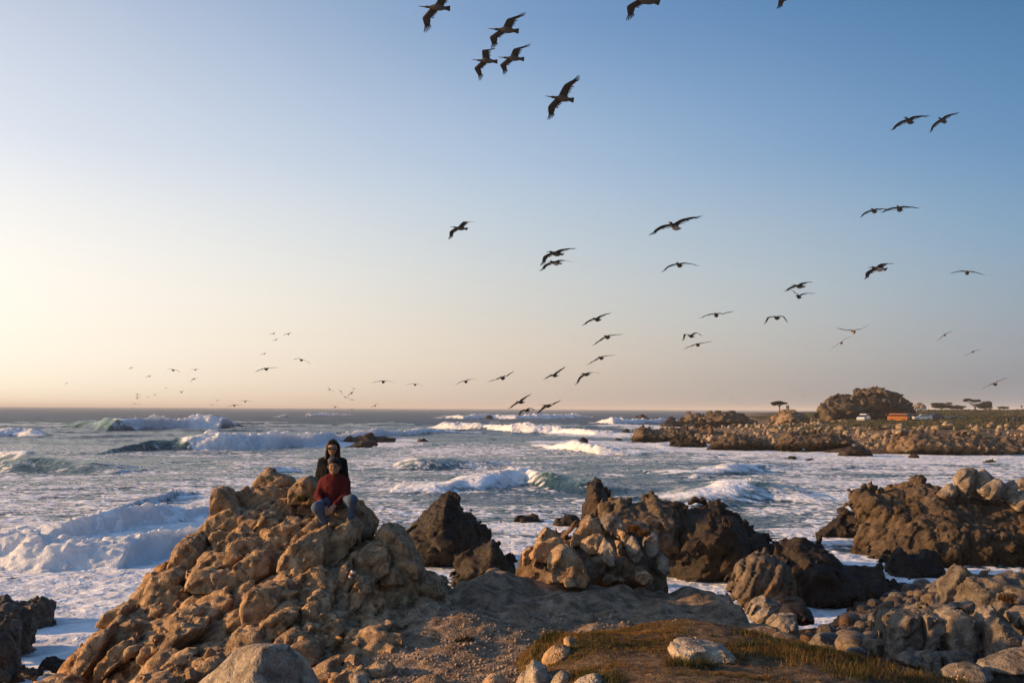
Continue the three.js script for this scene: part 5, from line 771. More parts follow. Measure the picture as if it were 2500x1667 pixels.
    const st = new THREE.TubeGeometry(new THREE.CatmullRomCurve3([V3(0.02 * (r() - 0.5), 0, 0), V3(0.01, 0.08, 0), V3(0, 0.155, 0)]), 6, 0.0022, 5); part('stem', st, stemM, o);
    const hd = new THREE.IcosahedronGeometry(0.011, 2), p = hd.attributes.position; for (let k = 0; k < p.count; k++) { const q = 1 + 0.3 * noise(p.getX(k) * 300, p.getY(k) * 300, p.getZ(k) * 300 + i); p.setXYZ(k, p.getX(k) * q, p.getY(k) * q * 0.8, p.getZ(k) * q); } hd.translate(0, 0.16, 0); part('flower_head', hd, headM, o);
  });
  stage('grass ' + short.length + ' ' + tall.length);
}

// ---------------------------------------------------------------- the pelicans
// each bird: body, wrist and tip of both wings as sight points; the depth of each joint follows from the length of the wing bones
const birdM = new THREE.MeshPhysicalMaterial({ vertexColors: true, roughness: 0.85, specularIntensity: 0.25 });
function loftRings(rings, closed = true) { // rings: arrays of equal length of Vector3
  const P = [], I = [], n = rings[0].length; for (const r of rings) for (const v of r) P.push(v.x, v.y, v.z);
  for (let j = 0; j < rings.length - 1; j++) for (let i = 0; i < n; i++) { const a = j * n + i, b = j * n + (i + 1) % n; I.push(a, a + n, b, b, a + n, b + n); }
  if (closed) for (const j of [0, rings.length - 1]) { let c = V3(0, 0, 0); for (const v of rings[j]) c.add(v); c.divideScalar(n); const k = P.length / 3; P.push(c.x, c.y, c.z); for (let i = 0; i < n; i++) { const a = j * n + i, b = j * n + (i + 1) % n; if (j) I.push(a, k, b); else I.push(a, b, k); } }
  const g = new THREE.BufferGeometry(); g.setAttribute('position', new THREE.Float32BufferAttribute(P, 3)); g.setIndex(I); return g;
}
function tint(g, c) { const n = g.attributes.position.count, C = new Float32Array(n * 3); for (let i = 0; i < n; i++) C.set(c, i * 3); g.setAttribute('color', new THREE.BufferAttribute(C, 3)); return g; }
function pelican(name, label, group, b, lw, lt, rw, rt, head, o = {}) {
  const len = (p, q) => Math.hypot(p[0] - q[0], p[1] - q[1]), L = 0.60, S = Math.max(len(b, lw), len(lw, lt), len(b, rw), len(rw, rt)) * (o.far || 1.0), d = L * 0.99 * F / S * (o.scale || 1), k = o.scale || 1, c = at(b[0], b[1], d);
  const toCam = camera.position.clone().sub(c).normalize(), joint = (from, fp, tp, side) => { // next joint: right length, on its sight line, nearer or farther as asked
    const base = at(tp[0], tp[1], -from.z), v = base.clone().sub(from), l = Math.min(v.length(), L * k * 0.999), z = Math.sqrt(L * k * L * k - l * l) * side; base.add(toCam.clone().multiplyScalar(z)); return base; };
  const h = V3(-Math.sin(head), (o.climb || 0), Math.cos(head)).normalize();             // heading
  const W1 = joint(c, b, lw, o.ls ?? -0.35), W2 = joint(W1, lw, lt, o.ls2 ?? -0.35), E1 = joint(c, b, rw, o.rs ?? 0.35), E2 = joint(E1, rw, rt, o.rs2 ?? 0.35), across = E1.clone().sub(W1), up = across.clone().cross(h).normalize(); if (up.y < 0) up.negate();
  const side = h.clone().cross(up).normalize(), at0 = (a, u, s) => c.clone().addScaledVector(h, a * k).addScaledVector(up, u * k).addScaledVector(side, s * k), brown = o.tone || [0.050, 0.040, 0.033], pale = o.pale || [0.09, 0.075, 0.06], parts = [];
  // body from bill tip to tail: station along the heading, height, half width, half depth
  const st = [[0.74, 0.02, 0.006, 0.006], [0.60, 0.03, 0.018, 0.014], [0.46, 0.05, 0.026, 0.026], [0.42, 0.065, 0.045, 0.05], [0.37, 0.07, 0.052, 0.056], [0.32, 0.055, 0.045, 0.055], [0.26, 0.02, 0.055, 0.075], [0.14, -0.01, 0.105, 0.11], [0, -0.025, 0.13, 0.125], [-0.16, -0.02, 0.115, 0.105], [-0.30, 0.0, 0.075, 0.06], [-0.36, 0.005, 0.07, 0.03], [-0.50, 0.01, 0.105, 0.012], [-0.54, 0.01, 0.10, 0.006]];
  const body = loftRings(st.map(([a, u, w, e]) => Array.from({ length: 10 }, (_, i) => { const q = i / 10 * 6.2832; return at0(a, u + Math.sin(q) * e, Math.cos(q) * w); })));
  { const n = body.attributes.position.count, C = new Float32Array(n * 3); for (let i = 0; i < n; i++) { const s = Math.floor(i / 10), low = Math.sin(i % 10 / 10 * 6.2832) < -0.2; C.set(s < 3 ? [0.13, 0.10, 0.07] : s < 6 && s > 2 && !low ? [0.16, 0.14, 0.11] : low && s > 6 && s < 11 ? pale : brown, i * 3); } body.setAttribute('color', new THREE.BufferAttribute(C, 3)); }
  parts.push(body);
  for (const [r0, j1, j2, sg] of [[at0(0.10, 0.04, -0.05), W1, W2, -1], [at0(0.10, 0.04, 0.05), E1, E2, 1]]) { // wings
    const span1 = j1.clone().sub(r0), span2 = j2.clone().sub(j1), rings = [], feathers = [];
    const ring = (p, ch, thick, fwd) => { const le = p.clone().addScaledVector(h, fwd * k), a = ch * k; return [le, le.clone().addScaledVector(h, -a * 0.25).addScaledVector(up, thick * k), le.clone().addScaledVector(h, -a * 0.65).addScaledVector(up, thick * 0.6 * k), le.clone().addScaledVector(h, -a).addScaledVector(up, -0.006 * k), le.clone().addScaledVector(h, -a * 0.6).addScaledVector(up, -thick * 0.4 * k), le.clone().addScaledVector(h, -a * 0.2).addScaledVector(up, -thick * 0.6 * k)]; };
    for (const [t, ch, fw] of [[0, 0.36, 0.10], [0.3, 0.36, 0.10], [0.6, 0.34, 0.12], [0.85, 0.33, 0.14], [1, 0.32, 0.13]]) rings.push(ring(r0.clone().addScaledVector(span1, t).addScaledVector(up, 0.05 * k * Math.sin(t * 3.14)), ch, 0.028 * (1 - 0.4 * t), fw));
    for (const [t, ch, fw] of [[0.2, 0.30, 0.10], [0.45, 0.25, 0.06], [0.65, 0.20, 0.02]]) rings.push(ring(j1.clone().addScaledVector(span2, t).addScaledVector(up, 0.02 * k * Math.sin(t * 3.14)), ch, 0.012, fw));
    const wing = loftRings(rings); tint(wing, o.wing || brown); parts.push(wing);
    const dir = span2.clone().normalize(); // primaries
    for (let f = 0; f < 6; f++) { const a = j1.clone().addScaledVector(span2, 0.5 + 0.03 * (5 - f)).addScaledVector(h, (0.0 - 0.035 * f) * k), fan = dir.clone().addScaledVector(h, 0.10 - 0.17 * f).normalize(), l = (0.40 - 0.035 * Math.abs(f - 1) - 0.02 * f) * span2.length() / (L), e = a.clone().addScaledVector(fan, l), w = h.clone().multiplyScalar(0.021 * k), q = up.clone().multiplyScalar(0.004 * k); parts.push(tint(loftRings([[a.clone().add(w), a.clone().add(q), a.clone().sub(w), a.clone().sub(q)], [a.clone().lerp(e, 0.7).add(w), a.clone().lerp(e, 0.7).add(q), a.clone().lerp(e, 0.7).sub(w), a.clone().lerp(e, 0.7).sub(q)], [e.clone().addScaledVector(w, 0.3), e.clone().addScaledVector(q, 0.3), e.clone().addScaledVector(w, -0.3), e.clone().addScaledVector(q, -0.3)]]), o.tip || [0.03, 0.025, 0.022])); }
    for (let f = 0; f < 7; f++) { const a = r0.clone().addScaledVector(span1, 0.12 + f * 0.13).addScaledVector(h, -0.17 * k), e = a.clone().addScaledVector(h, -0.115 * k * (1 + 0.16 * Math.sin(f * 2.4))).addScaledVector(span1.clone().normalize(), 0.02 * k), w = span1.clone().normalize().multiplyScalar(0.032 * k), q = up.clone().multiplyScalar(0.004 * k); parts.push(tint(loftRings([[a.clone().add(w), a.clone().add(q), a.clone().sub(w), a.clone().sub(q)], [e.clone().addScaledVector(w, 0.6), e.clone().addScaledVector(q, 0.4), e.clone().addScaledVector(w, -0.6), e.clone().addScaledVector(q, -0.4)]]), o.wing || brown)); }
  }
  const g = mergeGeometries(parts); g.translate(-c.x, -c.y, -c.z); g.computeVertexNormals();
  const m = single(name, g, birdM, label, 'bird', group); m.position.copy(c); return m;
}
function buildBirds() {
  const near = 'pelicans gliding near overhead', mid = 'pelicans gliding over the bay', far = 'distant pelicans low over the horizon', R = Math.PI / 180;
  // label, body, left wrist, left tip, right wrist, right tip, heading off the line to the camera, options
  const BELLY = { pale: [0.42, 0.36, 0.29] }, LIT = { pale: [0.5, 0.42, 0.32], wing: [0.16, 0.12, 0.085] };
  const big = [
    ['pelican at the top edge with its upper wing cut off, leftmost of the high flock', [1066, 18], [1039, 44], [1037, 73], [1083, -8], [1094, -32], 80], ['pelican just below the top edge, wings spread diagonally, topmost of the close trio', [1235, 73], [1203, 91], [1201, 113], [1247, 46], [1276, 33], 78], ['pelican with one wing folded short, lower left of the close trio', [1188, 148], [1164, 167], [1170, 191], [1184, 122], [1204, 118], 78], ['pelican with splayed wing feathers, lower right of the close trio', [1253, 142], [1227, 159], [1229, 178], [1261, 119], [1289, 109], 78],
    ['pelican with long straight wings on the diagonal, below the close trio', [1372, 240], [1345, 263], [1339, 287], [1387, 206], [1409, 188], 66], ['pelican cut by the top edge right of centre, one drooping wing in view', [1578, 1], [1539, 17], [1532, 44], [1596, -17], [1618, -33], 70], ['wing tip of a pelican poking into the top edge at right', [1926, -22], [1907, 2], [1899, 18], [1940, -44], [1960, -56], 70],
    ['lone pelican banking in the middle of the sky, left of the gliding pair', [1123, 557], [1102, 566], [1096, 581], [1136, 541], [1156, 542], 62], ['upper of the two pelicans gliding one above the other near the centre', [1358, 619], [1331, 627], [1321, 645], [1380, 608], [1402, 606], 48], ['pale-bellied lower one of the two pelicans gliding near the centre', [1357, 642], [1333, 647], [1320, 659], [1373, 635], [1395, 639], 45, BELLY], ['large white-bellied pelican with notched wings right of centre', [1648, 553], [1611, 556], [1589, 571], [1678, 534], [1708, 528], 30, { ...BELLY, climb: 0.06 }], ['dark pelican with drooped wings directly below the large white-bellied one', [1659, 647], [1633, 650], [1618, 662], [1681, 643], [1704, 648], 25],
    ['pelican gliding above two others left of the flapping one', [1458, 780], [1437, 784], [1423, 793], [1473, 769], [1489, 764], 35], ['pelican gliding in the middle of the stacked three below centre', [1483, 823], [1465, 831], [1448, 842], [1496, 818], [1518, 816], 25], ['pelican gliding lowest of the stacked three below centre', [1468, 874], [1452, 880], [1435, 889], [1479, 869], [1498, 867], 25], ['pelican flapping with both wings bent sharply down', [1688, 821], [1672, 816], [1667, 830], [1700, 812], [1712, 819], 45], ['pelican gliding just below the flapping one', [1704, 842], [1687, 845], [1671, 851], [1717, 837], [1735, 834], 25], ['pelican gliding with level wings above the flapping one', [1749, 769], [1728, 769], [1710, 776], [1766, 766], [1789, 760], 20],
    ['left one of the two pelicans high at the right', [2221, 295], [2191, 305], [2178, 316], [2242, 284], [2266, 282], 40], ['right one of the two pelicans high at the right, wings steeply tilted', [2303, 294], [2279, 308], [2272, 321], [2318, 281], [2339, 275], 42], ['left one of the two pelicans that overlap wing to wing at right', [2135, 515], [2111, 521], [2102, 529], [2150, 510], [2168, 510], 35], ['right one of the two pelicans that overlap wing to wing at right', [2197, 510], [2167, 512], [2153, 518], [2218, 505], [2242, 507], 32], ['white-bellied pelican in profile with open wings at right', [2147, 656], [2119, 667], [2113, 679], [2157, 644], [2179, 643], 62, BELLY], ['pelican gliding with flat drooped wings near the right edge', [2362, 666], [2344, 662], [2324, 666], [2380, 664], [2402, 670], 25],
    ['upper of two crossing pelicans right of centre, side on', [1952, 699], [1930, 703], [1917, 710], [1964, 690], [1981, 688], 60], ['lower of two crossing pelicans right of centre, wings raised', [1951, 725], [1942, 715], [1932, 707], [1968, 716], [1987, 716], 40], ['pelican with both wings arched downward below the crossing pair', [1897, 776], [1876, 775], [1867, 789], [1912, 772], [1921, 785], 40], ['pale-breasted pelican coming on with wings raised in a V', [2085, 810], [2066, 806], [2047, 801], [2102, 804], [2121, 794], 8, LIT], ['sunlit pelican banking steeply just below the one with V wings', [2055, 837], [2042, 844], [2029, 852], [2066, 827], [2080, 821], 15, LIT], ['small sunlit pelican banking at right, upper of two', [2308, 818], [2298, 825], [2290, 831], [2317, 812], [2325, 808], 30, LIT], ['small sunlit pelican banking at right, lower of two', [2377, 859], [2367, 864], [2357, 868], [2387, 855], [2396, 853], 30, LIT], ['pelican gliding low at the right edge above the headland', [2431, 937], [2414, 942], [2400, 949], [2443, 929], [2462, 922], 15],
    ['pelican gliding level low over the sea, above the standing woman to her right', [935, 932], [924, 931], [910, 934], [946, 930], [962, 933], 5], ['pelican gliding level low over the sea, second of the line to the right', [1013, 939], [1003, 937], [993, 939], [1023, 938], [1034, 942], 5], ['pelican gliding low over the sea, third of the line to the right', [1137, 932], [1126, 932], [1113, 938], [1147, 926], [1162, 926], 15], ['pelican banking low over the sea, fourth of the line to the right', [1227, 923], [1212, 926], [1193, 931], [1238, 917], [1252, 907], 20], ['pelican banking low with one wing high, fifth of the line to the right', [1354, 917], [1340, 919], [1328, 925], [1364, 906], [1378, 896], 40], ['pelican with a drooping left wing, last of the line to the right', [1431, 914], [1416, 922], [1406, 937], [1444, 909], [1462, 911], 42], ['upper pelican of three skimming the horizon at centre', [1271, 982], [1255, 988], [1242, 997], [1279, 972], [1293, 963], 40], ['pelican with arched wings below the horizon line at centre', [1286, 1002], [1271, 1005], [1266, 1013], [1294, 996], [1303, 1001], 45], ['right pelican of three skimming the horizon at centre', [1337, 991], [1324, 998], [1310, 1009], [1349, 987], [1366, 978], 42],
    ['larger dark pelican gliding above the sea between the left clusters', [649, 901], [636, 902], [622, 907], [661, 898], [676, 897], 10], ['pelican gliding with drooped right wing beyond the larger one at left', [735, 879], [725, 875], [715, 878], [744, 880], [756, 886], 5], ['pelican just above the horizon at left, level wings, upper of a pair', [598, 980], [590, 979], [582, 980], [607, 979], [615, 981], 0], ['pelican touching the horizon line at left, lower of a pair', [571, 990], [563, 990], [554, 993], [578, 989], [587, 988], 5],
  ];
  for (const [label, b, lw, lt, rw, rt, hd, o] of big) pelican('pelican', label, b[1] < 700 ? near : mid, b, lw, lt, rw, rt, hd * R, o);
  // far birds: body, tips; the wrists lie a little above the line
  const tiny = [['tiny pelican of the upper trio far left of centre over the sea', [[667, 815, 657, 817, 674, 813], [703, 816, 691, 819, 713, 813], [673, 830, 664, 832, 681, 827]]], ['tiny pelican flying alone below the upper trio at left', [[644, 864, 635, 866, 653, 862]]], ['tiny pelican in the scattered line across the pale sky at left', [[320, 898, 312, 901, 325, 897], [363, 919, 354, 921, 371, 917], [422, 904, 408, 901, 437, 908], [476, 903, 465, 902, 487, 902], [473, 925, 465, 931, 481, 925], [404, 948, 399, 947, 410, 948], [442, 958, 436, 953, 448, 954]]], ['tiny pelican farthest left, alone in the pale glow', [[161, 936, 158, 939, 165, 934]]],
    ['speck of a pelican in the tight cluster above the horizon at left', [[335, 963, 329, 962, 343, 966], [334, 968, 329, 967, 340, 970], [334, 973, 329, 968, 339, 972], [360, 969, 356, 970, 365, 968], [377, 964, 372, 966, 382, 962], [328, 985, 321, 986, 332, 987], [340, 986, 336, 985, 344, 987]]], ['speck of a pelican near the horizon left of the level-winged pair', [[530, 978, 523, 978, 536, 977], [517, 988, 511, 988, 523, 990]]], ['small pelican in the loose swirl just above the horizon over the seated man', [[804, 951, 797, 946, 814, 956], [831, 955, 824, 953, 835, 962], [863, 949, 856, 946, 870, 950], [858, 960, 848, 968, 864, 955], [843, 970, 836, 966, 852, 974], [859, 976, 851, 974, 868, 978]]], ['small pelican skimming the horizon line near the swirl', [[818, 994, 807, 991, 828, 996], [859, 1000, 850, 999, 866, 1002], [915, 991, 905, 996, 924, 985]]],
    ['speck of a pelican in the small cluster left of the lone cypress', [[1736, 970, 1731, 971, 1740, 967], [1784, 965, 1781, 966, 1788, 964], [1787, 974, 1783, 977, 1790, 971], [1800, 982, 1796, 983, 1804, 980], [1770, 960, 1767, 958, 1774, 962], [1755, 957, 1751, 956, 1759, 957]]], ['lone speck of a pelican between the cypress and the rock hill', [[1962, 964, 1961, 968, 1964, 961]]]];
  for (const [label, list] of tiny) for (const [bx, by, lx, ly, rx, ry] of list) { const up = Math.hypot(rx - lx, ry - ly) * 0.10; pelican('pelican', label, far, [bx, by], [(bx + lx) / 2, (by + ly) / 2 - up], [lx, ly], [(bx + rx) / 2, (by + ry) / 2 - up], [rx, ry], 10 * R); }
  stage('birds');
}

// ---------------------------------------------------------------- people
const cloth = (r, g, b, rough = 0.95) => new THREE.MeshPhysicalMaterial({ color: new THREE.Color().setRGB(r, g, b), roughness: rough, specularIntensity: 0.2, sheen: 0.3, sheenColor: new THREE.Color().setRGB(r, g, b), bumpMap: rockBump, bumpScale: 0.004 });
const skinM = new THREE.MeshPhysicalMaterial({ vertexColors: true, roughness: 0.6, specularIntensity: 0.4 });
function capsules(list, k = 0.03) { // [ax,ay,az, bx,by,bz, ra, rb] joined smoothly
  const n = list.length;
  return (x, y, z) => { let m = 1e9; for (let i = 0; i < n; i++) { const c = list[i], ex = c[3] - c[0], ey = c[4] - c[1], ez = c[5] - c[2], wx = x - c[0], wy = y - c[1], wz = z - c[2], t = clamp((wx * ex + wy * ey + wz * ez) / (ex * ex + ey * ey + ez * ez + 1e-9)), dx = wx - ex * t, dy = wy - ey * t, dz = wz - ez * t, d = Math.sqrt(dx * dx + dy * dy + dz * dz) - (c[6] + (c[7] - c[6]) * t), h = Math.max(k - Math.abs(m - d), 0) / k; m = Math.min(m, d) - (m < 1e8 ? h * h * k * 0.25 : 0); } return m; };
}
function boxOf(list, pad) { const lo = [1e9, 1e9, 1e9], hi = [-1e9, -1e9, -1e9]; for (const c of list) for (let k = 0; k < 3; k++) { const r = Math.max(c[6], c[7]) + pad; lo[k] = Math.min(lo[k], c[k] - r, c[k + 3] - r); hi[k] = Math.max(hi[k], c[k] + r, c[k + 3] + r); } return [lo, hi]; }
function flesh(list, cell, k, fold = 0, cut) { const f = capsules(list, k), [lo, hi] = boxOf(list, 0.04); const g = netSurface((x, y, z) => { let d = f(x, y, z); if (fold && Math.abs(d) < 0.05) d -= fold * (ridged(x * 9, y * 14, z * 9, 2) - 0.6); return cut ? Math.max(d, cut(x, y, z)) : d; }, lo, hi, cell, f, 0.03); const u = []; const p = g.attributes.position; for (let i = 0; i < p.count; i++) u.push(p.getX(i) * 4 + p.getZ(i) * 2, p.getY(i) * 4); g.setAttribute('uv', new THREE.Float32BufferAttribute(u, 2)); return g; }
function headSurface(c, r, o) { // c: centre, r: half height of the head; faces +z turned by o.turn
  const ell = (x, y, z, a, b, e) => (Math.sqrt((x / a) ** 2 + (y / b) ** 2 + (z / e) ** 2) - 1) * Math.min(a, b, e), smin = (a, b, k) => { const h = Math.max(k - Math.abs(a - b), 0) / k; return Math.min(a, b) - h * h * k * 0.25; };
  const fn = (X, Y, Z) => { const ct = Math.cos(o.turn || 0), st = Math.sin(o.turn || 0), x0 = X - c[0], z0 = Z - c[2], x = (ct * x0 - st * z0) / r, z = (st * x0 + ct * z0) / r, y = (Y - c[1]) / r;
    let d = smin(ell(x, y - 0.2, z + 0.1, 0.72, 0.8, 0.86), ell(x, y + 0.35, z - 0.12, 0.55, 0.62, 0.62), 0.25);
    d = smin(d, ell(x, y + 0.05, z - 0.74, 0.11, 0.2, 0.16), 0.12); d = smin(d, ell(x, y + 0.62, z - 0.5, 0.22, 0.16, 0.18), 0.15);
    d = smin(d, ell(Math.abs(x) - 0.74, y - 0.02, z + 0.05, 0.09, 0.22, 0.14), 0.05); d = smin(d, ell(Math.abs(x) - 0.36, y + 0.2, z - 0.5, 0.2, 0.16, 0.2), 0.15);
    d = Math.max(d, -ell(Math.abs(x) - 0.27, y - 0.06, z - 0.78, 0.17, 0.1, 0.12)); d = Math.max(d, -ell(x, y + 0.42, z - 0.74, 0.24, 0.045, 0.08));
    return d * r; };
  const g = netSurface(fn, [c[0] - r * 1.1, c[1] - r * 1.15, c[2] - r * 1.2], [c[0] + r * 1.1, c[1] + r * 1.2, c[2] + r * 1.2], 0.0062);
  const ct = Math.cos(o.turn || 0), st = Math.sin(o.turn || 0), p = g.attributes.position, C = new Float32Array(p.count * 3);
  for (let i = 0; i < p.count; i++) { const x0 = p.getX(i) - c[0], z0 = p.getZ(i) - c[2], x = (ct * x0 - st * z0) / r, z = (st * x0 + ct * z0) / r, y = (p.getY(i) - c[1]) / r; let col = o.skin; if (z > 0.3) { if (Math.abs(y + 0.42) < 0.04 && Math.abs(x) < 0.17) col = [0.45, 0.40, 0.36]; else if (Math.abs(y + 0.43) < 0.11 && Math.abs(x) < 0.29) col = [0.24, 0.085, 0.065]; else if (Math.abs(Math.abs(x) - 0.27) < 0.13 && Math.abs(y - 0.06) < 0.06) col = [0.03, 0.02, 0.016]; else if (Math.abs(Math.abs(x) - 0.28) < 0.18 && Math.abs(y - 0.22) < 0.035) col = [0.03, 0.02, 0.015]; } C.set(col, i * 3); }
  g.setAttribute('color', new THREE.BufferAttribute(C, 3)); return g;
}
function hand(w, e, seed) { // wrist point and end point: a palm and five fingers curled
  const v = V3(e[0] - w[0], e[1] - w[1], e[2] - w[2]), L = v.length(), d = v.clone().divideScalar(L), s = d.clone().cross(V3(0, 1, 0.2)).normalize(), n = s.clone().cross(d).normalize(), q = [], P3 = (a, b, c) => [w[0] + d.x * a + s.x * b + n.x * c, w[1] + d.y * a + s.y * b + n.y * c, w[2] + d.z * a + s.z * b + n.z * c];
  q.push([...P3(0, 0, 0), ...P3(0.075, 0.012, 0), 0.026, 0.028], [...P3(0.02, -0.015, 0), ...P3(0.08, -0.022, 0), 0.022, 0.022]);
  for (let f = 0; f < 4; f++) { const b = -0.03 + f * 0.021, l = [0.055, 0.068, 0.073, 0.066][f]; q.push([...P3(0.085, b, 0), ...P3(0.085 + l * 0.55, b, -0.012), 0.0098, 0.0092], [...P3(0.085 + l * 0.55, b, -0.012), ...P3(0.085 + l * 0.85, b, -0.04), 0.0092, 0.0082]); }
  q.push([...P3(0.02, 0.03, 0), ...P3(0.055, 0.055, -0.012), 0.013, 0.011], [...P3(0.055, 0.055, -0.012), ...P3(0.085, 0.055, -0.03), 0.011, 0.009]); return q;
}
function buildPeople() {
  // the seated man
  const s0 = at(815, 1238, 14.45), man = thing('person', 'person in a maroon sweater and blue jeans seated on the outcrop', 'person', null, [s0.x, s0.y, s0.z]), SK = [0.30, 0.165, 0.10];
  const legsM = [[-0.09, 0.07, 0, -0.165, 0.03, 0.40, 0.095, 0.072], [-0.165, 0.03, 0.40, -0.055, -0.24, 0.28, 0.07, 0.052], [0.09, 0.07, 0, 0.30, 0.13, 0.30, 0.095, 0.072], [0.30, 0.13, 0.30, 0.275, -0.18, 0.24, 0.068, 0.050], [-0.08, 0.08, -0.02, 0.08, 0.08, -0.02, 0.115, 0.115]];
  const topM = [[0, 0.10, -0.01, 0, 0.30, 0.0, 0.145, 0.155], [-0.06, 0.30, 0, -0.075, 0.36, 0, 0.13, 0.11], [0.06, 0.30, 0, 0.075, 0.36, 0, 0.13, 0.11], [0, 0.38, 0, 0, 0.435, 0.005, 0.08, 0.062], [-0.165, 0.355, 0, -0.205, 0.16, 0.10, 0.066, 0.056], [-0.205, 0.16, 0.10, -0.085, 0.045, 0.30, 0.056, 0.042], [0.165, 0.355, 0, 0.195, 0.175, 0.09, 0.066, 0.056], [0.195, 0.175, 0.09, 0.075, 0.065, 0.30, 0.056, 0.042]];
  const hands = [...hand([-0.08, 0.04, 0.305], [-0.02, -0.02, 0.38]), ...hand([0.07, 0.06, 0.305], [0.02, 0.0, 0.385])];
  const bodyL = [...topM.map((c) => [...c.slice(0, 6), c[6] * 0.82, c[7] * 0.8]), ...legsM.map((c) => [...c.slice(0, 6), c[6] * 0.8, c[7] * 0.72]), [0, 0.40, 0, 0, 0.49, 0.015, 0.05, 0.05]];
  const body = flesh(bodyL, 0.014, 0.03), hd = flesh(hands, 0.006, 0.008); for (const g of [body, hd]) { tint(g, SK); g.deleteAttribute('uv'); }
  const face = headSurface([0, 0.575, 0.03], 0.118, { turn: 0.05, skin: SK }); part('body', mergeGeometries([body, hd, face]), skinM, man);
  part('sweater', flesh(topM, 0.011, 0.05, 0.012), cloth(0.085, 0.014, 0.014), man, 'maroon crew-neck sweater'); part('jeans', flesh(legsM, 0.011, 0.05, 0.012), cloth(0.075, 0.105, 0.155), man, 'faded blue jeans');
  { const q = 0.118, c = [0, 0.575, 0.03]; part('hair', netSurface((x, y, z) => { const X = (x - c[0]) / q, Y = (y - c[1]) / q, Z = (z - c[2]) / q, d = (Math.sqrt((X / 0.79) ** 2 + ((Y - 0.2) / 0.89) ** 2 + ((Z + 0.1) / 0.93) ** 2) - 1) * 0.8 - 0.05 * noise(X * 6, Y * 6, Z * 6); return Math.max(d, (0.9 * (Z - 0.7) + 0.52 - Y) * 0.7) * q; }, [-0.13, 0.48, -0.12], [0.13, 0.73, 0.16], 0.007), cloth(0.012, 0.009, 0.008, 0.6), man, 'short black hair'); }
  for (const [a, b] of [[[-0.055, -0.255, 0.24], [-0.035, -0.285, 0.40]], [[0.275, -0.20, 0.20], [0.285, -0.225, 0.36]]]) part('shoe', flesh([[...a, ...b, 0.052, 0.042]], 0.01, 0.02), cloth(0.30, 0.29, 0.28), man);
  part('wristwatch', new THREE.TorusGeometry(0.036, 0.009, 8, 20).rotateX(1.1).translate(0.085, 0.078, 0.275), new THREE.MeshPhysicalMaterial({ color: 0xc9ccd0, metalness: 0.9, roughness: 0.25 }), man, 'bright metal wristwatch');
  const gl = []; for (const sx of [-1, 1]) gl.push(new THREE.TorusGeometry(0.028, 0.0022, 6, 18).translate(sx * 0.034, 0.583, 0.135)); part('eyeglasses', mergeGeometries(gl), new THREE.MeshPhysicalMaterial({ color: 0x15120f, roughness: 0.3 }), man);
  // the standing woman
  const k = 1.0, w0 = at(812, 1076, 15.7), H0 = 1.60, wom = thing('person', 'person with long dark hair, sunglasses and black jacket standing behind the seated one', 'person', null, [w0.x, w0.y - H0, w0.z]);
  const SW = [0.33, 0.19, 0.125], legsW = [[-0.08, 0.80, 0, -0.09, 0.44, 0.02, 0.095, 0.065], [-0.09, 0.44, 0.02, -0.095, 0.07, 0, 0.06, 0.043], [0.08, 0.80, 0, 0.09, 0.44, 0.02, 0.095, 0.065], [0.09, 0.44, 0.02, 0.095, 0.07, 0, 0.06, 0.043], [-0.06, 0.86, 0, 0.06, 0.86, 0, 0.115, 0.115]];
  const topW = [[-0.03, 0.84, 0, -0.03, 1.12, 0.0, 0.165, 0.155], [0.03, 0.84, 0, 0.03, 1.12, 0, 0.165, 0.155], [-0.07, 1.15, 0, -0.085, 1.24, 0, 0.13, 0.10], [0.07, 1.15, 0, 0.085, 1.24, 0, 0.13, 0.10], [-0.155, 1.265, 0, -0.215, 0.98, -0.01, 0.074, 0.066], [-0.215, 0.98, -0.01, -0.205, 0.76, 0.07, 0.064, 0.05], [0.155, 1.265, 0, 0.20, 0.98, -0.01, 0.074, 0.066], [0.20, 0.98, -0.01, 0.17, 0.78, 0.09, 0.064, 0.05]];
  const hw = [...hand([-0.205, 0.75, 0.075], [-0.20, 0.66, 0.11]), ...hand([0.17, 0.77, 0.09], [0.16, 0.68, 0.13])];
  const bw = flesh([...topW.map((c) => [...c.slice(0, 6), c[6] * 0.72, c[7] * 0.72]), ...legsW.map((c) => [...c.slice(0, 6), c[6] * 0.8, c[7] * 0.75]), [0, 1.25, 0, 0, 1.38, 0.01, 0.045, 0.043]], 0.014, 0.03), hh = flesh(hw, 0.006, 0.008); for (const g of [bw, hh]) { tint(g, SW); g.deleteAttribute('uv'); }
  part('body', mergeGeometries([bw, hh, headSurface([0.005, 1.475, 0.02], 0.105, { turn: 0.0, skin: SW })]), skinM, wom);
  part('jacket', flesh(topW, 0.012, 0.05, 0.014, (x, y, z) => z > 0.05 && y > 1.08 ? 0.035 + (y - 1.08) * 0.16 - Math.abs(x - 0.005) : -1), cloth(0.008, 0.008, 0.009), wom, 'black zip jacket'); part('shirt', flesh([[0, 1.02, 0.02, 0, 1.26, 0.01, 0.135, 0.10]], 0.012, 0.03), cloth(0.16, 0.16, 0.175), wom, 'grey shirt at the open collar');
  part('trousers', flesh(legsW, 0.014, 0.05, 0.012), cloth(0.012, 0.012, 0.014), wom); for (const sx of [-1, 1]) part('shoe', flesh([[sx * 0.095, 0.04, -0.04, sx * 0.11, 0.03, 0.13, 0.045, 0.036]], 0.01, 0.02), cloth(0.03, 0.03, 0.03), wom);
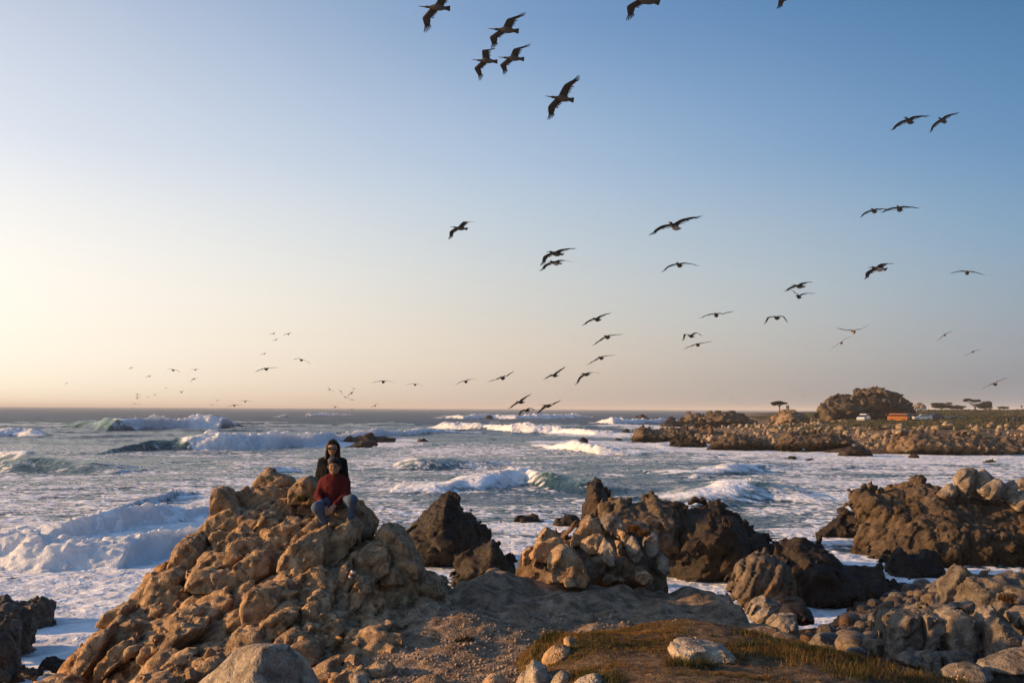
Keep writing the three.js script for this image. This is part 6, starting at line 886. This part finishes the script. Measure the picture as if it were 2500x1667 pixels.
  part('hair', flesh([[0, 1.545, -0.01, 0, 1.50, -0.04, 0.084, 0.092], [-0.07, 1.52, 0.0, -0.088, 1.32, 0.035, 0.035, 0.03], [0.075, 1.52, 0.0, 0.092, 1.31, 0.035, 0.035, 0.03], [-0.06, 1.48, -0.05, -0.07, 1.24, -0.03, 0.05, 0.05], [0.06, 1.48, -0.05, 0.075, 1.22, -0.03, 0.05, 0.05], [-0.04, 1.572, 0.06, 0.045, 1.572, 0.06, 0.025, 0.025], [-0.085, 1.32, 0.04, -0.08, 1.20, 0.07, 0.03, 0.022], [0.09, 1.31, 0.04, 0.085, 1.19, 0.07, 0.03, 0.022]], 0.008, 0.03, 0.01), cloth(0.022, 0.012, 0.007, 0.5), wom, 'long dark brown hair');
  const sg = []; for (const sx of [-1, 1]) sg.push(new THREE.SphereGeometry(0.032, 14, 10).scale(1, 0.8, 0.35).translate(0.005 + sx * 0.034, 1.485, 0.103)); sg.push(new THREE.BoxGeometry(0.03, 0.006, 0.008).translate(0.005, 1.492, 0.11)); part('sunglasses', mergeGeometries(sg), new THREE.MeshPhysicalMaterial({ color: 0x050505, roughness: 0.12, clearcoat: 1 }), wom, 'large black sunglasses');
  // a ledge of the outcrop under her feet is built with the outcrop
  // people far off on the headland
  const far = (label, px, py, d, sit, top, leg, turn = 0) => {
    const p = at(px, py, d), o = thing('person', label, 'person', null, [p.x, p.y, p.z], turn), sk = [0.3, 0.19, 0.13];
    const T = sit ? [[0, 0.1, 0, 0, 0.48, 0.02, 0.15, 0.15], [-0.17, 0.46, 0, -0.2, 0.22, 0.1, 0.065, 0.055], [-0.2, 0.22, 0.1, -0.1, 0.1, 0.28, 0.055, 0.045], [0.17, 0.46, 0, 0.2, 0.22, 0.1, 0.065, 0.055], [0.2, 0.22, 0.1, 0.1, 0.1, 0.28, 0.055, 0.045]] : [[0, 0.92, 0, 0, 1.32, 0, 0.15, 0.16], [-0.18, 1.34, 0, -0.24, 1.04, 0.02, 0.065, 0.055], [-0.24, 1.04, 0.02, -0.22, 0.8, 0.08, 0.055, 0.045], [0.18, 1.34, 0, 0.24, 1.04, 0.02, 0.065, 0.055], [0.24, 1.04, 0.02, 0.22, 0.8, 0.08, 0.055, 0.045]];
    const Lg = sit ? [[-0.09, 0.08, 0, -0.13, 0.28, 0.38, 0.09, 0.07], [-0.13, 0.28, 0.38, -0.12, -0.1, 0.5, 0.065, 0.05], [0.09, 0.08, 0, 0.13, 0.28, 0.38, 0.09, 0.07], [0.13, 0.28, 0.38, 0.12, -0.1, 0.5, 0.065, 0.05]] : [[-0.09, 0.9, 0, -0.11, 0.48, 0.02, 0.1, 0.075], [-0.11, 0.48, 0.02, -0.12, 0.05, 0, 0.07, 0.05], [0.09, 0.9, 0, 0.11, 0.48, 0.02, 0.1, 0.075], [0.11, 0.48, 0.02, 0.12, 0.05, 0, 0.07, 0.05]];
    const hy = sit ? 0.76 : 1.6, b = flesh([[0, hy - 0.04, 0.02, 0, hy + 0.03, 0.01, 0.09, 0.1], [0, hy - 0.22, 0, 0, hy - 0.1, 0, 0.055, 0.055], [0, hy - 0.3, 0, 0, sit ? 0.1 : 0.9, 0, 0.1, 0.1]], 0.03, 0.03); tint(b, sk); part('body', b, skinM, o); part('top', flesh(T, 0.035, 0.06), cloth(...top), o); part('trousers', flesh(Lg, 0.035, 0.05), cloth(...leg), o); return o;
  };
  far('tiny person in dark clothes seated on the hilltop, left of two', 2133, 948.5, 280, true, [0.03, 0.025, 0.025], [0.03, 0.03, 0.035], -1.2); far('tiny person seated on the hilltop, right of two', 2142, 948, 280, true, [0.05, 0.05, 0.06], [0.02, 0.02, 0.025], -0.8);
  const tA = at(1922, 1003, 272), tB = at(1926, 1003, 272.6); far('tiny standing person under the lone cypress, left of two', 1922, 1003, 272, false, [0.12, 0.08, 0.06], [0.03, 0.03, 0.04], 0.5); far('tiny standing person under the lone cypress, right of two', 1926, 1003, 272.6, false, [0.02, 0.02, 0.03], [0.03, 0.03, 0.03], 0.9);
  const v = at(2165, 1021, 236); far('tiny person in black standing left of the orange van', 2165, 1021, 236, false, [0.012, 0.012, 0.014], [0.015, 0.015, 0.017]).position.y = landH(v.x, v.z); const u = at(1983, 1016, 232); far('tiny person in tan standing on the rocks left of the hill', 1983, 1016, 232, false, [0.22, 0.14, 0.09], [0.09, 0.06, 0.045]).position.y = landH(u.x, u.z) - 0.05;
  // a small paper cup left on the rock
  const cup = at(854, 1411, 13.05), c = thing('paper_cup', 'crumpled white paper cup wedged in the outcrop below the right block', 'cup', null, [cup.x, cup.y, cup.z]); c.rotation.z = -0.5;
  part('cup_wall', new THREE.LatheGeometry([[0.026, 0], [0.03, 0.03], [0.036, 0.095], [0.039, 0.098], [0.036, 0.1], [0.024, 0.004]].map(([a, b]) => new THREE.Vector2(a, b)), 20), cloth(0.55, 0.53, 0.5), c); part('sleeve', new THREE.LatheGeometry([[0.0305, 0.028], [0.0315, 0.028], [0.036, 0.07], [0.035, 0.07]].map(([a, b]) => new THREE.Vector2(a, b)), 20), cloth(0.22, 0.09, 0.06), c, 'brown cardboard sleeve');
  stage('people');
}

// ---------------------------------------------------------------- cars, trees and small things on the headland
const paint = (r, g, b) => new THREE.MeshPhysicalMaterial({ color: new THREE.Color().setRGB(r, g, b), roughness: 0.3, clearcoat: 1, clearcoatRoughness: 0.08 }), carGlass = new THREE.MeshPhysicalMaterial({ color: new THREE.Color().setRGB(0.012, 0.014, 0.017), roughness: 0.06, clearcoat: 1 }), rubber = new THREE.MeshPhysicalMaterial({ color: new THREE.Color().setRGB(0.015, 0.015, 0.016), roughness: 0.9 }), steel = new THREE.MeshPhysicalMaterial({ color: 0xb0b4b8, metalness: 0.85, roughness: 0.3 }), lampM = new THREE.MeshPhysicalMaterial({ color: new THREE.Color().setRGB(0.7, 0.7, 0.68), roughness: 0.1, clearcoat: 1 }), redLamp = new THREE.MeshPhysicalMaterial({ color: new THREE.Color().setRGB(0.35, 0.02, 0.015), roughness: 0.15 });
function prism(pts, width, bevel = 0.05) { const s = new THREE.Shape(pts.map(([x, y]) => new THREE.Vector2(x, y))); const g = new THREE.ExtrudeGeometry(s, { depth: width - bevel * 2, bevelEnabled: true, bevelSize: bevel, bevelThickness: bevel, bevelSegments: 2, curveSegments: 4 }); g.translate(0, 0, -width / 2 + bevel); return g; }
// x runs to the front; lower: outline of the painted body, upper: outline of the roof house
function car(label, p, turn, color, lower, roof, glass, w, wheels, r = 0.36) {
  const o = thing('parked_car', label, 'car', 'cars parked on the headland', [p.x, p.y, p.z], turn), m = paint(...color);
  part('body', prism(lower, w), m, o); part('roof', prism(roof, w * 0.86, 0.04), m, o);
  const L = prism(glass, w * 0.87, 0.01), side = part('side_windows', L, carGlass, o); void side;
  for (const x of wheels) for (const s of [-1, 1]) { const g = new THREE.CylinderGeometry(r, r, 0.22, 22).rotateX(Math.PI / 2).translate(x, r, s * (w / 2 - 0.08)), t = part('wheel', g, rubber, o); part('rim', new THREE.CylinderGeometry(r * 0.6, r * 0.6, 0.235, 16).rotateX(Math.PI / 2).translate(x, r, s * (w / 2 - 0.08)), steel, t); }
  const fx = Math.max(...lower.map((q) => q[0])), bx = Math.min(...lower.map((q) => q[0]));
  for (const s of [-1, 1]) { part('headlight', new THREE.SphereGeometry(0.15, 12, 8).scale(0.5, 0.7, 1.1).translate(fx - 0.02, 0.82, s * w * 0.36), lampM, o); part('tail_light', new THREE.BoxGeometry(0.08, 0.24, 0.16).translate(bx, 0.9, s * w * 0.4), redLamp, o); }
  part('bumper', new THREE.BoxGeometry(0.16, 0.2, w * 0.95).translate(fx - 0.02, 0.5, 0), rubber, o); return o;
}
function tree(label, px, py, d, w, h, kind, seed, col) { // foot sight point, crown width and tree height in metres
  const f = at(px, py, d); const o = thing('cypress_tree', label, 'tree', 'trees on the headland', [f.x, f.y, f.z]), r = rngOf(seed), bark = new THREE.MeshPhysicalMaterial({ color: new THREE.Color().setRGB(0.075, 0.055, 0.042), roughness: 0.95 }), limbs = [], leaf = [];
  const tube = (pts, r0, r1) => { const c = new THREE.CatmullRomCurve3(pts), n = 7, g = new THREE.TubeGeometry(c, n, 1, 6), q = g.attributes.position, nn = g.attributes.normal; for (let i = 0; i <= n; i++) { const cc = c.getPointAt(i / n), rr = lerp(r0, r1, i / n); for (let j = 0; j <= 6; j++) { const k = i * 7 + j; q.setXYZ(k, cc.x + nn.getX(k) * rr, cc.y + nn.getY(k) * rr, cc.z + nn.getZ(k) * rr); } } limbs.push(g); };
  const fork = V3((r() - 0.5) * 0.1 * w, h * (kind === 'flat' ? 0.36 : kind === 'open' ? 0.3 : 0.16), 0); tube([V3(0, -0.4, 0), V3(0.05 * w, h * 0.2, 0), fork], h * 0.075, h * 0.05);
  const clump = (c, a, b, n) => { for (let k = 0; k < n; k++) { const q = Math.cbrt(r()), th = r() * 6.283, ph = Math.acos(2 * r() - 1), x = c.x + Math.sin(ph) * Math.cos(th) * a * q, y = c.y + Math.cos(ph) * b * q, z = c.z + Math.sin(ph) * Math.sin(th) * a * q, s = h * (0.03 + 0.04 * r()), g = new THREE.TetrahedronGeometry(s, 0); g.scale(1.6, 0.7, 1.2); g.rotateY(r() * 6.3); g.rotateZ((r() - 0.5)); g.translate(x, y, z); g.deleteAttribute('uv'); leaf.push(g); } };
  const nb = kind === 'flat' ? 9 : kind === 'open' ? 8 : 11;
  for (let k = 0; k < nb; k++) {
    const a = k / nb * 6.283 + r(), reach = (0.28 + 0.24 * r()) * w, y = kind === 'flat' ? h * (0.62 + 0.28 * r()) : kind === 'open' ? h * (0.6 + 0.32 * r()) : h * (0.2 + 0.52 * r()), e = V3(Math.cos(a) * reach + (kind === 'open' ? -0.1 * w : 0), y, Math.sin(a) * reach * 0.8);
    tube([fork.clone(), fork.clone().lerp(e, 0.5).add(V3(0, (kind === 'flat' ? 0.10 : 0.02) * h, 0)), e], h * 0.03, h * 0.008); clump(e, w * (kind === 'open' ? 0.14 : 0.19), h * (kind === 'flat' ? 0.10 : kind === 'open' ? 0.09 : 0.22), kind === 'open' ? 110 : 150);
  }
  if (kind === 'round') clump(V3(0, h * 0.42, 0), w * 0.46, h * 0.36, 560); if (kind === 'flat') clump(V3(0, h * 0.74, 0), w * 0.44, h * 0.15, 420);
  if (kind !== 'open') clump(V3(0, h * (kind === 'flat' ? 0.86 : 0.6), 0), w * 0.3, h * (kind === 'flat' ? 0.14 : 0.28), 320);
  part('trunk', mergeGeometries(limbs), bark, o); part('crown', mergeGeometries(leaf), new THREE.MeshPhysicalMaterial({ color: new THREE.Color().setRGB(...col), roughness: 0.95, specularIntensity: 0.2, transmission: 0.15, thickness: 0, flatShading: true }), o); return o;
}
function buildFar() {
  const g = (px, py, d) => { const p = at(px, py, d); p.y = landH(p.x, p.z) + 0.02; return p; };
  const suvLow = [[-2.3, 0.35], [-2.35, 0.7], [-2.3, 1.1], [0.95, 1.1], [2.1, 1.0], [2.3, 0.8], [2.3, 0.35]], suvTop = [[-2.2, 1.08], [-2.05, 1.75], [0.1, 1.82], [0.3, 1.78], [-2.1, 1.70], [-2.15, 1.08]], suvGlass = [[-2.12, 1.1], [-2.0, 1.68], [0.15, 1.74], [0.98, 1.1]];
  const pro = (s) => (q) => q.map(([x, y]) => [x * s, y]);
  car('white off-road car facing the sea on the headland', g(2109, 1021, 243), -2.2, [0.78, 0.78, 0.76], suvLow, [[-2.2, 1.6], [-2.08, 1.8], [0.1, 1.86], [0.35, 1.74], [0.3, 1.66], [-2.1, 1.66]], suvGlass, 1.9, [-1.45, 1.45], 0.4);
  car('bright orange van parked beside the person in black', g(2191, 1021, 240), 2.9, [0.85, 0.25, 0.02], [[-2.1, 0.3], [-2.2, 0.8], [-2.1, 1.25], [2.0, 1.25], [2.2, 0.9], [2.15, 0.3]], [[-2.05, 1.62], [-1.9, 1.9], [1.5, 1.94], [1.85, 1.7], [1.75, 1.62]], [[-2.02, 1.22], [-1.95, 1.68], [1.78, 1.68], [1.98, 1.22]], 1.8, [-1.35, 1.3], 0.34);
  car('dark off-road car behind the orange van', g(2217, 1015, 258), 3.4, [0.035, 0.045, 0.05], suvLow, [[-2.2, 1.6], [-2.08, 1.8], [0.1, 1.86], [0.35, 1.74], [0.3, 1.66], [-2.1, 1.66]], suvGlass, 1.9, [-1.45, 1.45], 0.4);
  car('low white saloon car half hidden behind the scrub', g(2252, 1016, 256), 3.1, [0.75, 0.75, 0.72], pro(1)([[-2.25, 0.3], [-2.3, 0.75], [-2.2, 0.95], [1.0, 0.95], [2.2, 0.85], [2.3, 0.55], [2.25, 0.3]]), [[-1.3, 1.32], [-1.0, 1.42], [0.3, 1.42], [0.5, 1.32]], [[-1.75, 0.93], [-1.15, 1.34], [0.4, 1.34], [1.05, 0.93]], 1.8, [-1.4, 1.4], 0.32);
  car('dark car at the right end of the parked row', g(2281, 1013, 262), 3.3, [0.02, 0.025, 0.04], suvLow, [[-2.2, 1.6], [-2.08, 1.8], [0.1, 1.86], [0.35, 1.74], [0.3, 1.66], [-2.1, 1.66]], suvGlass, 1.9, [-1.45, 1.45], 0.38);
  car('silver car far back beside the pale dune', g(2250, 998, 470), 3.0, [0.5, 0.52, 0.55], suvLow, [[-2.2, 1.6], [-2.08, 1.8], [0.1, 1.86], [0.35, 1.74], [0.3, 1.66], [-2.1, 1.66]], suvGlass, 1.9, [-1.45, 1.45], 0.38);
  tree('lone flat-topped cypress on the point beside two standing people', 1903, 1002, 284, 3.8, 2.7, 'flat', 5, [0.030, 0.034, 0.018]); tree('wide dense dark tree, first of the group behind the cars', 2298, 999, 470, 8.5, 3.6, 'round', 6, [0.036, 0.036, 0.022]); tree('low spreading tree between the dense tree and the open tree', 2338, 1000, 480, 6.4, 2.6, 'round', 7, [0.04, 0.038, 0.024]); tree('open wind-bent tree with gaps in its crown, leaning left', 2380, 999, 470, 8.2, 5.0, 'open', 8, [0.034, 0.036, 0.022]); tree('dense rounded tree right of the open tree', 2407, 999, 480, 6.6, 4.4, 'round', 9, [0.034, 0.035, 0.022]); tree('small round shrub-like tree on the far skyline', 2452, 999, 560, 5.5, 1.9, 'round', 10, [0.05, 0.048, 0.034]);
  // pale dune behind the hill
  const dune = swell(Z8('1170,440 1190,400 1220,370 1260,350 1290,350 1320,390 1330,440'), 480, 5, 3, 0.1, 0.8); single('rock_knoll', meshRock(dune, dune.lo, dune.hi, 0.6, rockOpts({ seed: 91, lump: 2.5, bulge: 0.3, step: 0.3, levels: 2, rough: 0.2 }), tones([[0.24, 0.2, 0.16], [0.32, 0.27, 0.21], [0.25, 0.18, 0.12], [0.15, 0.13, 0.11]], { seed: 91, size: 6 }), 6), granite, 'pale grey rock knoll just right of the bouldery hill', 'rock');
  // posts, sign, notice boards, lamp, logs
  const wood = new THREE.MeshPhysicalMaterial({ color: new THREE.Color().setRGB(0.06, 0.045, 0.035), roughness: 0.9 }), grey = new THREE.MeshPhysicalMaterial({ color: new THREE.Color().setRGB(0.32, 0.28, 0.23), roughness: 0.9 });
  for (const [label, px, py, h] of [['dark post on the headland left of the pale sign', 2236, 996, 2.0], ['dark post on the headland directly left of the far tree', 2268, 998, 1.8], ['dark post on the headland just left of the dense tree', 2285, 999, 1.7]]) { const p = g(px, py, 380), o = thing('wooden_post', label, 'post', 'posts along the headland road', [p.x, p.y, p.z]); part('post', new THREE.CylinderGeometry(0.13, 0.15, h, 8).translate(0, h / 2, 0), wood, o); part('cap', new THREE.BoxGeometry(0.42, 0.35, 0.3).translate(0, h - 0.1, 0), wood, o); }
  { const p = g(2287, 999, 300), o = thing('road_sign', 'low pale sign board on two legs beside the road', 'sign', null, [p.x, p.y, p.z]); part('board', new THREE.BoxGeometry(1.5, 0.36, 0.08).translate(0, 0.8, 0), new THREE.MeshPhysicalMaterial({ color: new THREE.Color().setRGB(0.5, 0.46, 0.4), roughness: 0.8 }), o); for (const x of [-0.6, 0.6]) part('leg', new THREE.BoxGeometry(0.09, 0.7, 0.09).translate(x, 0.32, 0), wood, o); }
  { const p = g(2496, 1002, 330), o = thing('street_lamp', 'street lamp with a dark square head at the right edge', 'lamp', null, [p.x, p.y, p.z]); part('pole', new THREE.CylinderGeometry(0.07, 0.1, 3.0, 10).translate(0, 1.5, 0), wood, o); part('lamp_head', new THREE.CylinderGeometry(0.34, 0.2, 0.42, 6).translate(0, 3.1, 0), wood, o); part('cap', new THREE.ConeGeometry(0.36, 0.18, 6).translate(0, 3.4, 0), wood, o); }
  [[2461, 'left'], [2477, 'middle'], [2490, 'right']].forEach(([px, n], i) => { const p = g(px, 1010, 210), o = thing('waste_bin', n + ' one of three bins in the wooden rack at the right edge, ' + ['black', 'blue', 'dark blue'][i], 'bin', 'bins in the rack at the right edge', [p.x, p.y, p.z]), m = new THREE.MeshPhysicalMaterial({ color: new THREE.Color().setRGB(...[[0.02, 0.02, 0.022], [0.03, 0.08, 0.20], [0.025, 0.04, 0.09]][i]), roughness: 0.6 }); part('body', new THREE.CylinderGeometry(0.34, 0.28, 0.85, 16).translate(0, 0.42, 0), m, o); part('lid', new THREE.CylinderGeometry(0.36, 0.36, 0.08, 16).translate(0, 0.9, 0), m, o); });
  { const p = g(2476, 1010, 209.4), o = thing('bin_rack', 'low wooden rail with posts around the bins at the right edge', 'rail', null, [p.x, p.y, p.z]); for (const x of [-2.1, -0.6, 0.6, 2.1]) part('post', new THREE.BoxGeometry(0.14, 1.0, 0.14).translate(x, 0.5, 0), wood, o); part('rail', new THREE.BoxGeometry(4.5, 0.12, 0.1).translate(0, 1.06, 0), wood, o); }
  [['long pale driftwood log lying behind the parked cars', 2335, 1004, 290, 5.5, 0.22], ['short pale driftwood log with a raised end near the sign', 2308, 1001, 288, 3.2, 0.26]].forEach(([label, px, py, d, l, rr], i) => { const p = g(px, py, d), c = new THREE.CatmullRomCurve3([V3(-l / 2, 0.1 + 0.8 * i, 0), V3(-l / 6, 0.3, 0.2), V3(l / 5, 0.2, -0.1), V3(l / 2, 0.15, 0.2)]), o = single('driftwood_log', new THREE.TubeGeometry(c, 14, rr, 8), grey, label, 'log'); o.position.set(p.x, p.y + 0.1, p.z); });
  // boulders strewn over the shore of the headland
  const r = rngOf(17), M = new THREE.Matrix4(), Q = new THREE.Quaternion(), C = new THREE.Color(), mats = [[0.36, 0.27, 0.18], [0.27, 0.20, 0.135], [0.42, 0.33, 0.235]].map((c) => new THREE.MeshPhysicalMaterial({ color: new THREE.Color().setRGB(...c), roughness: 0.95, map: grainMap })), list = [], cols = []; let n = 0;
  const shapes = []; for (let k = 0; k < 6; k++) { const b = blockField(V3(0, 0, 0), [1, 0.8, 0.9], 700 + k, [0, 0, 0], 11, 0.07); const q = netSurface((x, y, z) => b(x, y, z) - 0.05 * fbm(x * 3 + k, y * 3, z * 3, 3), [-0.75, -0.65, -0.75], [0.75, 0.65, 0.75], 0.15); const u = []; for (let i = 0; i < q.attributes.position.count; i++) u.push(q.attributes.position.getX(i), q.attributes.position.getY(i) + q.attributes.position.getZ(i)); q.setAttribute('uv', new THREE.Float32BufferAttribute(u, 2)); shapes.push(q); }
  for (let k = 0; k < 14000; k++) {
    const px = 1640 + 900 * r(), d = 128 + 190 * Math.pow(r(), 1.3), x = (px - 1250) / F * d, z = -d, e = landIn(x, z), ny = fbm(x / 12, 4, z / 12, 3), edge = 34 + 20 * ny + (px < 2000 ? 30 : 0); if (e < 3 || e > edge || r() < 0.15 || fbm(x / 6, 9, z / 6, 3) < -0.1 + 0.25 * r()) continue;
    const y = landH(x, z), s = n < 210 && r() < 0.3 ? 0.8 + 1.1 * r() * r() : 0.16 + 0.5 * r() * r();
    if (s > 0.78) { const o = new THREE.Mesh(shapes[Math.floor(r() * 6)], mats[Math.floor(r() * 3)]); o.name = numbered('beach_boulder'); o.castShadow = o.receiveShadow = true; o.userData = { label: 'pale weathered boulder among the rubble on the headland shore', category: 'boulder', group: 'boulders on the headland shore' }; o.position.set(x, y + s * 0.15, z); o.scale.setScalar(s); o.rotation.set(r(), r() * 6, r()); scene.add(o); n++; continue; }
    M.compose(V3(x, y + s * 0.1, z), Q.setFromEuler(new THREE.Euler(r() * 3, r() * 6, r() * 3)), V3(s, s, s)); list.push(M.clone()); const t = 0.35 + 0.95 * r() * r() + 0.2 * r(); cols.push(C.setRGB(0.34 * t, 0.24 * t, 0.155 * t).clone());
  }
  scatter('shore_rubble', 'pale stone rubble covering the shore of the headland', 'rubble', shapes[2], new THREE.MeshPhysicalMaterial({ roughness: 0.95 }), list, cols);
  // low scrub on the plateau
  const sl = [], scol = [], bush = (() => { const q = []; const rr = rngOf(3); for (let k = 0; k < 60; k++) { const a = rr() * 6.283, b = Math.sqrt(rr()), t = new THREE.TetrahedronGeometry(0.16 + 0.14 * rr(), 0); t.rotateX(rr() * 3); t.rotateY(rr() * 6); t.translate(Math.cos(a) * b, (0.1 + 0.55 * rr()) * (1.1 - b * 0.8), Math.sin(a) * b); t.deleteAttribute('uv'); q.push(t); } return mergeGeometries(q); })();
  for (let k = 0; k < 9000; k++) { const px = 1700 + 850 * r(), d = 140 + 420 * Math.pow(r(), 1.6), x = (px - 1250) / F * d, z = -d, e = landIn(x, z), v = fbm(x / 9, 8, z / 9, 3); if (e < 22 + 12 * v || v < -0.12) continue; const s = (0.35 + 0.75 * r() * r()) * (d > 300 ? 1.3 : 1); M.compose(V3(x, landH(x, z) - 0.05, z), Q.setFromEuler(new THREE.Euler(0, r() * 6, 0)), V3(s * 1.4, s * (0.55 + 0.4 * r()), s * 1.4)); sl.push(M.clone()); const t = 0.6 + 0.8 * r(), w = r(); scol.push(C.setRGB(lerp(0.035, 0.11, w * w) * t, lerp(0.045, 0.075, w * w) * t, lerp(0.016, 0.035, w * w) * t).clone()); }
  scatter('coastal_scrub', 'low dark green and brown scrub covering the headland plateau', 'scrub', bush, new THREE.MeshPhysicalMaterial({ roughness: 0.95, flatShading: true }), sl, scol);
  stage('far things, boulders ' + n + ', rubble ' + list.length + ', scrub ' + sl.length);
}

// ---------------------------------------------------------------- build: the land, then the sea, then what stands and flies there
buildFloor(); buildTurf(); buildBeach();
buildMainOutcrop(); buildMiddleOutcrop(); buildShoreRocks(); buildNearCrag(); buildHeadland();
buildSea(); buildWhitewater(); buildSpray();
buildBoulders(); buildCobbles(); buildGrass();
buildPeople(); buildBirds(); buildFar();
scene.fog = new THREE.FogExp2(new THREE.Color(0xd2d2d2), 0.00016);          // sea haze
{ let n = 0; scene.traverse((o) => { if (o.isMesh && !o.isInstancedMesh) n += (o.geometry.index || o.geometry.attributes.position).count / 3; }); stage('triangles ' + Math.round(n)); }

renderer.render(scene, camera);
